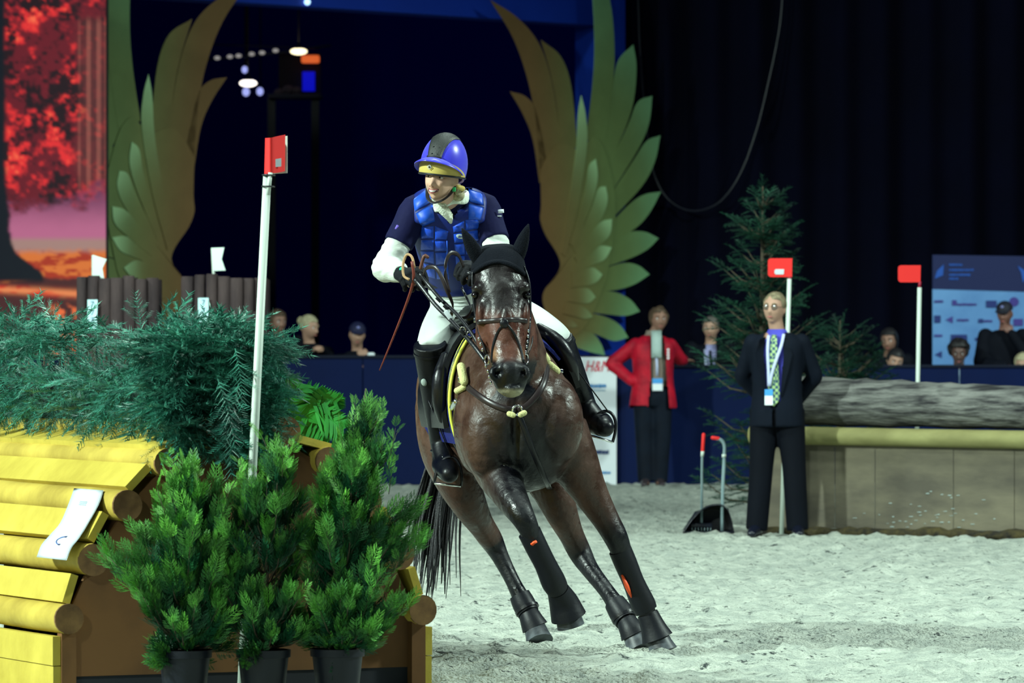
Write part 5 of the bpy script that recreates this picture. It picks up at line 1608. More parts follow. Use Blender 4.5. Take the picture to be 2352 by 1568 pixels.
spectator('person with thick dark hair and a white shirt before the press wall', 2200, 784, DS, .1, .25, 0, m_dark_hair, mat('white_top', lin(176, 206, 232), .7, var=.1), mat('skin_dark', lin(92, 68, 62), .5), 'spectators behind the log jump', dict(lump=.012, seed=16, r=(.11, .115, .105), cen=(0, .01, .048)), lean=.12)
spectator('person in a dark cap and coat standing with one hand at the mouth', 2306, 694, DS + .3, .35, .15, 0, m_dark_hair, coat_dark, mat('skin_shade', lin(120, 84, 74), .5), 'spectators behind the log jump', None, cap=mat('black_cap', lin(20, 22, 36), .7), arms=dict(shL=(.19, 0, 1.44), elL=(.24, -.22, 1.20), wrL=(.06, -.20, 1.46), shR=(-.19, 0, 1.44), elR=(-.26, -.10, 1.16), wrR=(-.02, -.26, 1.14)), lean=.05)
spectator('person with short fair hair low beside the capped person in the dark coat', 2347, 812, DS - .05, .2, .2, 0, m_blond, coat_navy, m_skin, 'spectators behind the log jump', dict(lump=.004, seed=18), lean=.1)
# ------------------------------------------------------------------ the horse
LEAN = math.radians(17)
HU = V((-math.sin(LEAN), 0, math.cos(LEAN))); HR = V((math.cos(LEAN), 0, math.sin(LEAN)))
horse = thing('horse', 'bay horse cantering with black legs, tacked up and carrying the rider in blue', 'horse', V((0.35, 23.8, 0)))

def PX(x, y, d): return P(x, y, d)
hb = MB()
# trunk: (Y, X, Z, half width, half height)
TR = [(22.97, 0.055, 1.03, .07, .09), (23.00, 0.05, 1.035, .16, .18), (23.08, 0.045, 1.05, .225, .27), (23.22, 0.035, 1.07, .262, .34), (23.42, 0.01, 1.11, .268, .385), (23.65, -0.02, 1.115, .28, .375),
      (23.92, -0.07, 1.12, .30, .355), (24.15, -0.12, 1.14, .295, .335), (24.36, -0.17, 1.15, .285, .33), (24.54, -0.20, 1.13, .245, .29), (24.66, -0.22, 1.11, .15, .2), (24.69, -.225, 1.10, .08, .11)]
hb.tube([V((x, y, z)) for y, x, z, a, b_ in TR], [(a, b_) for y, x, z, a, b_ in TR], 40, side=HR, k=4)
# breast and shoulder muscles
hb.ell(V((-0.11, 23.12, 1.00)), (.125, .14, .20)); hb.ell(V((0.20, 23.12, 1.06)), (.125, .14, .20))
hb.ell(V((-0.165, 23.28, 1.06)), (.105, .2, .24)); hb.ell(V((0.225, 23.28, 1.06)), (.09, .2, .20))
# neck
NK = [(V((0.02, 23.42, 1.20)), .17, .33), (V((0.01, 23.22, 1.33)), .155, .27), (V((-0.015, 23.06, 1.47)), .13, .21), (V((-0.045, 22.95, 1.61)), .112, .165), (V((-0.066, 22.87, 1.74)), .10, .13), (V((-0.072, 22.83, 1.80)), .085, .09)]
hb.tube([p for p, a, b_ in NK], [(a, b_) for p, a, b_ in NK], 28, side=HR, k=4)
# head: rows (y pixel, x centre, half width px, depth half m, face depth d)
HD = [(566, 1140, 34, .050, 22.775), (580, 1141, 50, .075, 22.755), (602, 1143, 58, .10, 22.735), (640, 1147, 62, .122, 22.712), (677, 1150, 64, .132, 22.69), (706, 1153, 61, .130, 22.67), (738, 1156, 55, .120, 22.648),
      (772, 1161, 47, .105, 22.622), (805, 1166, 41, .088, 22.60), (836, 1169, 39.5, .076, 22.578), (862, 1171, 41, .070, 22.562), (884, 1174, 37, .060, 22.562), (900, 1177, 27, .045, 22.572), (908, 1178, 14, .025, 22.585)]
HDp = []
hs = 11760 / 22.65
for y, x, w, b_, d in HD:
    c = P(x, y, d); c.y += b_
    HDp.append((c, w / hs, b_))
hside = V((math.cos(0.07), 0, math.sin(0.07)))
hside = (hside - (HDp[-1][0] - HDp[0][0]).normalized() * hside.dot((HDp[-1][0] - HDp[0][0]).normalized())).normalized()
hb.tube([c for c, a, b_ in HDp], [(a, b_) for c, a, b_ in HDp], 36, side=hside, k=4, ex=2.35)
def hp3(x, y, d): return P(x, y, d)
# brow ridges, cheek crests, nasal bone, jowls, lips, nostril rims
for x, y, d, r in ((1098, 662, 22.745, (.030, .04, .028)), (1204, 660, 22.745, (.030, .04, .028)), (1103, 725, 22.75, (.022, .07, .075)), (1209, 725, 22.75, (.018, .07, .075)),
                   (1163, 770, 22.635, (.040, .03, .14)), (1150, 690, 22.70, (.055, .02, .10)), (1139, 857, 22.585, (.034, .038, .040)), (1204, 856, 22.585, (.032, .038, .040)),
                   (1176, 892, 22.60, (.048, .05, .030)), (1172, 850, 22.57, (.045, .03, .05)), (1112, 765, 22.79, (.04, .09, .11)), (1204, 765, 22.79, (.035, .09, .11))):
    hb.ell(P(x, y, d), r)

def leg(pts, rad, k=4):
    hb.tube([P(*p) for p in pts], rad, 18, k=k, side=(1, 0, 0))
# fore leg lifted (below the rider's knee, seen in the middle)
FB = [(1118, 985, 23.28), (1135, 1065, 23.22), (1165, 1125, 23.05), (1192, 1172, 22.92), (1208, 1200, 22.90), (1226, 1240, 22.93), (1252, 1292, 22.98), (1272, 1335, 23.02), (1283, 1357, 23.06), (1296, 1385, 23.12)]
leg(FB, [(.12, .16), (.105, .13), (.082, .09), (.062, .066), (.052, .056), (.042, .046), (.037, .042), (.043, .048), (.04, .044), (.040, .043)])
# fore leg reaching down at the right
FD = [(1285, 985, 23.30), (1318, 1060, 23.32), (1352, 1125, 23.33), (1390, 1190, 23.34), (1416, 1237, 23.34), (1436, 1290, 23.37), (1462, 1352, 23.40), (1480, 1392, 23.42), (1494, 1425, 23.43), (1506, 1452, 23.43)]
leg(FD, [(.13, .17), (.115, .14), (.085, .095), (.063, .068), (.056, .06), (.043, .047), (.038, .044), (.045, .05), (.038, .042), (.042, .044)])
# hind leg at the left
HA = [(1025, 930, 24.34), (1030, 1010, 24.20), (1045, 1085, 24.10), (1075, 1150, 24.14), (1103, 1200, 24.26), (1130, 1242, 24.36), (1150, 1280, 24.36), (1178, 1335, 24.33), (1203, 1385, 24.30), (1218, 1415, 24.28), (1226, 1435, 24.27)]
leg(HA, [(.15, .25), (.145, .22), (.115, .15), (.085, .11), (.062, .075), (.055, .065), (.042, .048), (.036, .042), (.044, .05), (.04, .042), (.044, .046)])
# hind leg at the right, stepping under
HC = [(1215, 945, 24.28), (1235, 1020, 24.12), (1262, 1100, 23.88), (1285, 1165, 23.84), (1310, 1222, 23.90), (1333, 1270, 23.95), (1356, 1308, 23.88), (1394, 1358, 23.76), (1426, 1405, 23.66), (1442, 1432, 23.62), (1452, 1450, 23.60)]
leg(HC, [(.14, .24), (.135, .2), (.11, .15), (.082, .105), (.06, .072), (.055, .062), (.042, .048), (.037, .042), (.045, .05), (.04, .042), (.044, .046)])
hbody = fuse(hb, 0.0105, 5, 0.5)
# --- sculpt nostrils, eye sockets, mouth line, breast groove
vv = hbody.v; nn = hbody.n
def push(c, r, depth, along=None):
    c = np.array(c); d2 = ((vv - c) ** 2 / (np.array(r) ** 2)).sum(1)
    w = np.exp(-d2 * 1.3)[:, None]
    vv[:] = vv + (np.array(along)[None] if along is not None else nn) * w * depth
for x in (1142, 1203):
    push(P(x, 855, 22.545), (.021, .06, .030), -0.050)
    push(P(x + (9 if x < 1170 else -9), 850, 22.55), (.012, .05, .02), 0.008)
push(P(1176, 884, 22.53), (.05, .06, .006), -0.012)
for x in (1094, 1208): push(P(x, 678, 22.74), (.018, .06, .016), -0.012)
push(P(1185, 990, 22.98), (.025, .12, .16), -0.03)
for x in (1118, 1200): push(P(x, 700, 22.70), (.02, .08, .05), -0.010)
push(P(1150, 610, 22.70), (.02, .08, .05), -0.006)

c_bay = np.array(lin(66, 45, 35)); c_dark = np.array(lin(28, 22, 23)); c_blk = np.array(lin(8, 10, 16)); c_red = np.array(lin(86, 50, 38)); c_tan = np.array(lin(140, 104, 72)); c_pale = np.array(lin(176, 170, 140))
def segdist(v, pts):
    best = np.full(len(v), 1e9); tt = np.zeros(len(v))
    n = len(pts) - 1
    for i in range(n):
        a = np.array(pts[i]); b_ = np.array(pts[i + 1]); d = b_ - a
        t = np.clip(((v - a) @ d) / (d @ d), 0, 1)
        q = np.linalg.norm(v - a - t[:, None] * d, axis=1)
        m = q < best
        best[m] = q[m]; tt[m] = (i + t[m])
    return best, tt
def horse_col(v):
    col = np.tile(c_bay, (len(v), 1))
    def mix(c, w): 
        nonlocal col
        col = col * (1 - w[:, None]) + np.array(c)[None] * w[:, None]
    # breast near black: seal brown, with the chest's shade painted in; golden flank
    mix(c_tan * 0.9, sstep(24.0, 24.4, v[:, 1]) * sstep(0.6, 1.0, v[:, 2]) * 0.5)
    br = np.exp(-(((v[:, 0] - 0.06) / 0.19) ** 4 + ((v[:, 2] - 0.88) / 0.27) ** 4)) * sstep(23.6, 23.15, v[:, 1])
    mix(c_blk * 1.2, np.clip(br * 1.0, 0, 1))
    for pts, t0, t1 in ((FB, 2.2, 3.4), (FD, 2.2, 4.0), (HA, 4.4, 5.4), (HC, 3.6, 5.2)):
        q = [P(*p) for p in pts]
        d, t = segdist(v, q)
        mix(c_blk, sstep(t0, t1, t) * (d < 0.16))
    # head
    hd = (v[:, 1] < 22.98) & (v[:, 2] > 1.1)
    px = v[:, 0] / v[:, 1] * F + 1176; py = 791 - (v[:, 2] - H) / v[:, 1] * F
    hw = hd * sstep(560, 575, py) * sstep(1090, 1000, py) * sstep(1.12, 1.2, v[:, 2])
    mix(c_dark, hw * 1.0)
    cen = 1140 + (py - 575) * 0.115
    off = np.abs(px - cen)
    mix(c_red, hw * sstep(700, 735, py) * sstep(840, 815, py) * 0.9)
    mix(c_dark * 0.8, hw * sstep(20, 4, off) * sstep(760, 700, py))
    mix(c_red * 0.8, hw * sstep(35, 55, off) * sstep(690, 720, py) * sstep(800, 780, py) * 0.6)
    mix(c_tan, hw * np.exp(-((off - 30) / 7) ** 2) * sstep(790, 812, py) * sstep(835, 822, py) * 0.8)
    mix(c_blk, hw * sstep(815, 842, py))
    mix(c_pale, hw * sstep(891, 899, py) * sstep(22.75, 22.66, v[:, 1]) * 0.7)
    return col
m_coat = mat('horse_coat', (0.1, 0.05, 0.02), 0.42, 0.36, attr=True, var=0.3, scale=11, rvar=0.18, bump=0.38, bscale=32, bdist=0.014)
hbv = bvh_of(hbody)
ho = make('body', hbody.v, hbody.f, m_coat, horse)
paint(ho, horse_col)

m_tack = mat('black_leather', lin(15, 16, 22), 0.34, 0.4, bump=0.1, bscale=90)
m_brownl = mat('dark_brown_leather', lin(40, 32, 33), 0.35, 0.4)
m_boot = mat('boot_neoprene', lin(10, 13, 21), 0.5, 0.3, bump=0.1, bscale=60)
m_steel = mat('steel', (0.7, 0.72, 0.72), 0.2, 0.5, metal=1.0)
m_knit = mat('black_knit', lin(13, 17, 26), 0.9, 0.15, bump=1.0, bscale=220, bdist=0.004)
m_fleece = mat('yellow_fleece', lin(206, 204, 146), 0.95, 0.2, bump=1.0, bscale=160, bdist=0.006)
m_yel = mat('yellow_piping', lin(216, 222, 84), 0.6)
m_navy = mat('navy_quilt', lin(26, 34, 104), 0.8, 0.2, bump=0.4, bscale=70)
m_hoof = mat('hoof_horn', lin(84, 90, 96), 0.45, 0.4, col2=lin(40, 42, 46), scale=14)
m_eye = mat('horse_eye', (0.006, 0.005, 0.006), 0.06, 0.6)
m_orange = mat('orange_tab', lin(238, 88, 40), 0.5)
m_hair = mat('black_hair', lin(18, 18, 24), 0.45, 0.5, bump=0.4, bscale=200)

# --- hooves
def hoof(top, bot, toe, r0=0.050, r1=0.066):
    """top / bottom centre, toe direction"""
    ax = (bot - top).normalized(); s = V(toe).cross(V((0, 0, 1)))
    if s.length < 1e-3: s = V((1, 0, 0))
    s.normalize(); t = V(toe).normalized()
    pts = [top - ax * 0.02, top, top.lerp(bot, .55) + t * .008, bot + t * 0.014]
    MB().tube(pts, [r0 * .9, r0, r0 * 1.14, r1], 20, side=s).build('hoof', m_hoof, horse, auto=40)
hoof(P(1507, 1455, 23.43), V((P(1520, 1490, 23.45).x, 23.43, 0.004)), (0.45, -1, 0), .050, .068)
hoof(P(1454, 1452, 23.60), V((P(1470, 1492, 23.56).x, 23.57, 0.004)), (0.3, -1, 0))
hoof(P(1227, 1436, 24.27), V((P(1238, 1470, 24.24).x, 24.23, 0.004)), (0.25, -1, 0))
hoof(P(1297, 1386, 23.12), P(1310, 1432, 23.14), (0.2, -0.5, -1), .050, .063)
# --- boots
def wrap(name, pts, rad, m, parent=None, k=3):
    return MB().tube([P(*p) for p in pts], rad, 20, side=(1, 0, 0), k=k, rnd=False).build(name, m, parent or horse, auto=60)
b1 = wrap('tendon_boot', [(1216, 1222, 22.925), (1232, 1255, 22.945), (1252, 1294, 22.98), (1270, 1333, 23.02), (1279, 1350, 23.05)], [(.053, .056), (.052, .055), (.050, .054), (.056, .06), (.052, .055)], m_boot)
wrap('overreach_boot', [(1281, 1353, 23.06), (1295, 1384, 23.11), (1306, 1416, 23.13)], [(.050, .052), (.068, .070), (.082, .084)], m_boot)
b2 = wrap('tendon_boot', [(1424, 1262, 23.355), (1437, 1293, 23.37), (1455, 1336, 23.39), (1476, 1384, 23.42), (1485, 1403, 23.425)], [(.053, .056), (.053, .056), (.050, .054), (.057, .061), (.052, .055)], m_boot)
wrap('overreach_boot', [(1487, 1408, 23.43), (1500, 1440, 23.43), (1510, 1466, 23.43)], [(.048, .05), (.058, .06), (.074, .076)], m_boot)
b3 = wrap('fetlock_boot', [(1193, 1365, 24.31), (1204, 1388, 24.30), (1214, 1408, 24.28)], [(.050, .054), (.056, .062), (.052, .056)], m_boot)
wrap('pastern_strap', [(1209, 1396, 24.29), (1212, 1402, 24.285)], [(.06, .064)] * 2, m_tack, b3)
wrap('overreach_boot', [(1213, 1406, 24.285), (1222, 1426, 24.27), (1229, 1441, 24.265)], [(.048, .05), (.057, .059), (.064, .066)], m_boot)
b4 = wrap('fetlock_boot', [(1412, 1384, 23.69), (1426, 1406, 23.66), (1438, 1426, 23.63)], [(.050, .054), (.056, .062), (.052, .056)], m_boot)
wrap('pastern_strap', [(1431, 1413, 23.65), (1434, 1419, 23.645)], [(.06, .064)] * 2, m_tack, b4)
wrap('overreach_boot', [(1440, 1428, 23.625), (1450, 1446, 23.60), (1456, 1458, 23.595)], [(.048, .05), (.057, .059), (.064, .066)], m_boot)
MB().tube([P(1222, 1250, 22.885), P(1226, 1246, 22.88), P(1231, 1243, 22.885)], [(.008, .012)] * 3, 8, side=(0, 0, 1)).build('orange_tab', m_orange, b1)
MB().tube([P(1429, 1320, 23.34), P(1440, 1346, 23.33), P(1451, 1372, 23.37)], [(.006, .006), (.012, .008), (.004, .005)], 10, k=3).build('orange_tab', m_orange, b2)
# --- eyes
for x, sg in ((1092, -1), (1210, 1)):
    e = MB().ell(P(x, 678, 22.765), (.019, .022, .018)).build('eye', m_eye, horse)
for x in (1143, 1202):
    MB().ell(on_mesh(hbv, x, 856, -.006), (.012, .008, .018), Matrix.Rotation(.25 if x < 1170 else -.25, 3, 'Y')).build('nostril', mat('nostril_dark', (.003, .003, .004), .8, .1), horse)
# --- ears in bonnet
def ear(base, tip, w, fwd):
    b0 = P(*base); t0 = P(*tip); ax = (t0 - b0); L_ = ax.length; ax.normalize()
    s = ax.cross(V((0, -1, 0))).normalized(); f = s.cross(ax).normalized()
    if f.y > 0: f = -f
    G = []
    n = 9
    mb = MB()
    R = []
    for i in range(n):
        t = i / (n - 1)
        ww = w * (math.sin(math.pi * min(0.98, 0.30 + 0.70 * t)) ** 0.8) * (1.0 if t < .97 else .3) + 0.002
        c = b0 + ax * L_ * t
        ring = []
        for j in range(16):
            th = 2 * math.pi * j / 16
            cx = math.cos(th); cy = math.sin(th)
            yy = cy * 0.55 if cy < 0 else -0.25 * cy * (1 - abs(cx))   # hollow front
            ring.append(c + s * (ww * cx) + f * (ww * -yy) )
        R.append(ring)
    return mb.rings(R)
bon = MB()
# --- bonnet over the crown
ears = [ear((1104, 604, 22.80), (1061, 524, 22.74), 0.031, 0), ear((1184, 602, 22.82), (1214, 514, 22.78), 0.031, 0)]
hx = vv[:, 0] / vv[:, 1] * F + 1176; hy = 791 - (vv[:, 2] - H) / vv[:, 1] * F
def bon_edge(x): return 604 + ((x - 1144) / 62) ** 2 * 30
bon_in = (hy < bon_edge(hx) + (vv[:, 1] - 22.72) * 90) & (vv[:, 1] < 22.99) & (vv[:, 2] > 1.6)
br_ = MB(); br_.v = vv + nn * 0.007; br_.f = [q for q in hbody.f if all(bon_in[i] for i in q)]
br_ = cut(br_, lambda c: False)
bonnet = br_.build('ear_bonnet', m_knit, horse)
for e in ears: e.build('ear_cover', m_knit, bonnet)
MB().tube([on_mesh(hbv, x, bon_edge(x) - 3, .008, 22.8) for x in np.linspace(1086, 1202, 15)], [(.013, .011)] * 15, 10, rnd=True, k=2).build('brow_roll', m_knit, bonnet)
# --- bridle
bridle = MB().tube([P(1086, 618, 22.79), P(1085, 650, 22.775), P(1089, 700, 22.76), P(1094, 735, 22.745), P(1104, 775, 22.72), P(1118, 812, 22.70)], [(.0055, .010)] * 6, 8, side=(1, 0, 0), k=3).build('bridle', m_tack, horse)
MB().tube([P(1204, 612, 22.79), P(1216, 650, 22.775), P(1218, 700, 22.76), P(1217, 735, 22.745), P(1214, 775, 22.71), P(1208, 812, 22.69)], [(.0055, .010)] * 6, 8, side=(1, 0, 0), k=3).build('cheek_piece', m_tack, bridle)
def strap(name, px, lift, r, m, parent, n=12, dflt=22.75, side=(0, 0, 1)):
    pc_ = catmull(px, 5)
    pts = [on_mesh(hbv, q[0], q[1], lift, dflt) for q in pc_]
    # smooth the depth so that the leather bridges hollows
    ys = np.array([p.y for p in pts])
    for _ in range(2): ys[1:-1] = np.minimum(ys[1:-1], (ys[:-2] + 2 * ys[1:-1] + ys[2:]) / 4)
    pts = [P(q[0], q[1], y) for q, y in zip(pc_, ys)]
    return MB().tube(pts, [r] * len(pts), 8, side=side).build(name, m, parent)
strap('noseband', [(1096, 739), (1125, 737), (1150, 735), (1185, 734), (1211, 737)], .004, (.0115, .005), m_brownl, bridle)
MB().ell(on_mesh(hbv, 1158, 742, .006), (.020, .009, .022)).build('nose_pad', m_tack, bridle)
strap('cross_strap', [(1158, 742), (1142, 765), (1132, 798), (1130, 832)], .004, (.006, .005), m_tack, bridle, side=(1, 0, 0))
strap('cross_strap', [(1162, 742), (1180, 765), (1195, 798), (1203, 832)], .004, (.006, .005), m_tack, bridle, side=(1, 0, 0))
def torus(c, R_, r, nrm, n=20, m=6):
    nrm = V(nrm).normalized(); a = nrm.orthogonal().normalized(); b_ = nrm.cross(a)
    pts = [V(c) + a * R_ * math.cos(2 * math.pi * i / n) + b_ * R_ * math.sin(2 * math.pi * i / n) for i in range(n)]
    mb = MB(); R = []
    for i in range(n):
        T = (pts[(i + 1) % n] - pts[i - 1]).normalized(); A = nrm; B = T.cross(A)
        R.append([pts[i] + A * r * math.cos(2 * math.pi * j / m) + B * r * math.sin(2 * math.pi * j / m) for j in range(m)])
    mb.rings(R, closed=True)
    return mb
torus(P(1119, 826, 22.685), .022, .004, (1, .5, 0)).build('bit_ring', m_steel, bridle)
torus(P(1208, 824, 22.675), .022, .004, (1, -.5, 0)).build('bit_ring', m_steel, bridle)
for i, (x, y) in enumerate(((1100, 778), (1104, 790), (1108, 803), (1116, 840), (1121, 852), (1124, 865), (1127, 878))):
    MB().ell(P(x, y, 22.68), (.006, .006, .009)).build('chain_link', m_steel, bridle)
for i, (x, y) in enumerate(((1213, 760), (1212, 772), (1211, 784), (1209, 796), (1207, 808))):
    MB().ell(P(x, y, 22.675), (.005, .005, .008)).build('chain_link', m_steel, bridle)
for x, y in ((1091, 735), (1216, 735)):
    MB().box(P(x, y, 22.735), (.012, .012, .022), bev=.003).build('buckle', m_steel, bridle)
# --- reins
reins = MB().tube([P(1117, 832, 22.70), P(1085, 790, 22.78), P(1040, 740, 22.92), P(1000, 700, 23.02), P(965, 655, 23.10), P(952, 640, 23.12)], [(.0095, .0035)] * 6, 8, k=4, side=(0.6, 0, .8)).build('reins', m_tack, horse)
MB().tube([P(1117, 828, 22.72), P(1088, 772, 22.80), P(1050, 722, 22.92), P(1015, 690, 23.02), P(985, 655, 23.10), P(962, 625, 23.13)], [(.0085, .0035)] * 6, 8, k=4, side=(0.6, 0, .8)).build('rein', m_tack, reins)
MB().tube([P(1207, 828, 22.72), P(1222, 770, 22.95), P(1190, 690, 23.05), P(1110, 640, 23.12), P(1070, 625, 23.15)], [(.0085, .0035)] * 5, 8, k=4, side=(0.6, 0, .8)).build('rein', m_tack, reins)
MB().tube([P(1065, 612, 23.14), P(1052, 585, 23.10), P(1034, 582, 23.06), P(1024, 605, 23.04), P(1024, 640, 23.04), P(1032, 672, 23.05)], [(.0100, .0035)] * 6, 8, k=4, side=(0, 0, 1)).build('rein_loop', m_brownl, reins)
MB().tube([P(972, 630, 23.12), P(980, 615, 23.08), P(1000, 615, 23.04), P(1016, 640, 23.02), P(1028, 670, 23.02), P(1040, 700, 23.04), P(1036, 725, 23.05)], [(.0095, .0035)] * 7, 8, k=4, side=(0, 0, 1)).build('rein_loop', m_brownl, reins)
MB().tube([P(1060, 660, 23.10), P(1075, 690, 23.06), P(1082, 710, 23.0), P(1070, 728, 22.96), P(1045, 728, 22.95)], [(.008, .0035)] * 5, 8, k=4, side=(0, 0, 1)).build('rein_loop', m_tack, reins)
MB().box(P(1030, 724, 22.94), (.022, .008, .05), frame((0, 0, 0), V((.8, 0, .55)).normalized(), (0, 1, 0), V((-.55, 0, .8)).normalized()).to_3x3(), bev=.003).build('white_tape', m_paper, reins)
for x, y, d in ((1007, 688, 22.99), (1024, 706, 22.96), (1062, 762, 22.83)):
    MB().box(P(x, y, d), (.03, .01, .014), frame((0, 0, 0), V((.7, 0, -.7)).normalized(), (0, 1, 0), V((.7, 0, .7)).normalized()).to_3x3(), bev=.003).build('rein_stop', m_tack, reins)
for x, y in ((1063, 757), (1078, 768)):
    torus(P(x, y, 22.86), .013, .003, (0.3, 1, 0.2)).build('martingale_ring', m_steel, reins)
# --- saddle cloth and saddle, wrapped over the trunk
def trunk_at(Y):
    ys = [t[0] for t in TR]
    return [np.interp(Y, ys, [t[i] for t in TR]) for i in (1, 2, 3, 4)]
def wrap_pt(Y, th, off):
    x, z, a, b_ = trunk_at(Y)
    return V((x, Y, z)) + HR * ((a + off) * math.sin(th)) + HU * ((b_ + off) * math.cos(th))
def drape(name, y0, y1, th0, th1, off, m, parent, th=0.008, ny=10, nt=24, shape=None):
    G = []
    for i in range(ny):
        Y = y0 + (y1 - y0) * i / (ny - 1); row = []
        for j in range(nt):
            q = j / (nt - 1); t = th0 + (th1 - th0) * q
            YY = Y + (shape(q, i / (ny - 1)) if shape else 0)
            row.append(wrap_pt(YY, t, off))
        G.append(row)
    cen = V((trunk_at((y0 + y1) / 2)[0], 0, trunk_at((y0 + y1) / 2)[1]))
    def tf(p):
        c = trunk_at(p.y); d = (p - V((c[0], p.y, c[1]))).normalized(); return d * th
    return MB().sheet(G, tf).build(name, m, parent, auto=55)
fwd = lambda q, i: -0.10 * math.sin(math.pi * abs(q - .5) * 1.6) * (1 - i)
saddle = drape('saddle', 23.52, 23.98, -1.55, 1.55, 0.035, m_tack, horse, 0.022, shape=fwd)
drape('saddle_cloth', 23.45, 24.08, -1.75, 1.15, 0.016, m_navy, saddle, 0.014, shape=fwd)
for sg in (-1, 1):
    if sg > 0: continue
    for k_, (o1, w, m) in enumerate(((0.0, .022, m_yel), (0.026, .008, m_tack), (0.036, .014, m_yel))):
        pts = []
        for j in range(14):
            t = sg * (0.35 + 1.4 * j / 13); q = .5 + t / 3.5
            pts.append(wrap_pt(23.45 - 0.004 + o1 * 0.9 + fwd(q, 0), t, 0.028 - k_ * .001))
        MB().tube(pts, [(w / 2, .008)] * 14, 8, side=(0, 1, 0)).build('piping', m, saddle)
# pommel, cantle, seat, knee rolls
sx, sz, sa, sb = trunk_at(23.6)
top = wrap_pt(23.6, 0, 0.05)
mb = MB()
mb.tube([wrap_pt(23.54, 0, .075), wrap_pt(23.66, 0, .065), wrap_pt(23.8, 0, .06), wrap_pt(23.92, 0, .10), wrap_pt(23.99, 0, .13)], [(.07, .03), (.10, .035), (.14, .04), (.17, .035), (.15, .02)], 20, side=HR, k=4)
mb.build('seat', m_tack, saddle)
for sg in (-1, 1):
    MB().tube([wrap_pt(23.47, sg * .75, .06), wrap_pt(23.43, sg * 1.0, .065), wrap_pt(23.44, sg * 1.25, .06), wrap_pt(23.50, sg * 1.45, .05)], [.022, .034, .034, .02], 12, k=3, rnd=True).build('knee_roll', m_tack, saddle)
    # stirrup leather and iron are with the rider's foot
# girth
pts = [wrap_pt(23.62, t, .012) for t in np.linspace(1.55, 2 * math.pi - 1.55, 20)]
MB().tube(pts, [(.045, .010)] * 20, 10, side=(0, 1, 0)).build('girth', m_tack, saddle)
# --- breastplate
BPd = 22.955
bpl = strap('breastplate', [(1058, 872), (1082, 896), (1120, 922), (1155, 937), (1186, 942)], .006, (.015, .005), m_brownl, horse, side=(0.3, 0, 1))
strap('shoulder_strap', [(1258, 838), (1252, 872), (1235, 905), (1212, 930), (1190, 942)], .006, (.015, .005), m_brownl, bpl, side=(-.6, 0, .6))
strap('centre_strap', [(1190, 946), (1205, 985), (1228, 1045), (1252, 1100), (1262, 1122)], .006, (.013, .005), m_tack, bpl, side=(1, 0, 0))
torus(P(1188, 942, 22.90), .022, .005, (0, 1, 0.1)).build('centre_ring', m_steel, bpl)
for pts, r in (([(1059, 842, 23.18), (1062, 858, 23.16), (1066, 876, 23.13)], .020), ([(1050, 897, 23.20), (1058, 893, 23.17), (1066, 888, 23.14)], .015), ([(1234, 803, 23.2), (1246, 815, 23.17), (1254, 826, 23.15)], .021), ([(1262, 838, 23.15), (1270, 845, 23.16), (1278, 852, 23.18)], .019),
               ([(1170, 950, 22.90), (1178, 953, 22.895)], .013), ([(1196, 952, 22.895), (1204, 948, 22.90)], .013)):
    MB().tube([P(*p) for p in pts], r, 12, rnd=True).build('fleece_pad', m_fleece, bpl)
MB().tube([P(1268, 848, 23.17), P(1284, 862, 23.22), P(1296, 880, 23.3), P(1304, 896, 23.36)], [(.011, .006)] * 4, 8, k=3).build('yellow_strap', m_yel, bpl)
MB().box(P(1288, 852, 23.2), (.022, .012, .018), bev=.004).build('buckle', m_steel, bpl)
MB().box(P(1056, 872, 23.17), (.016, .012, .028), bev=.004).build('buckle', m_steel, bpl)
MB().tube([P(1048, 922, 23.2), P(1040, 935, 23.3)], .016, 10, rnd=True).build('girth_buckle', m_steel, bpl)
# --- tail
random.seed(3)
tl = MB()
for i in range(90):
    a = random.gauss(0, .035); b_ = random.gauss(0, .04)
    L_ = random.uniform(0.75, 1.1)
    p0 = V((-0.215 + a * .3, 24.70, 1.22)); 
    pts = [p0, p0 + V((-0.05 + a * .5, 0.12 + b_ * .5, -0.02)), V((-0.30 + a, 24.86 + b_, 0.95)), V((-0.37 + a * 1.4, 24.88 + b_, 0.95 - L_ * .42)), V((-0.395 + a * 1.6 + random.gauss(0, .012), 24.86 + b_ * 1.4, 0.95 - L_ * 0.72))]
    tl.tube(pts, [.012, .012, .009, .006, .0015], 5, k=4)
tl.build('tail', m_hair, horse)['kind'] = 'stuff'
# --- braided mane along the crest
for i in range(9):
    t = i / 8
    c = V((0.02, 23.45, 1.55)).lerp(V((-0.08, 22.95, 1.86)), t)
    c = c + V((0.02, 0, -0.03))
    MB().ell(c, (.022, .026, .028)).build('mane_braid', m_hair, horse)
# ------------------------------------------------------------------ the rider
rider = thing('person', 'smiling rider in a blue padded vest, violet helmet and white breeches on the horse', 'person', P(1085, 740, 24.0))
m_vestb = mat('vest_base', lin(12, 34, 112), 0.5, 0.35, var=.15, scale=14)
m_vest = mat('blue_vest', lin(24, 74, 200), 0.42, 0.4, var=0.12, scale=14, bump=.15, bscale=60)
m_vestedge = mat('vest_edge', lin(28, 84, 204), 0.45, 0.4)
m_nshirt = mat('navy_shirt', lin(20, 22, 62), 0.8, 0.15, var=.15, scale=10, bump=.3, bscale=25)
m_wsleeve = mat('white_sleeve', lin(204, 211, 203), 0.75, 0.2, bump=.5, bscale=16, stretch=(1, 1, 3), bdist=.012)
m_breech = mat('white_breeches', lin(192, 200, 194), 0.8, 0.2, bump=.25, bscale=12, bdist=.012)
m_boots = mat('riding_boot', lin(8, 10, 17), 0.38, 0.3, bump=.25, bscale=22, rvar=.12, scale=8)
m_glove = mat('black_glove', lin(8, 10, 16), 0.7, 0.2, bump=.3, bscale=80)
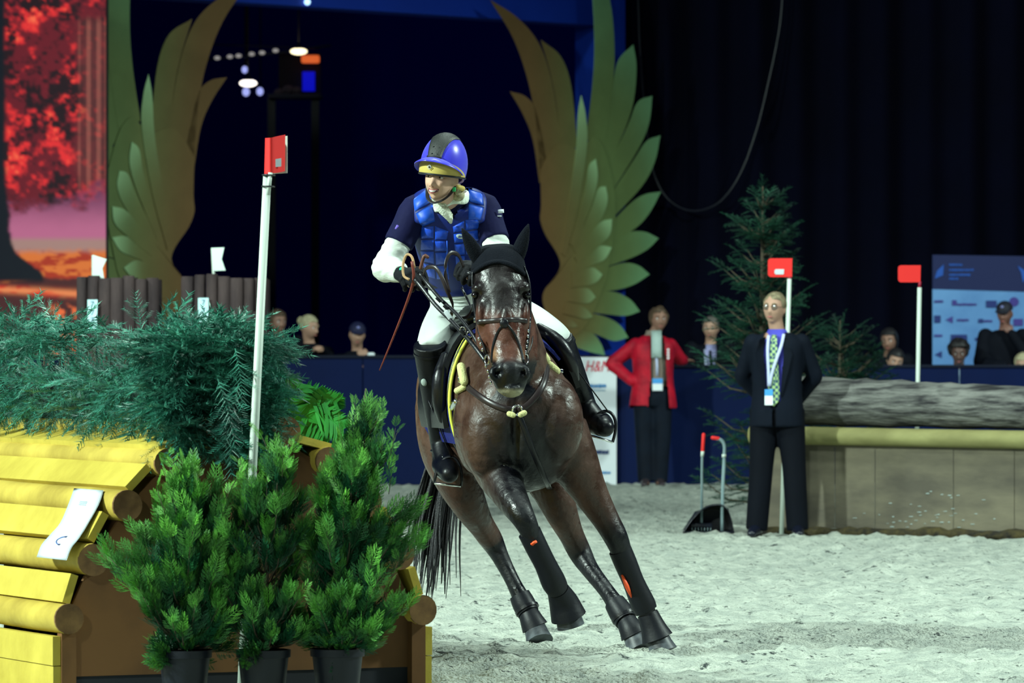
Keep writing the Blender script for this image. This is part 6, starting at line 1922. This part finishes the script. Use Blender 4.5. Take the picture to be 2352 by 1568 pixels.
m_hel = mat('helmet_silk', lin(58, 56, 206), 0.32, 0.5, sheen=.2)
m_helb = mat('helmet_mesh', lin(44, 48, 46), 0.5, 0.4, col2=lin(24, 26, 26), scale=260, bump=.6, bscale=300, bdist=.003)
m_gold = mat('helmet_gold', lin(196, 176, 92), 0.5, 0.4)
m_rider_skin = mat('rider_skin', lin(210, 168, 144), 0.45, 0.3, var=.05, scale=20)

hmR = head_matrix(P(1014, 410, 23.50), 0.40, 0.02, 0.12, 0.93)
def RP(x, y, z): return hmR @ V((x, y, z))
shR_, elR_, wrR_ = P(955, 482, 23.68), P(888, 612, 23.62), P(922, 628, 23.36)
shL_, elL_, wrL_ = P(1112, 478, 23.72), P(1152, 600, 23.60), P(1105, 612, 23.32)
chest, waist, pelv, neck = P(1034, 520, 23.74), P(1042, 640, 23.98), P(1080, 722, 24.06), P(1030, 462, 23.64)
tside = V((1, 0.05, -0.03)).normalized()
mb = MB()
mb.tube([pelv, waist, P(1038, 580, 23.86), chest, P(1033, 485, 23.70), P(1032, 468, 23.66)], [(.15, .11), (.125, .095), (.145, .11), (.155, .11), (.13, .09), (.07, .06)], 24, side=tside, k=3)
mb.tube([P(1032, 480, 23.68), neck, RP(0, .015, -.06)], [.06, .055, .054], 14, k=3)
head_mesh(mb, hmR, smile=1.0, nu=80, nv=64)
mb.tube(bend(shR_, elR_, wrR_), bendr(.048, .04, .028), 14, k=3); mb.tube(bend(shL_, elL_, wrL_), bendr(.048, .04, .028), 14, k=3)
KR, AR = P(990, 812, 23.66), P(1014, 1035, 23.86)
KL, AL = P(1285, 796, 23.70), P(1352, 945, 23.84)
mb.tube(bend(P(1040, 728, 24.05), KR, AR), bendr(.085, .052, .036), 14, k=3); mb.tube(bend(P(1125, 722, 24.05), KL, AL), bendr(.085, .052, .036), 14, k=3)
hRd = (P(960, 636, 23.14) - wrR_)
hand(mb, wrR_, hRd, V((-.35, -.2, .9)), -1, 1.0, 1.05)
hand(mb, wrL_, P(1070, 622, 23.14) - wrL_, V((.3, -.2, .9)), 1, 1.0, 1.05)
r = fuse(mb, .0058, 2, .5)
make('body', r.v, r.f, m_rider_skin, rider)
# face details
R = hmR.to_3x3()
for sg in (-1, 1):
    e = MB().ell(RP(sg * .031, -.0775, .008), (.0125, .0105, .0065), R, 14, 8).build('eye', m_white_eye, rider)
    MB().ell(RP(sg * .031 - .002, -.0865, .007), (.005, .0025, .005), R, 10, 6).build('iris', m_iris, e)
    MB().tube([RP(sg * .014, -.095, .030), RP(sg * .030, -.094, .035), RP(sg * .047, -.080, .030)], [.0024, .0034, .0016], 6, k=3).build('eyebrow', m_blond, rider)
    MB().tube([RP(sg * .018, -.086, .0135), RP(sg * .031, -.0895, .0165), RP(sg * .044, -.081, .0125)], [.0014, .0018, .0012], 6, k=3).build('eyelid', mat('lid', lin(120, 84, 74), .5), rider)
# smiling mouth: dark opening, teeth, lips
def arc(y0, zc, w, zup, n=11, fy=.022):
    return [RP(w * t, y0 + fy * t * t, zc + zup * t * t) for t in np.linspace(-1, 1, n)]
mo = MB().tube(arc(-.1035, -.0655, .027, .012), [(.002, .0012)] + [(.0030, .0068)] * 9 + [(.002, .0012)], 10, side=R @ V((0, 1, 0))).build('mouth', mat('mouth_inside', lin(70, 24, 28), .5), rider)
MB().tube(arc(-.1060, -.0632, .0225, .010), [(.0022, .0018)] + [(.0028, .0046)] * 9 + [(.0022, .0018)], 10, side=R @ V((0, 1, 0))).build('teeth', m_teeth, mo)
MB().tube(arc(-.1055, -.0575, .027, .0075), [.0012] + [.0024] * 9 + [.0012], 8).build('upper_lip', m_lip, mo)
MB().tube(arc(-.1050, -.0730, .0245, .0165), [.0012] + [.0030] * 9 + [.0012], 8).build('lower_lip', m_lip, mo)
for sg in (-1, 1): MB().ell(RP(sg * .0075, -.1155, -.0395), (.0032, .003, .0022), R, 8, 6).build('nostril', mat('nostril', lin(96, 50, 44), .6), rider)

# --- helmet
def dome(r, cen, z0, nu=48, nv=16, zmax=1.0, sel=None, tilt=0.0):
    G = []
    for i in range(nv + 1):
        ph = math.pi / 2 * i / nv
        row = []
        for j in range(nu + 1):
            th = 2 * math.pi * j / nu
            x = r[0] * math.sin(ph) * math.sin(th); y = -r[1] * math.sin(ph) * math.cos(th); z = r[2] * math.cos(ph)
            row.append(V((x + cen[0], y + cen[1], z + cen[2] - tilt * (y + r[1]))))
        G.append(row)
    return G
HC_ = (0, .014, .066)
def hpt(ph, th, k=1.0):
    """point of the helmet shell: ph from crown, th around (0 = front)"""
    low = 0.018 * (1 - math.cos(th)) / 2 + 0.0
    x = .114 * k * math.sin(ph) * math.sin(th); y = -.134 * k * math.sin(ph) * math.cos(th); z = .158 * k * math.cos(ph)
    return V((x + HC_[0], y + HC_[1], z + HC_[2]))
def rim(th):    # polar angle of the shell's lower rim, lower at the back
    return math.radians(np.interp(abs(math.degrees(th)), [0, 50, 100, 150, 180], [104, 104, 112, 124, 126]))
helm = None
G = []
nth = 64
for i in range(15):
    row = []
    for j in range(nth + 1):
        th = -math.pi + 2 * math.pi * j / nth
        row.append(RP(*hpt(rim(th) * (i + .02) / 14, th)))
    G.append(row)
cenW = RP(*HC_)
helm = MB().sheet(G, lambda p: (cenW - p).normalized() * .010).build('helmet', m_hel, rider, auto=70)
# mesh stripe over the crown
def sw(t): return 0.030 + 0.018 * t      # half width of the stripe from front to crown
G = []
for i in range(22):
    q = -1 + 2 * i / 21 * .86      # -1 front rim .. back
    row = []
    for j in range(9):
        w = (j / 8 - .5) * 2
        ph = abs(q) * math.radians(80); 
        # walk along the meridian, offset sideways
        y = -.134 * math.sin(ph) * (1 if q < 0 else -1); z = .158 * math.cos(ph)
        x = w * (.034 + .030 * (1 - abs(q)))
        s = math.sqrt(max(0, 1 - (x / .114) ** 2))
        row.append(RP(x + HC_[0], y * s * 1.015 + HC_[1], z * s * 1.015 + HC_[2]))
    G.append(row)
MB().sheet(G, lambda p: (p - cenW).normalized() * .0025).build('mesh_stripe', m_helb, helm)
for x, z in ((-.014, .055), (.014, .055), (-.015, .088), (.016, .088)):
    s = math.sqrt(max(0, 1 - (z / .158) ** 2))
    c = RP(x, -.134 * s * 1.02 - .001 + HC_[1], z * 1.02 + HC_[2])
    MB().ell(c, (.0045, .006, .002), R @ Matrix.Rotation(.6 if x > 0 else -.6, 3, 'Y'), 8, 6).build('vent_slot', m_black, helm)
# peak: violet brim, stitched piping at its root
G = []
for k_ in range(6):
    t = k_ / 5; row = []
    for j in range(25):
        th = math.radians(-78 + 156 * j / 24)
        pk = math.cos(th) ** .8 * .052 if math.cos(th) > 0 else 0
        base_ = hpt(math.radians(76 + 26 * (th / 1.36) ** 2), th, 1.01)
        out = V((math.sin(th) * .55, -math.cos(th), 0)).normalized()
        row.append(RP(*(base_ + out * pk * t + V((0, 0, -.016 * t * t * math.cos(th))))))
    G.append(row)
MB().sheet(G, R @ V((0, 0, -.005))).build('helmet_peak', m_hel, helm, auto=60)
G = []
for k_ in range(5):
    row = []
    for j in range(25):
        th = math.radians(-98 + 196 * j / 24)
        a = math.radians(79 + 27 * (th / 1.7) ** 2); b_ = math.radians(107 + 3 * (th / 1.7) ** 2)
        q = hpt(a + (b_ - a) * k_ / 4, th, 1.0 - .0 * k_)
        ex_ = 1.03 + .035 * (k_ / 4)
        q = V(((q.x) * ex_, (q.y - HC_[1]) * ex_ + HC_[1], q.z))
        row.append(RP(*q))
    G.append(row)
band = MB().sheet(G, lambda p: (cenW - p).normalized() * .008).build('gold_band', m_gold, helm, auto=60)
pts = G[-1]
MB().tube(pts, [(.0045, .005)] * len(pts), 8).build('band_edge', m_black, helm)
MB().tube([RP(*(hpt(math.radians(75 + 26 * (th / 1.36) ** 2), th, 1.03))) for th in np.linspace(-.34, .34, 9)], [(.005, .006)] * 9, 8).build('peak_trim', m_black, helm)
eb = hpt(math.radians(94), math.radians(-6), 1.075)
MB().tube([RP(*(eb + V((a, -.004, b_)))) for a, b_ in ((0, .011), (.011, 0), (0, -.011), (-.011, 0), (0, .011))], .0018, 6).build('emblem', m_paper, band)
MB().ell(RP(*(eb + V((0, -.002, 0)))), (.006, .003, .005), R).build('emblem_centre', m_black, band)
# harness and green clip, hair at the nape
MB().tube([RP(.079, .0, -.03), RP(.064, -.018, -.07), RP(.038, -.050, -.104), RP(0, -.066, -.120), RP(-.038, -.050, -.104), RP(-.062, -.015, -.07), RP(-.074, .005, -.03)], [(.003, .009)] * 7, 8, k=4).build('chin_strap', m_black, helm)
MB().box(RP(.083, -.022, -.045), (.016, .012, .022), R, bev=.004).build('strap_clip', mat('green_clip', lin(30, 170, 96), .4), helm)
MB().ell(RP(.05, .085, -.075), (.045, .035, .035), R).build('hair', m_blond, rider)
MB().ell(RP(.075, .045, -.045), (.014, .03, .03), R).build('hair_side', m_blond, rider)
MB().tube([RP(.086, .0, -.03), RP(.094, .05, -.038), RP(.08, .10, -.045)], [.008, .013, .008], 8, k=3).build('helmet_back_pad', m_gold, helm)

# --- white stock
st1 = []
mb = MB()
c0 = P(1036, 462, 23.62)
nk = [c0 + V((.075 * math.sin(a), -.072 * math.cos(a), .022 * math.sin(a) * 1.0 + .008 * math.cos(3 * a))) for a in np.linspace(-2.2, 2.4, 20)]
stock = MB().tube(nk, [(.026, .010)] * 20, 10, side=(0, 0, 1), rnd=True).build('stock_tie', mat('stock_white', lin(226, 234, 218), .75, .2, bump=1.0, bscale=70, bdist=.006), rider)
G = [[P(990, 455, 23.54), P(1008, 458, 23.53), P(1024, 468, 23.535)], [P(996, 473, 23.53), P(1014, 474, 23.525), P(1034, 482, 23.54)], [P(1010, 490, 23.545), P(1026, 490, 23.54), P(1040, 492, 23.55)], [P(1026, 505, 23.57), P(1033, 505, 23.565), P(1040, 504, 23.57)], [P(1034, 514, 23.59), P(1036, 514, 23.588), P(1038, 513, 23.59)]]
MB().sheet(G, (0, -.012, 0)).build('stock_end', stock.data.materials[0], stock)

# --- navy short-sleeved shirt
mb = MB()
mb.tube([waist, P(1038, 580, 23.86), chest, P(1033, 485, 23.70), P(1032, 468, 23.665), P(1033, 455, 23.645)], [(.13, .10), (.15, .115), (.162, .116), (.14, .097), (.085, .075), (.068, .066)], 24, side=tside, k=3)
uR = shR_.lerp(elR_, .60); uL = shL_.lerp(elL_, .62)
mb.tube([P(985, 478, 23.69), shR_, shR_.lerp(elR_, .3), uR], [.07, .074, .071, .071], 18, k=3)
mb.tube([P(1085, 478, 23.71), shL_, shL_.lerp(elL_, .3), uL], [.07, .074, .070, .070], 18, k=3)
r = fuse(mb, .0075, 3); make('shirt', r.v, r.f, m_nshirt, rider)
# white sleeves
for a, e, w, nm in ((shR_, elR_, wrR_, 0), (shL_, elL_, wrL_, 1)):
    mb = MB()
    u = a.lerp(e, .50)
    pts = [u, a.lerp(e, .62), a.lerp(e, .85), e + (e - (a + w) / 2).normalized() * .012, e.lerp(w, .3), e.lerp(w, .7), w]
    mb.tube(pts, [.052, .061, .063, .065, .060, .052, .041], 22, k=4)
    r = fuse(mb, .0065, 2)
    # soft wrinkles across the arm
    d = np.array([p for p in pts[0]]);
    ax = np.array((w - a).normalized())
    s_ = (np.asarray(r.v) @ np.array([0.4, 0.3, 1.0])) * 1.0
    k_ = np.sin(s_ * 190 + 2.2 * np.sin(np.asarray(r.v) @ np.array([31., 17, 9])))
    r.v = r.v + r.n * (k_ * .0016)[:, None]
    make('sleeve', r.v, r.f, m_wsleeve, rider)
MB().tube([P(1150, 481, 23.64), P(1151, 489, 23.635)], [(.014, .003)] * 2, 8, side=(1, 0, 0)).build('sleeve_print', m_badgew, rider)
MB().box(P(1147, 496, 23.64), (.02, .008, .007), bev=.002).build('sleeve_print', m_badgew, rider)
MB().box(P(912, 522, 23.60), (.014, .008, .022), Matrix.Rotation(.5, 3, 'Y'), bev=.003).build('sleeve_badge', mat('violet_badge', lin(120, 100, 210), .5), rider)
# gloves
for w, tgt, nrm, sd in ((wrR_, P(960, 636, 23.14), V((-.35, -.2, .9)), -1), (wrL_, P(1070, 622, 23.14), V((.3, -.2, .9)), 1)):
    mb = MB(); hand(mb, w, tgt - w, nrm, sd, 1.0, 1.42)
    d = (tgt - w).normalized()
    mb.tube([w - d * .045, w - d * .02, w + d * .01], [.040, .037, .034], 16)
    r = fuse(mb, .0055, 1); make('glove', r.v, r.f, m_glove, rider)
MB().tube([wrR_ - (wrR_ - elR_).normalized() * .045 + V((0, 0, 0)), wrR_ - (wrR_ - elR_).normalized() * .025], [.043, .042], 18).build('watch_strap', m_black, rider)
MB().ell(P(922, 618, 23.325), (.010, .006, .010)).build('watch_light', mat('green_led', (0, .4, .2), emis=(0.02, .55, .28), estr=1.0), rider)

# --- vest with its padded blocks
mb = MB()
VR = [(P(1046, 662, 23.99), .112, .10), (P(1043, 630, 23.955), .124, .11), (P(1038, 580, 23.86), .158, .128), (P(1035, 530, 23.765), .176, .134), (P(1034, 492, 23.715), .176, .124), (P(1033, 466, 23.69), .155, .105)]
mb.tube([p for p, a, b_ in VR], [(a, b_) for p, a, b_ in VR], 32, side=tside, k=4, ex=2.5)
for fr, tp, bk, ss in ((P(974, 505, 23.60), P(968, 452, 23.66), P(985, 452, 23.80), V((.9, 0, .42))), (P(1092, 505, 23.62), P(1094, 450, 23.68), P(1080, 452, 23.82), V((.9, 0, -.34)))):
    mb.tube([fr, fr.lerp(tp, .6) + V((0, -.015, 0)), tp, tp.lerp(bk, .5) + V((0, 0, .01)), bk], [(.046, .02), (.052, .024), (.054, .026), (.053, .028), (.05, .03)], 16, side=ss, k=3, rnd=True)
rfull = fuse(mb, .0075, 2)
def vopen(c):   # V neck
    px = c[0] / c[1] * F + 1176; py = 791 - (c[2] - H) / c[1] * F
    if c[1] > 23.72: return False
    return py < 512 and abs(px - 1033) < (512 - py) * 0.62 + 2 and py > 425
r = cut(rfull, vopen)
vest = make('vest', r.v, r.f, m_vestb, rider)
vb = bvh_of(rfull)
def pad_block(q, lift=.012, name='pad', m=m_vest, n=9):
    """quad of pixels -> cushion lying on the vest"""
    G = []
    D = np.zeros((n, n)); X = np.zeros((n, n)); Y = np.zeros((n, n))
    for i in range(n):
        for j in range(n):
            u, w = i / (n - 1), j / (n - 1)
            X[i, j] = (q[0][0] * (1 - w) + q[1][0] * w) * (1 - u) + (q[3][0] * (1 - w) + q[2][0] * w) * u
            Y[i, j] = (q[0][1] * (1 - w) + q[1][1] * w) * (1 - u) + (q[3][1] * (1 - w) + q[2][1] * w) * u
            h = vb.ray_cast(CAM_O, (P(X[i, j], Y[i, j], 23.6) - CAM_O).normalized())
            D[i, j] = h[0].y if h[0] is not None else np.nan
    med = np.nanmedian(D) if np.isfinite(D).any() else 23.65
    D = np.where(np.isfinite(D), D, med + .02); D = np.minimum(D, med + .06)
    for i in range(n):
        row = []
        for j in range(n):
            u, w = i / (n - 1), j / (n - 1)
            e = (min(u, 1 - u) * 2) ** .35 * (min(w, 1 - w) * 2) ** .35 if 0 < u < 1 and 0 < w < 1 else 0
            row.append(P(X[i, j], Y[i, j], D[i, j] - lift * e - .001))
        G.append(row)
    return MB().sheet(G, (0, .008, 0)).build(name, m, vest)
PADS = [[(966, 522), (996, 519), (996, 547), (968, 548)], [(999, 519), (1030, 531), (1026, 550), (999, 551)],
        [(967, 551), (996, 551), (996, 574), (966, 574)], [(999, 553), (1022, 553), (1026, 576), (999, 577)],
        [(965, 577), (996, 578), (997, 606), (970, 600)], [(1000, 580), (1026, 580), (1029, 606), (1001, 608)],
        [(972, 604), (997, 609), (1000, 640), (984, 636)], [(1001, 611), (1030, 610), (1032, 642), (1003, 641)],
        [(1040, 520), (1066, 506), (1066, 530), (1042, 534)], [(1069, 505), (1099, 500), (1101, 524), (1069, 529)],
        [(1042, 537), (1066, 533), (1067, 556), (1043, 558)], [(1069, 532), (1100, 528), (1100, 552), (1069, 556)],
        [(1043, 561), (1067, 559), (1068, 584), (1046, 586)], [(1070, 559), (1098, 556), (1094, 584), (1070, 584)],
        [(1046, 589), (1068, 587), (1068, 620), (1048, 620)]]
for q in PADS: pad_block(q)
# shoulder pads
for q in ([(945, 460), (982, 432), (992, 462), (954, 486)], [(955, 490), (993, 466), (999, 508), (968, 522)], [(1076, 432), (1108, 444), (1112, 472), (1076, 462)], [(1076, 466), (1112, 476), (1104, 506), (1076, 506)]):
    pad_block(q, .016, 'shoulder_pad', m_vestedge)
MB().tube([on_mesh(vb, 1027, y, .006) for y in (553, 575, 600, 625, 645)], [(.004, .004)] * 5, 6).build('vest_zip', m_vestedge, vest)
el = on_mesh(vb, 1057, 543, .013)
MB().ell(el, (.019, .004, .011), Matrix.Rotation(.25, 3, 'Y')).build('vest_badge', mat('badge_silver', lin(150, 166, 158), .4), vest)
for k_ in (-1, 0, 1):
    c = el + V((.006 * k_, -.004, 0))
    MB().ell(c, (.0025, .002, .006), Matrix.Rotation(.5, 3, 'Y'), 6, 5).build('badge_mark', m_navyp, vest)

# --- breeches
mb = MB()
mb.tube([P(1045, 650, 23.99), waist, P(1060, 690, 24.04), pelv, P(1090, 750, 24.06)], [(.118, .10), (.128, .105), (.15, .125), (.168, .14), (.13, .12)], 26, side=tside, k=3)
mb.tube([P(1045, 725, 24.05), P(1014, 765, 23.86), P(994, 800, 23.70), KR], [.125, .102, .078, .066], 20, k=4)
mb.tube([P(1122, 718, 24.05), P(1200, 742, 23.88), P(1258, 770, 23.75), P(1282, 788, 23.71), KL], [.125, .110, .088, .076, .066], 20, k=4)
r = fuse(mb, .0085, 4); 
br = make('breeches', r.v, r.f, m_breech, rider)
bb = bvh_of(r)
for y in (681, 690, 699, 708, 717, 726):
    pts = [on_mesh(bb, x, y + 4 * math.sin((x - 1000) / 26), .001, 23.9) for x in range(1008, 1076, 8)]
    MB().tube(pts, [.0012] + [.0032] * (len(pts) - 2) + [.0012], 6).build('fold', m_breech, br)
MB().tube([waist + V((0, 0, -.03)) + tside * (.135 * math.sin(a)) + V((0, -.112 * math.cos(a), 0)) for a in np.linspace(0, 2 * math.pi, 33)], [(.016, .005)] * 33, 8, side=(0, 0, 1)).build('belt', m_black, rider)

# --- boots, stirrups
def boot(k, a, toe, heel, m, outer):
    mb = MB()
    top = k.lerp(a, -.10)
    mb.tube([top, k.lerp(a, .08), k.lerp(a, .35), k.lerp(a, .7), a, a.lerp(heel, .6)], [.080, .076, .068, .056, .047, .044], 20, k=4)
    mb.tube([heel, a.lerp(heel, .7).lerp(toe, .25), heel.lerp(toe, .62) + V((0, 0, .012)), toe], [.044, .056, .058, .044], 18, k=3, rnd=True)
    mb.tube([k.lerp(a, .9), a.lerp(toe, .45), toe], [.046, .047, .036], 16, k=2)
    r = fuse(mb, .0075, 3)
    o = make('boot', r.v, r.f, m_boots, rider)
    return o
hRr = AR + V((0.0, .03, -.075)); tRr = P(1032, 1088, 23.64)
hLl = AL + V((.02, .04, -.06)); tLl = P(1390, 982, 23.58)
bR = boot(KR, AR, tRr, hRr, m_boots, -1); bL = boot(KL, AL, tLl, hLl, m_boots, 1)
MB().ell(P(974, 878, 23.645), (.014, .008, .018), Matrix.Rotation(-.4, 3, 'Y')).build('white_patch', mat('patch', lin(150, 164, 158), .5), bR)
for (k, a, b0) in ((KR, AR, bR), (KL, AL, bL)):
    c = k.lerp(a, -.02); d = (a - k).normalized()
    MB().tube([c - d * .006, c + d * .006], .0815, 24).build('boot_seam', m_boots, b0, auto=40)
    c = a; 
    MB().tube([c + V((.05 * math.sin(t), -.05 * math.cos(t), .0)) for t in np.linspace(0, 2 * math.pi, 21)], [(.006, .003)] * 21, 6, side=(0, 0, 1)).build('spur_strap', m_tack, b0)
MB().tube([P(1014, 1052, 23.72), P(1017, 1049, 23.715), P(1020, 1052, 23.715), P(1018, 1056, 23.715)], .004, 6).build('spur_buckle', m_steel, bR)
def stirrup(label, c, lean, ltop, grp):
    t = thing('stirrup', label, 'stirrup', c + V((0, 0, -.05)), grp)
    pts = []
    for i in range(25):
        a = math.pi * i / 24
        pts.append(c + V((-.062 * math.cos(a), 0, .13 * math.sin(a) ** .8 - .03)))
    Rm = Matrix.Rotation(lean, 3, 'Y')
    pts = [c + Rm @ (p - c) for p in pts]
    MB().tube(pts, [(.006, .008)] * 25, 8).build('arch', m_tack, t)
    MB().tube([pts[0], pts[-1]], [(.022, .006)] * 2, 10, side=(0, 1, 0)).build('tread', m_steel, t)
    MB().tube([pts[12], pts[12].lerp(ltop, .5), ltop], [(.012, .003)] * 3, 8, side=(0, 1, 0)).build('stirrup_leather', m_tack, t)
stirrup('black stirrup under the boot beside the tallest conifer', P(1030, 1098, 23.70), .12, wrap_pt(23.66, -1.25, .075), 'stirrups under the rider boots')
stirrup('black stirrup under the boot before the white sponsor board', P(1382, 992, 23.66), .30, wrap_pt(23.66, 1.25, .075), 'stirrups under the rider boots')

# --- whip
wp = [P(946, 600, 23.12), P(950, 640, 23.13), P(936, 690, 23.2), P(905, 770, 23.3), P(872, 850, 23.4)]
t = thing('riding_whip', 'thin red brown riding whip held in the gloved hand', 'whip', wp[-1])
MB().tube(wp, [.007, .0065, .006, .005, .003], 8, k=4).build('shaft', mat('whip_red', lin(112, 48, 38), .5), t)
MB().tube([P(940, 642, 23.115), P(927, 632, 23.13), P(926, 605, 23.14), P(934, 585, 23.14), P(946, 590, 23.13), P(952, 615, 23.12)], [(.0025, .006)] * 6, 8, k=4, side=(0, 1, 0)).build('wrist_loop', mat('tan_leather', lin(176, 140, 100), .5), t)
MB().tube([P(966, 615, 23.10), P(974, 588, 23.09), P(982, 590, 23.09)], .008, 8, k=3, rnd=True).build('handle', mat('whip_handle', lin(96, 58, 46), .5), t)
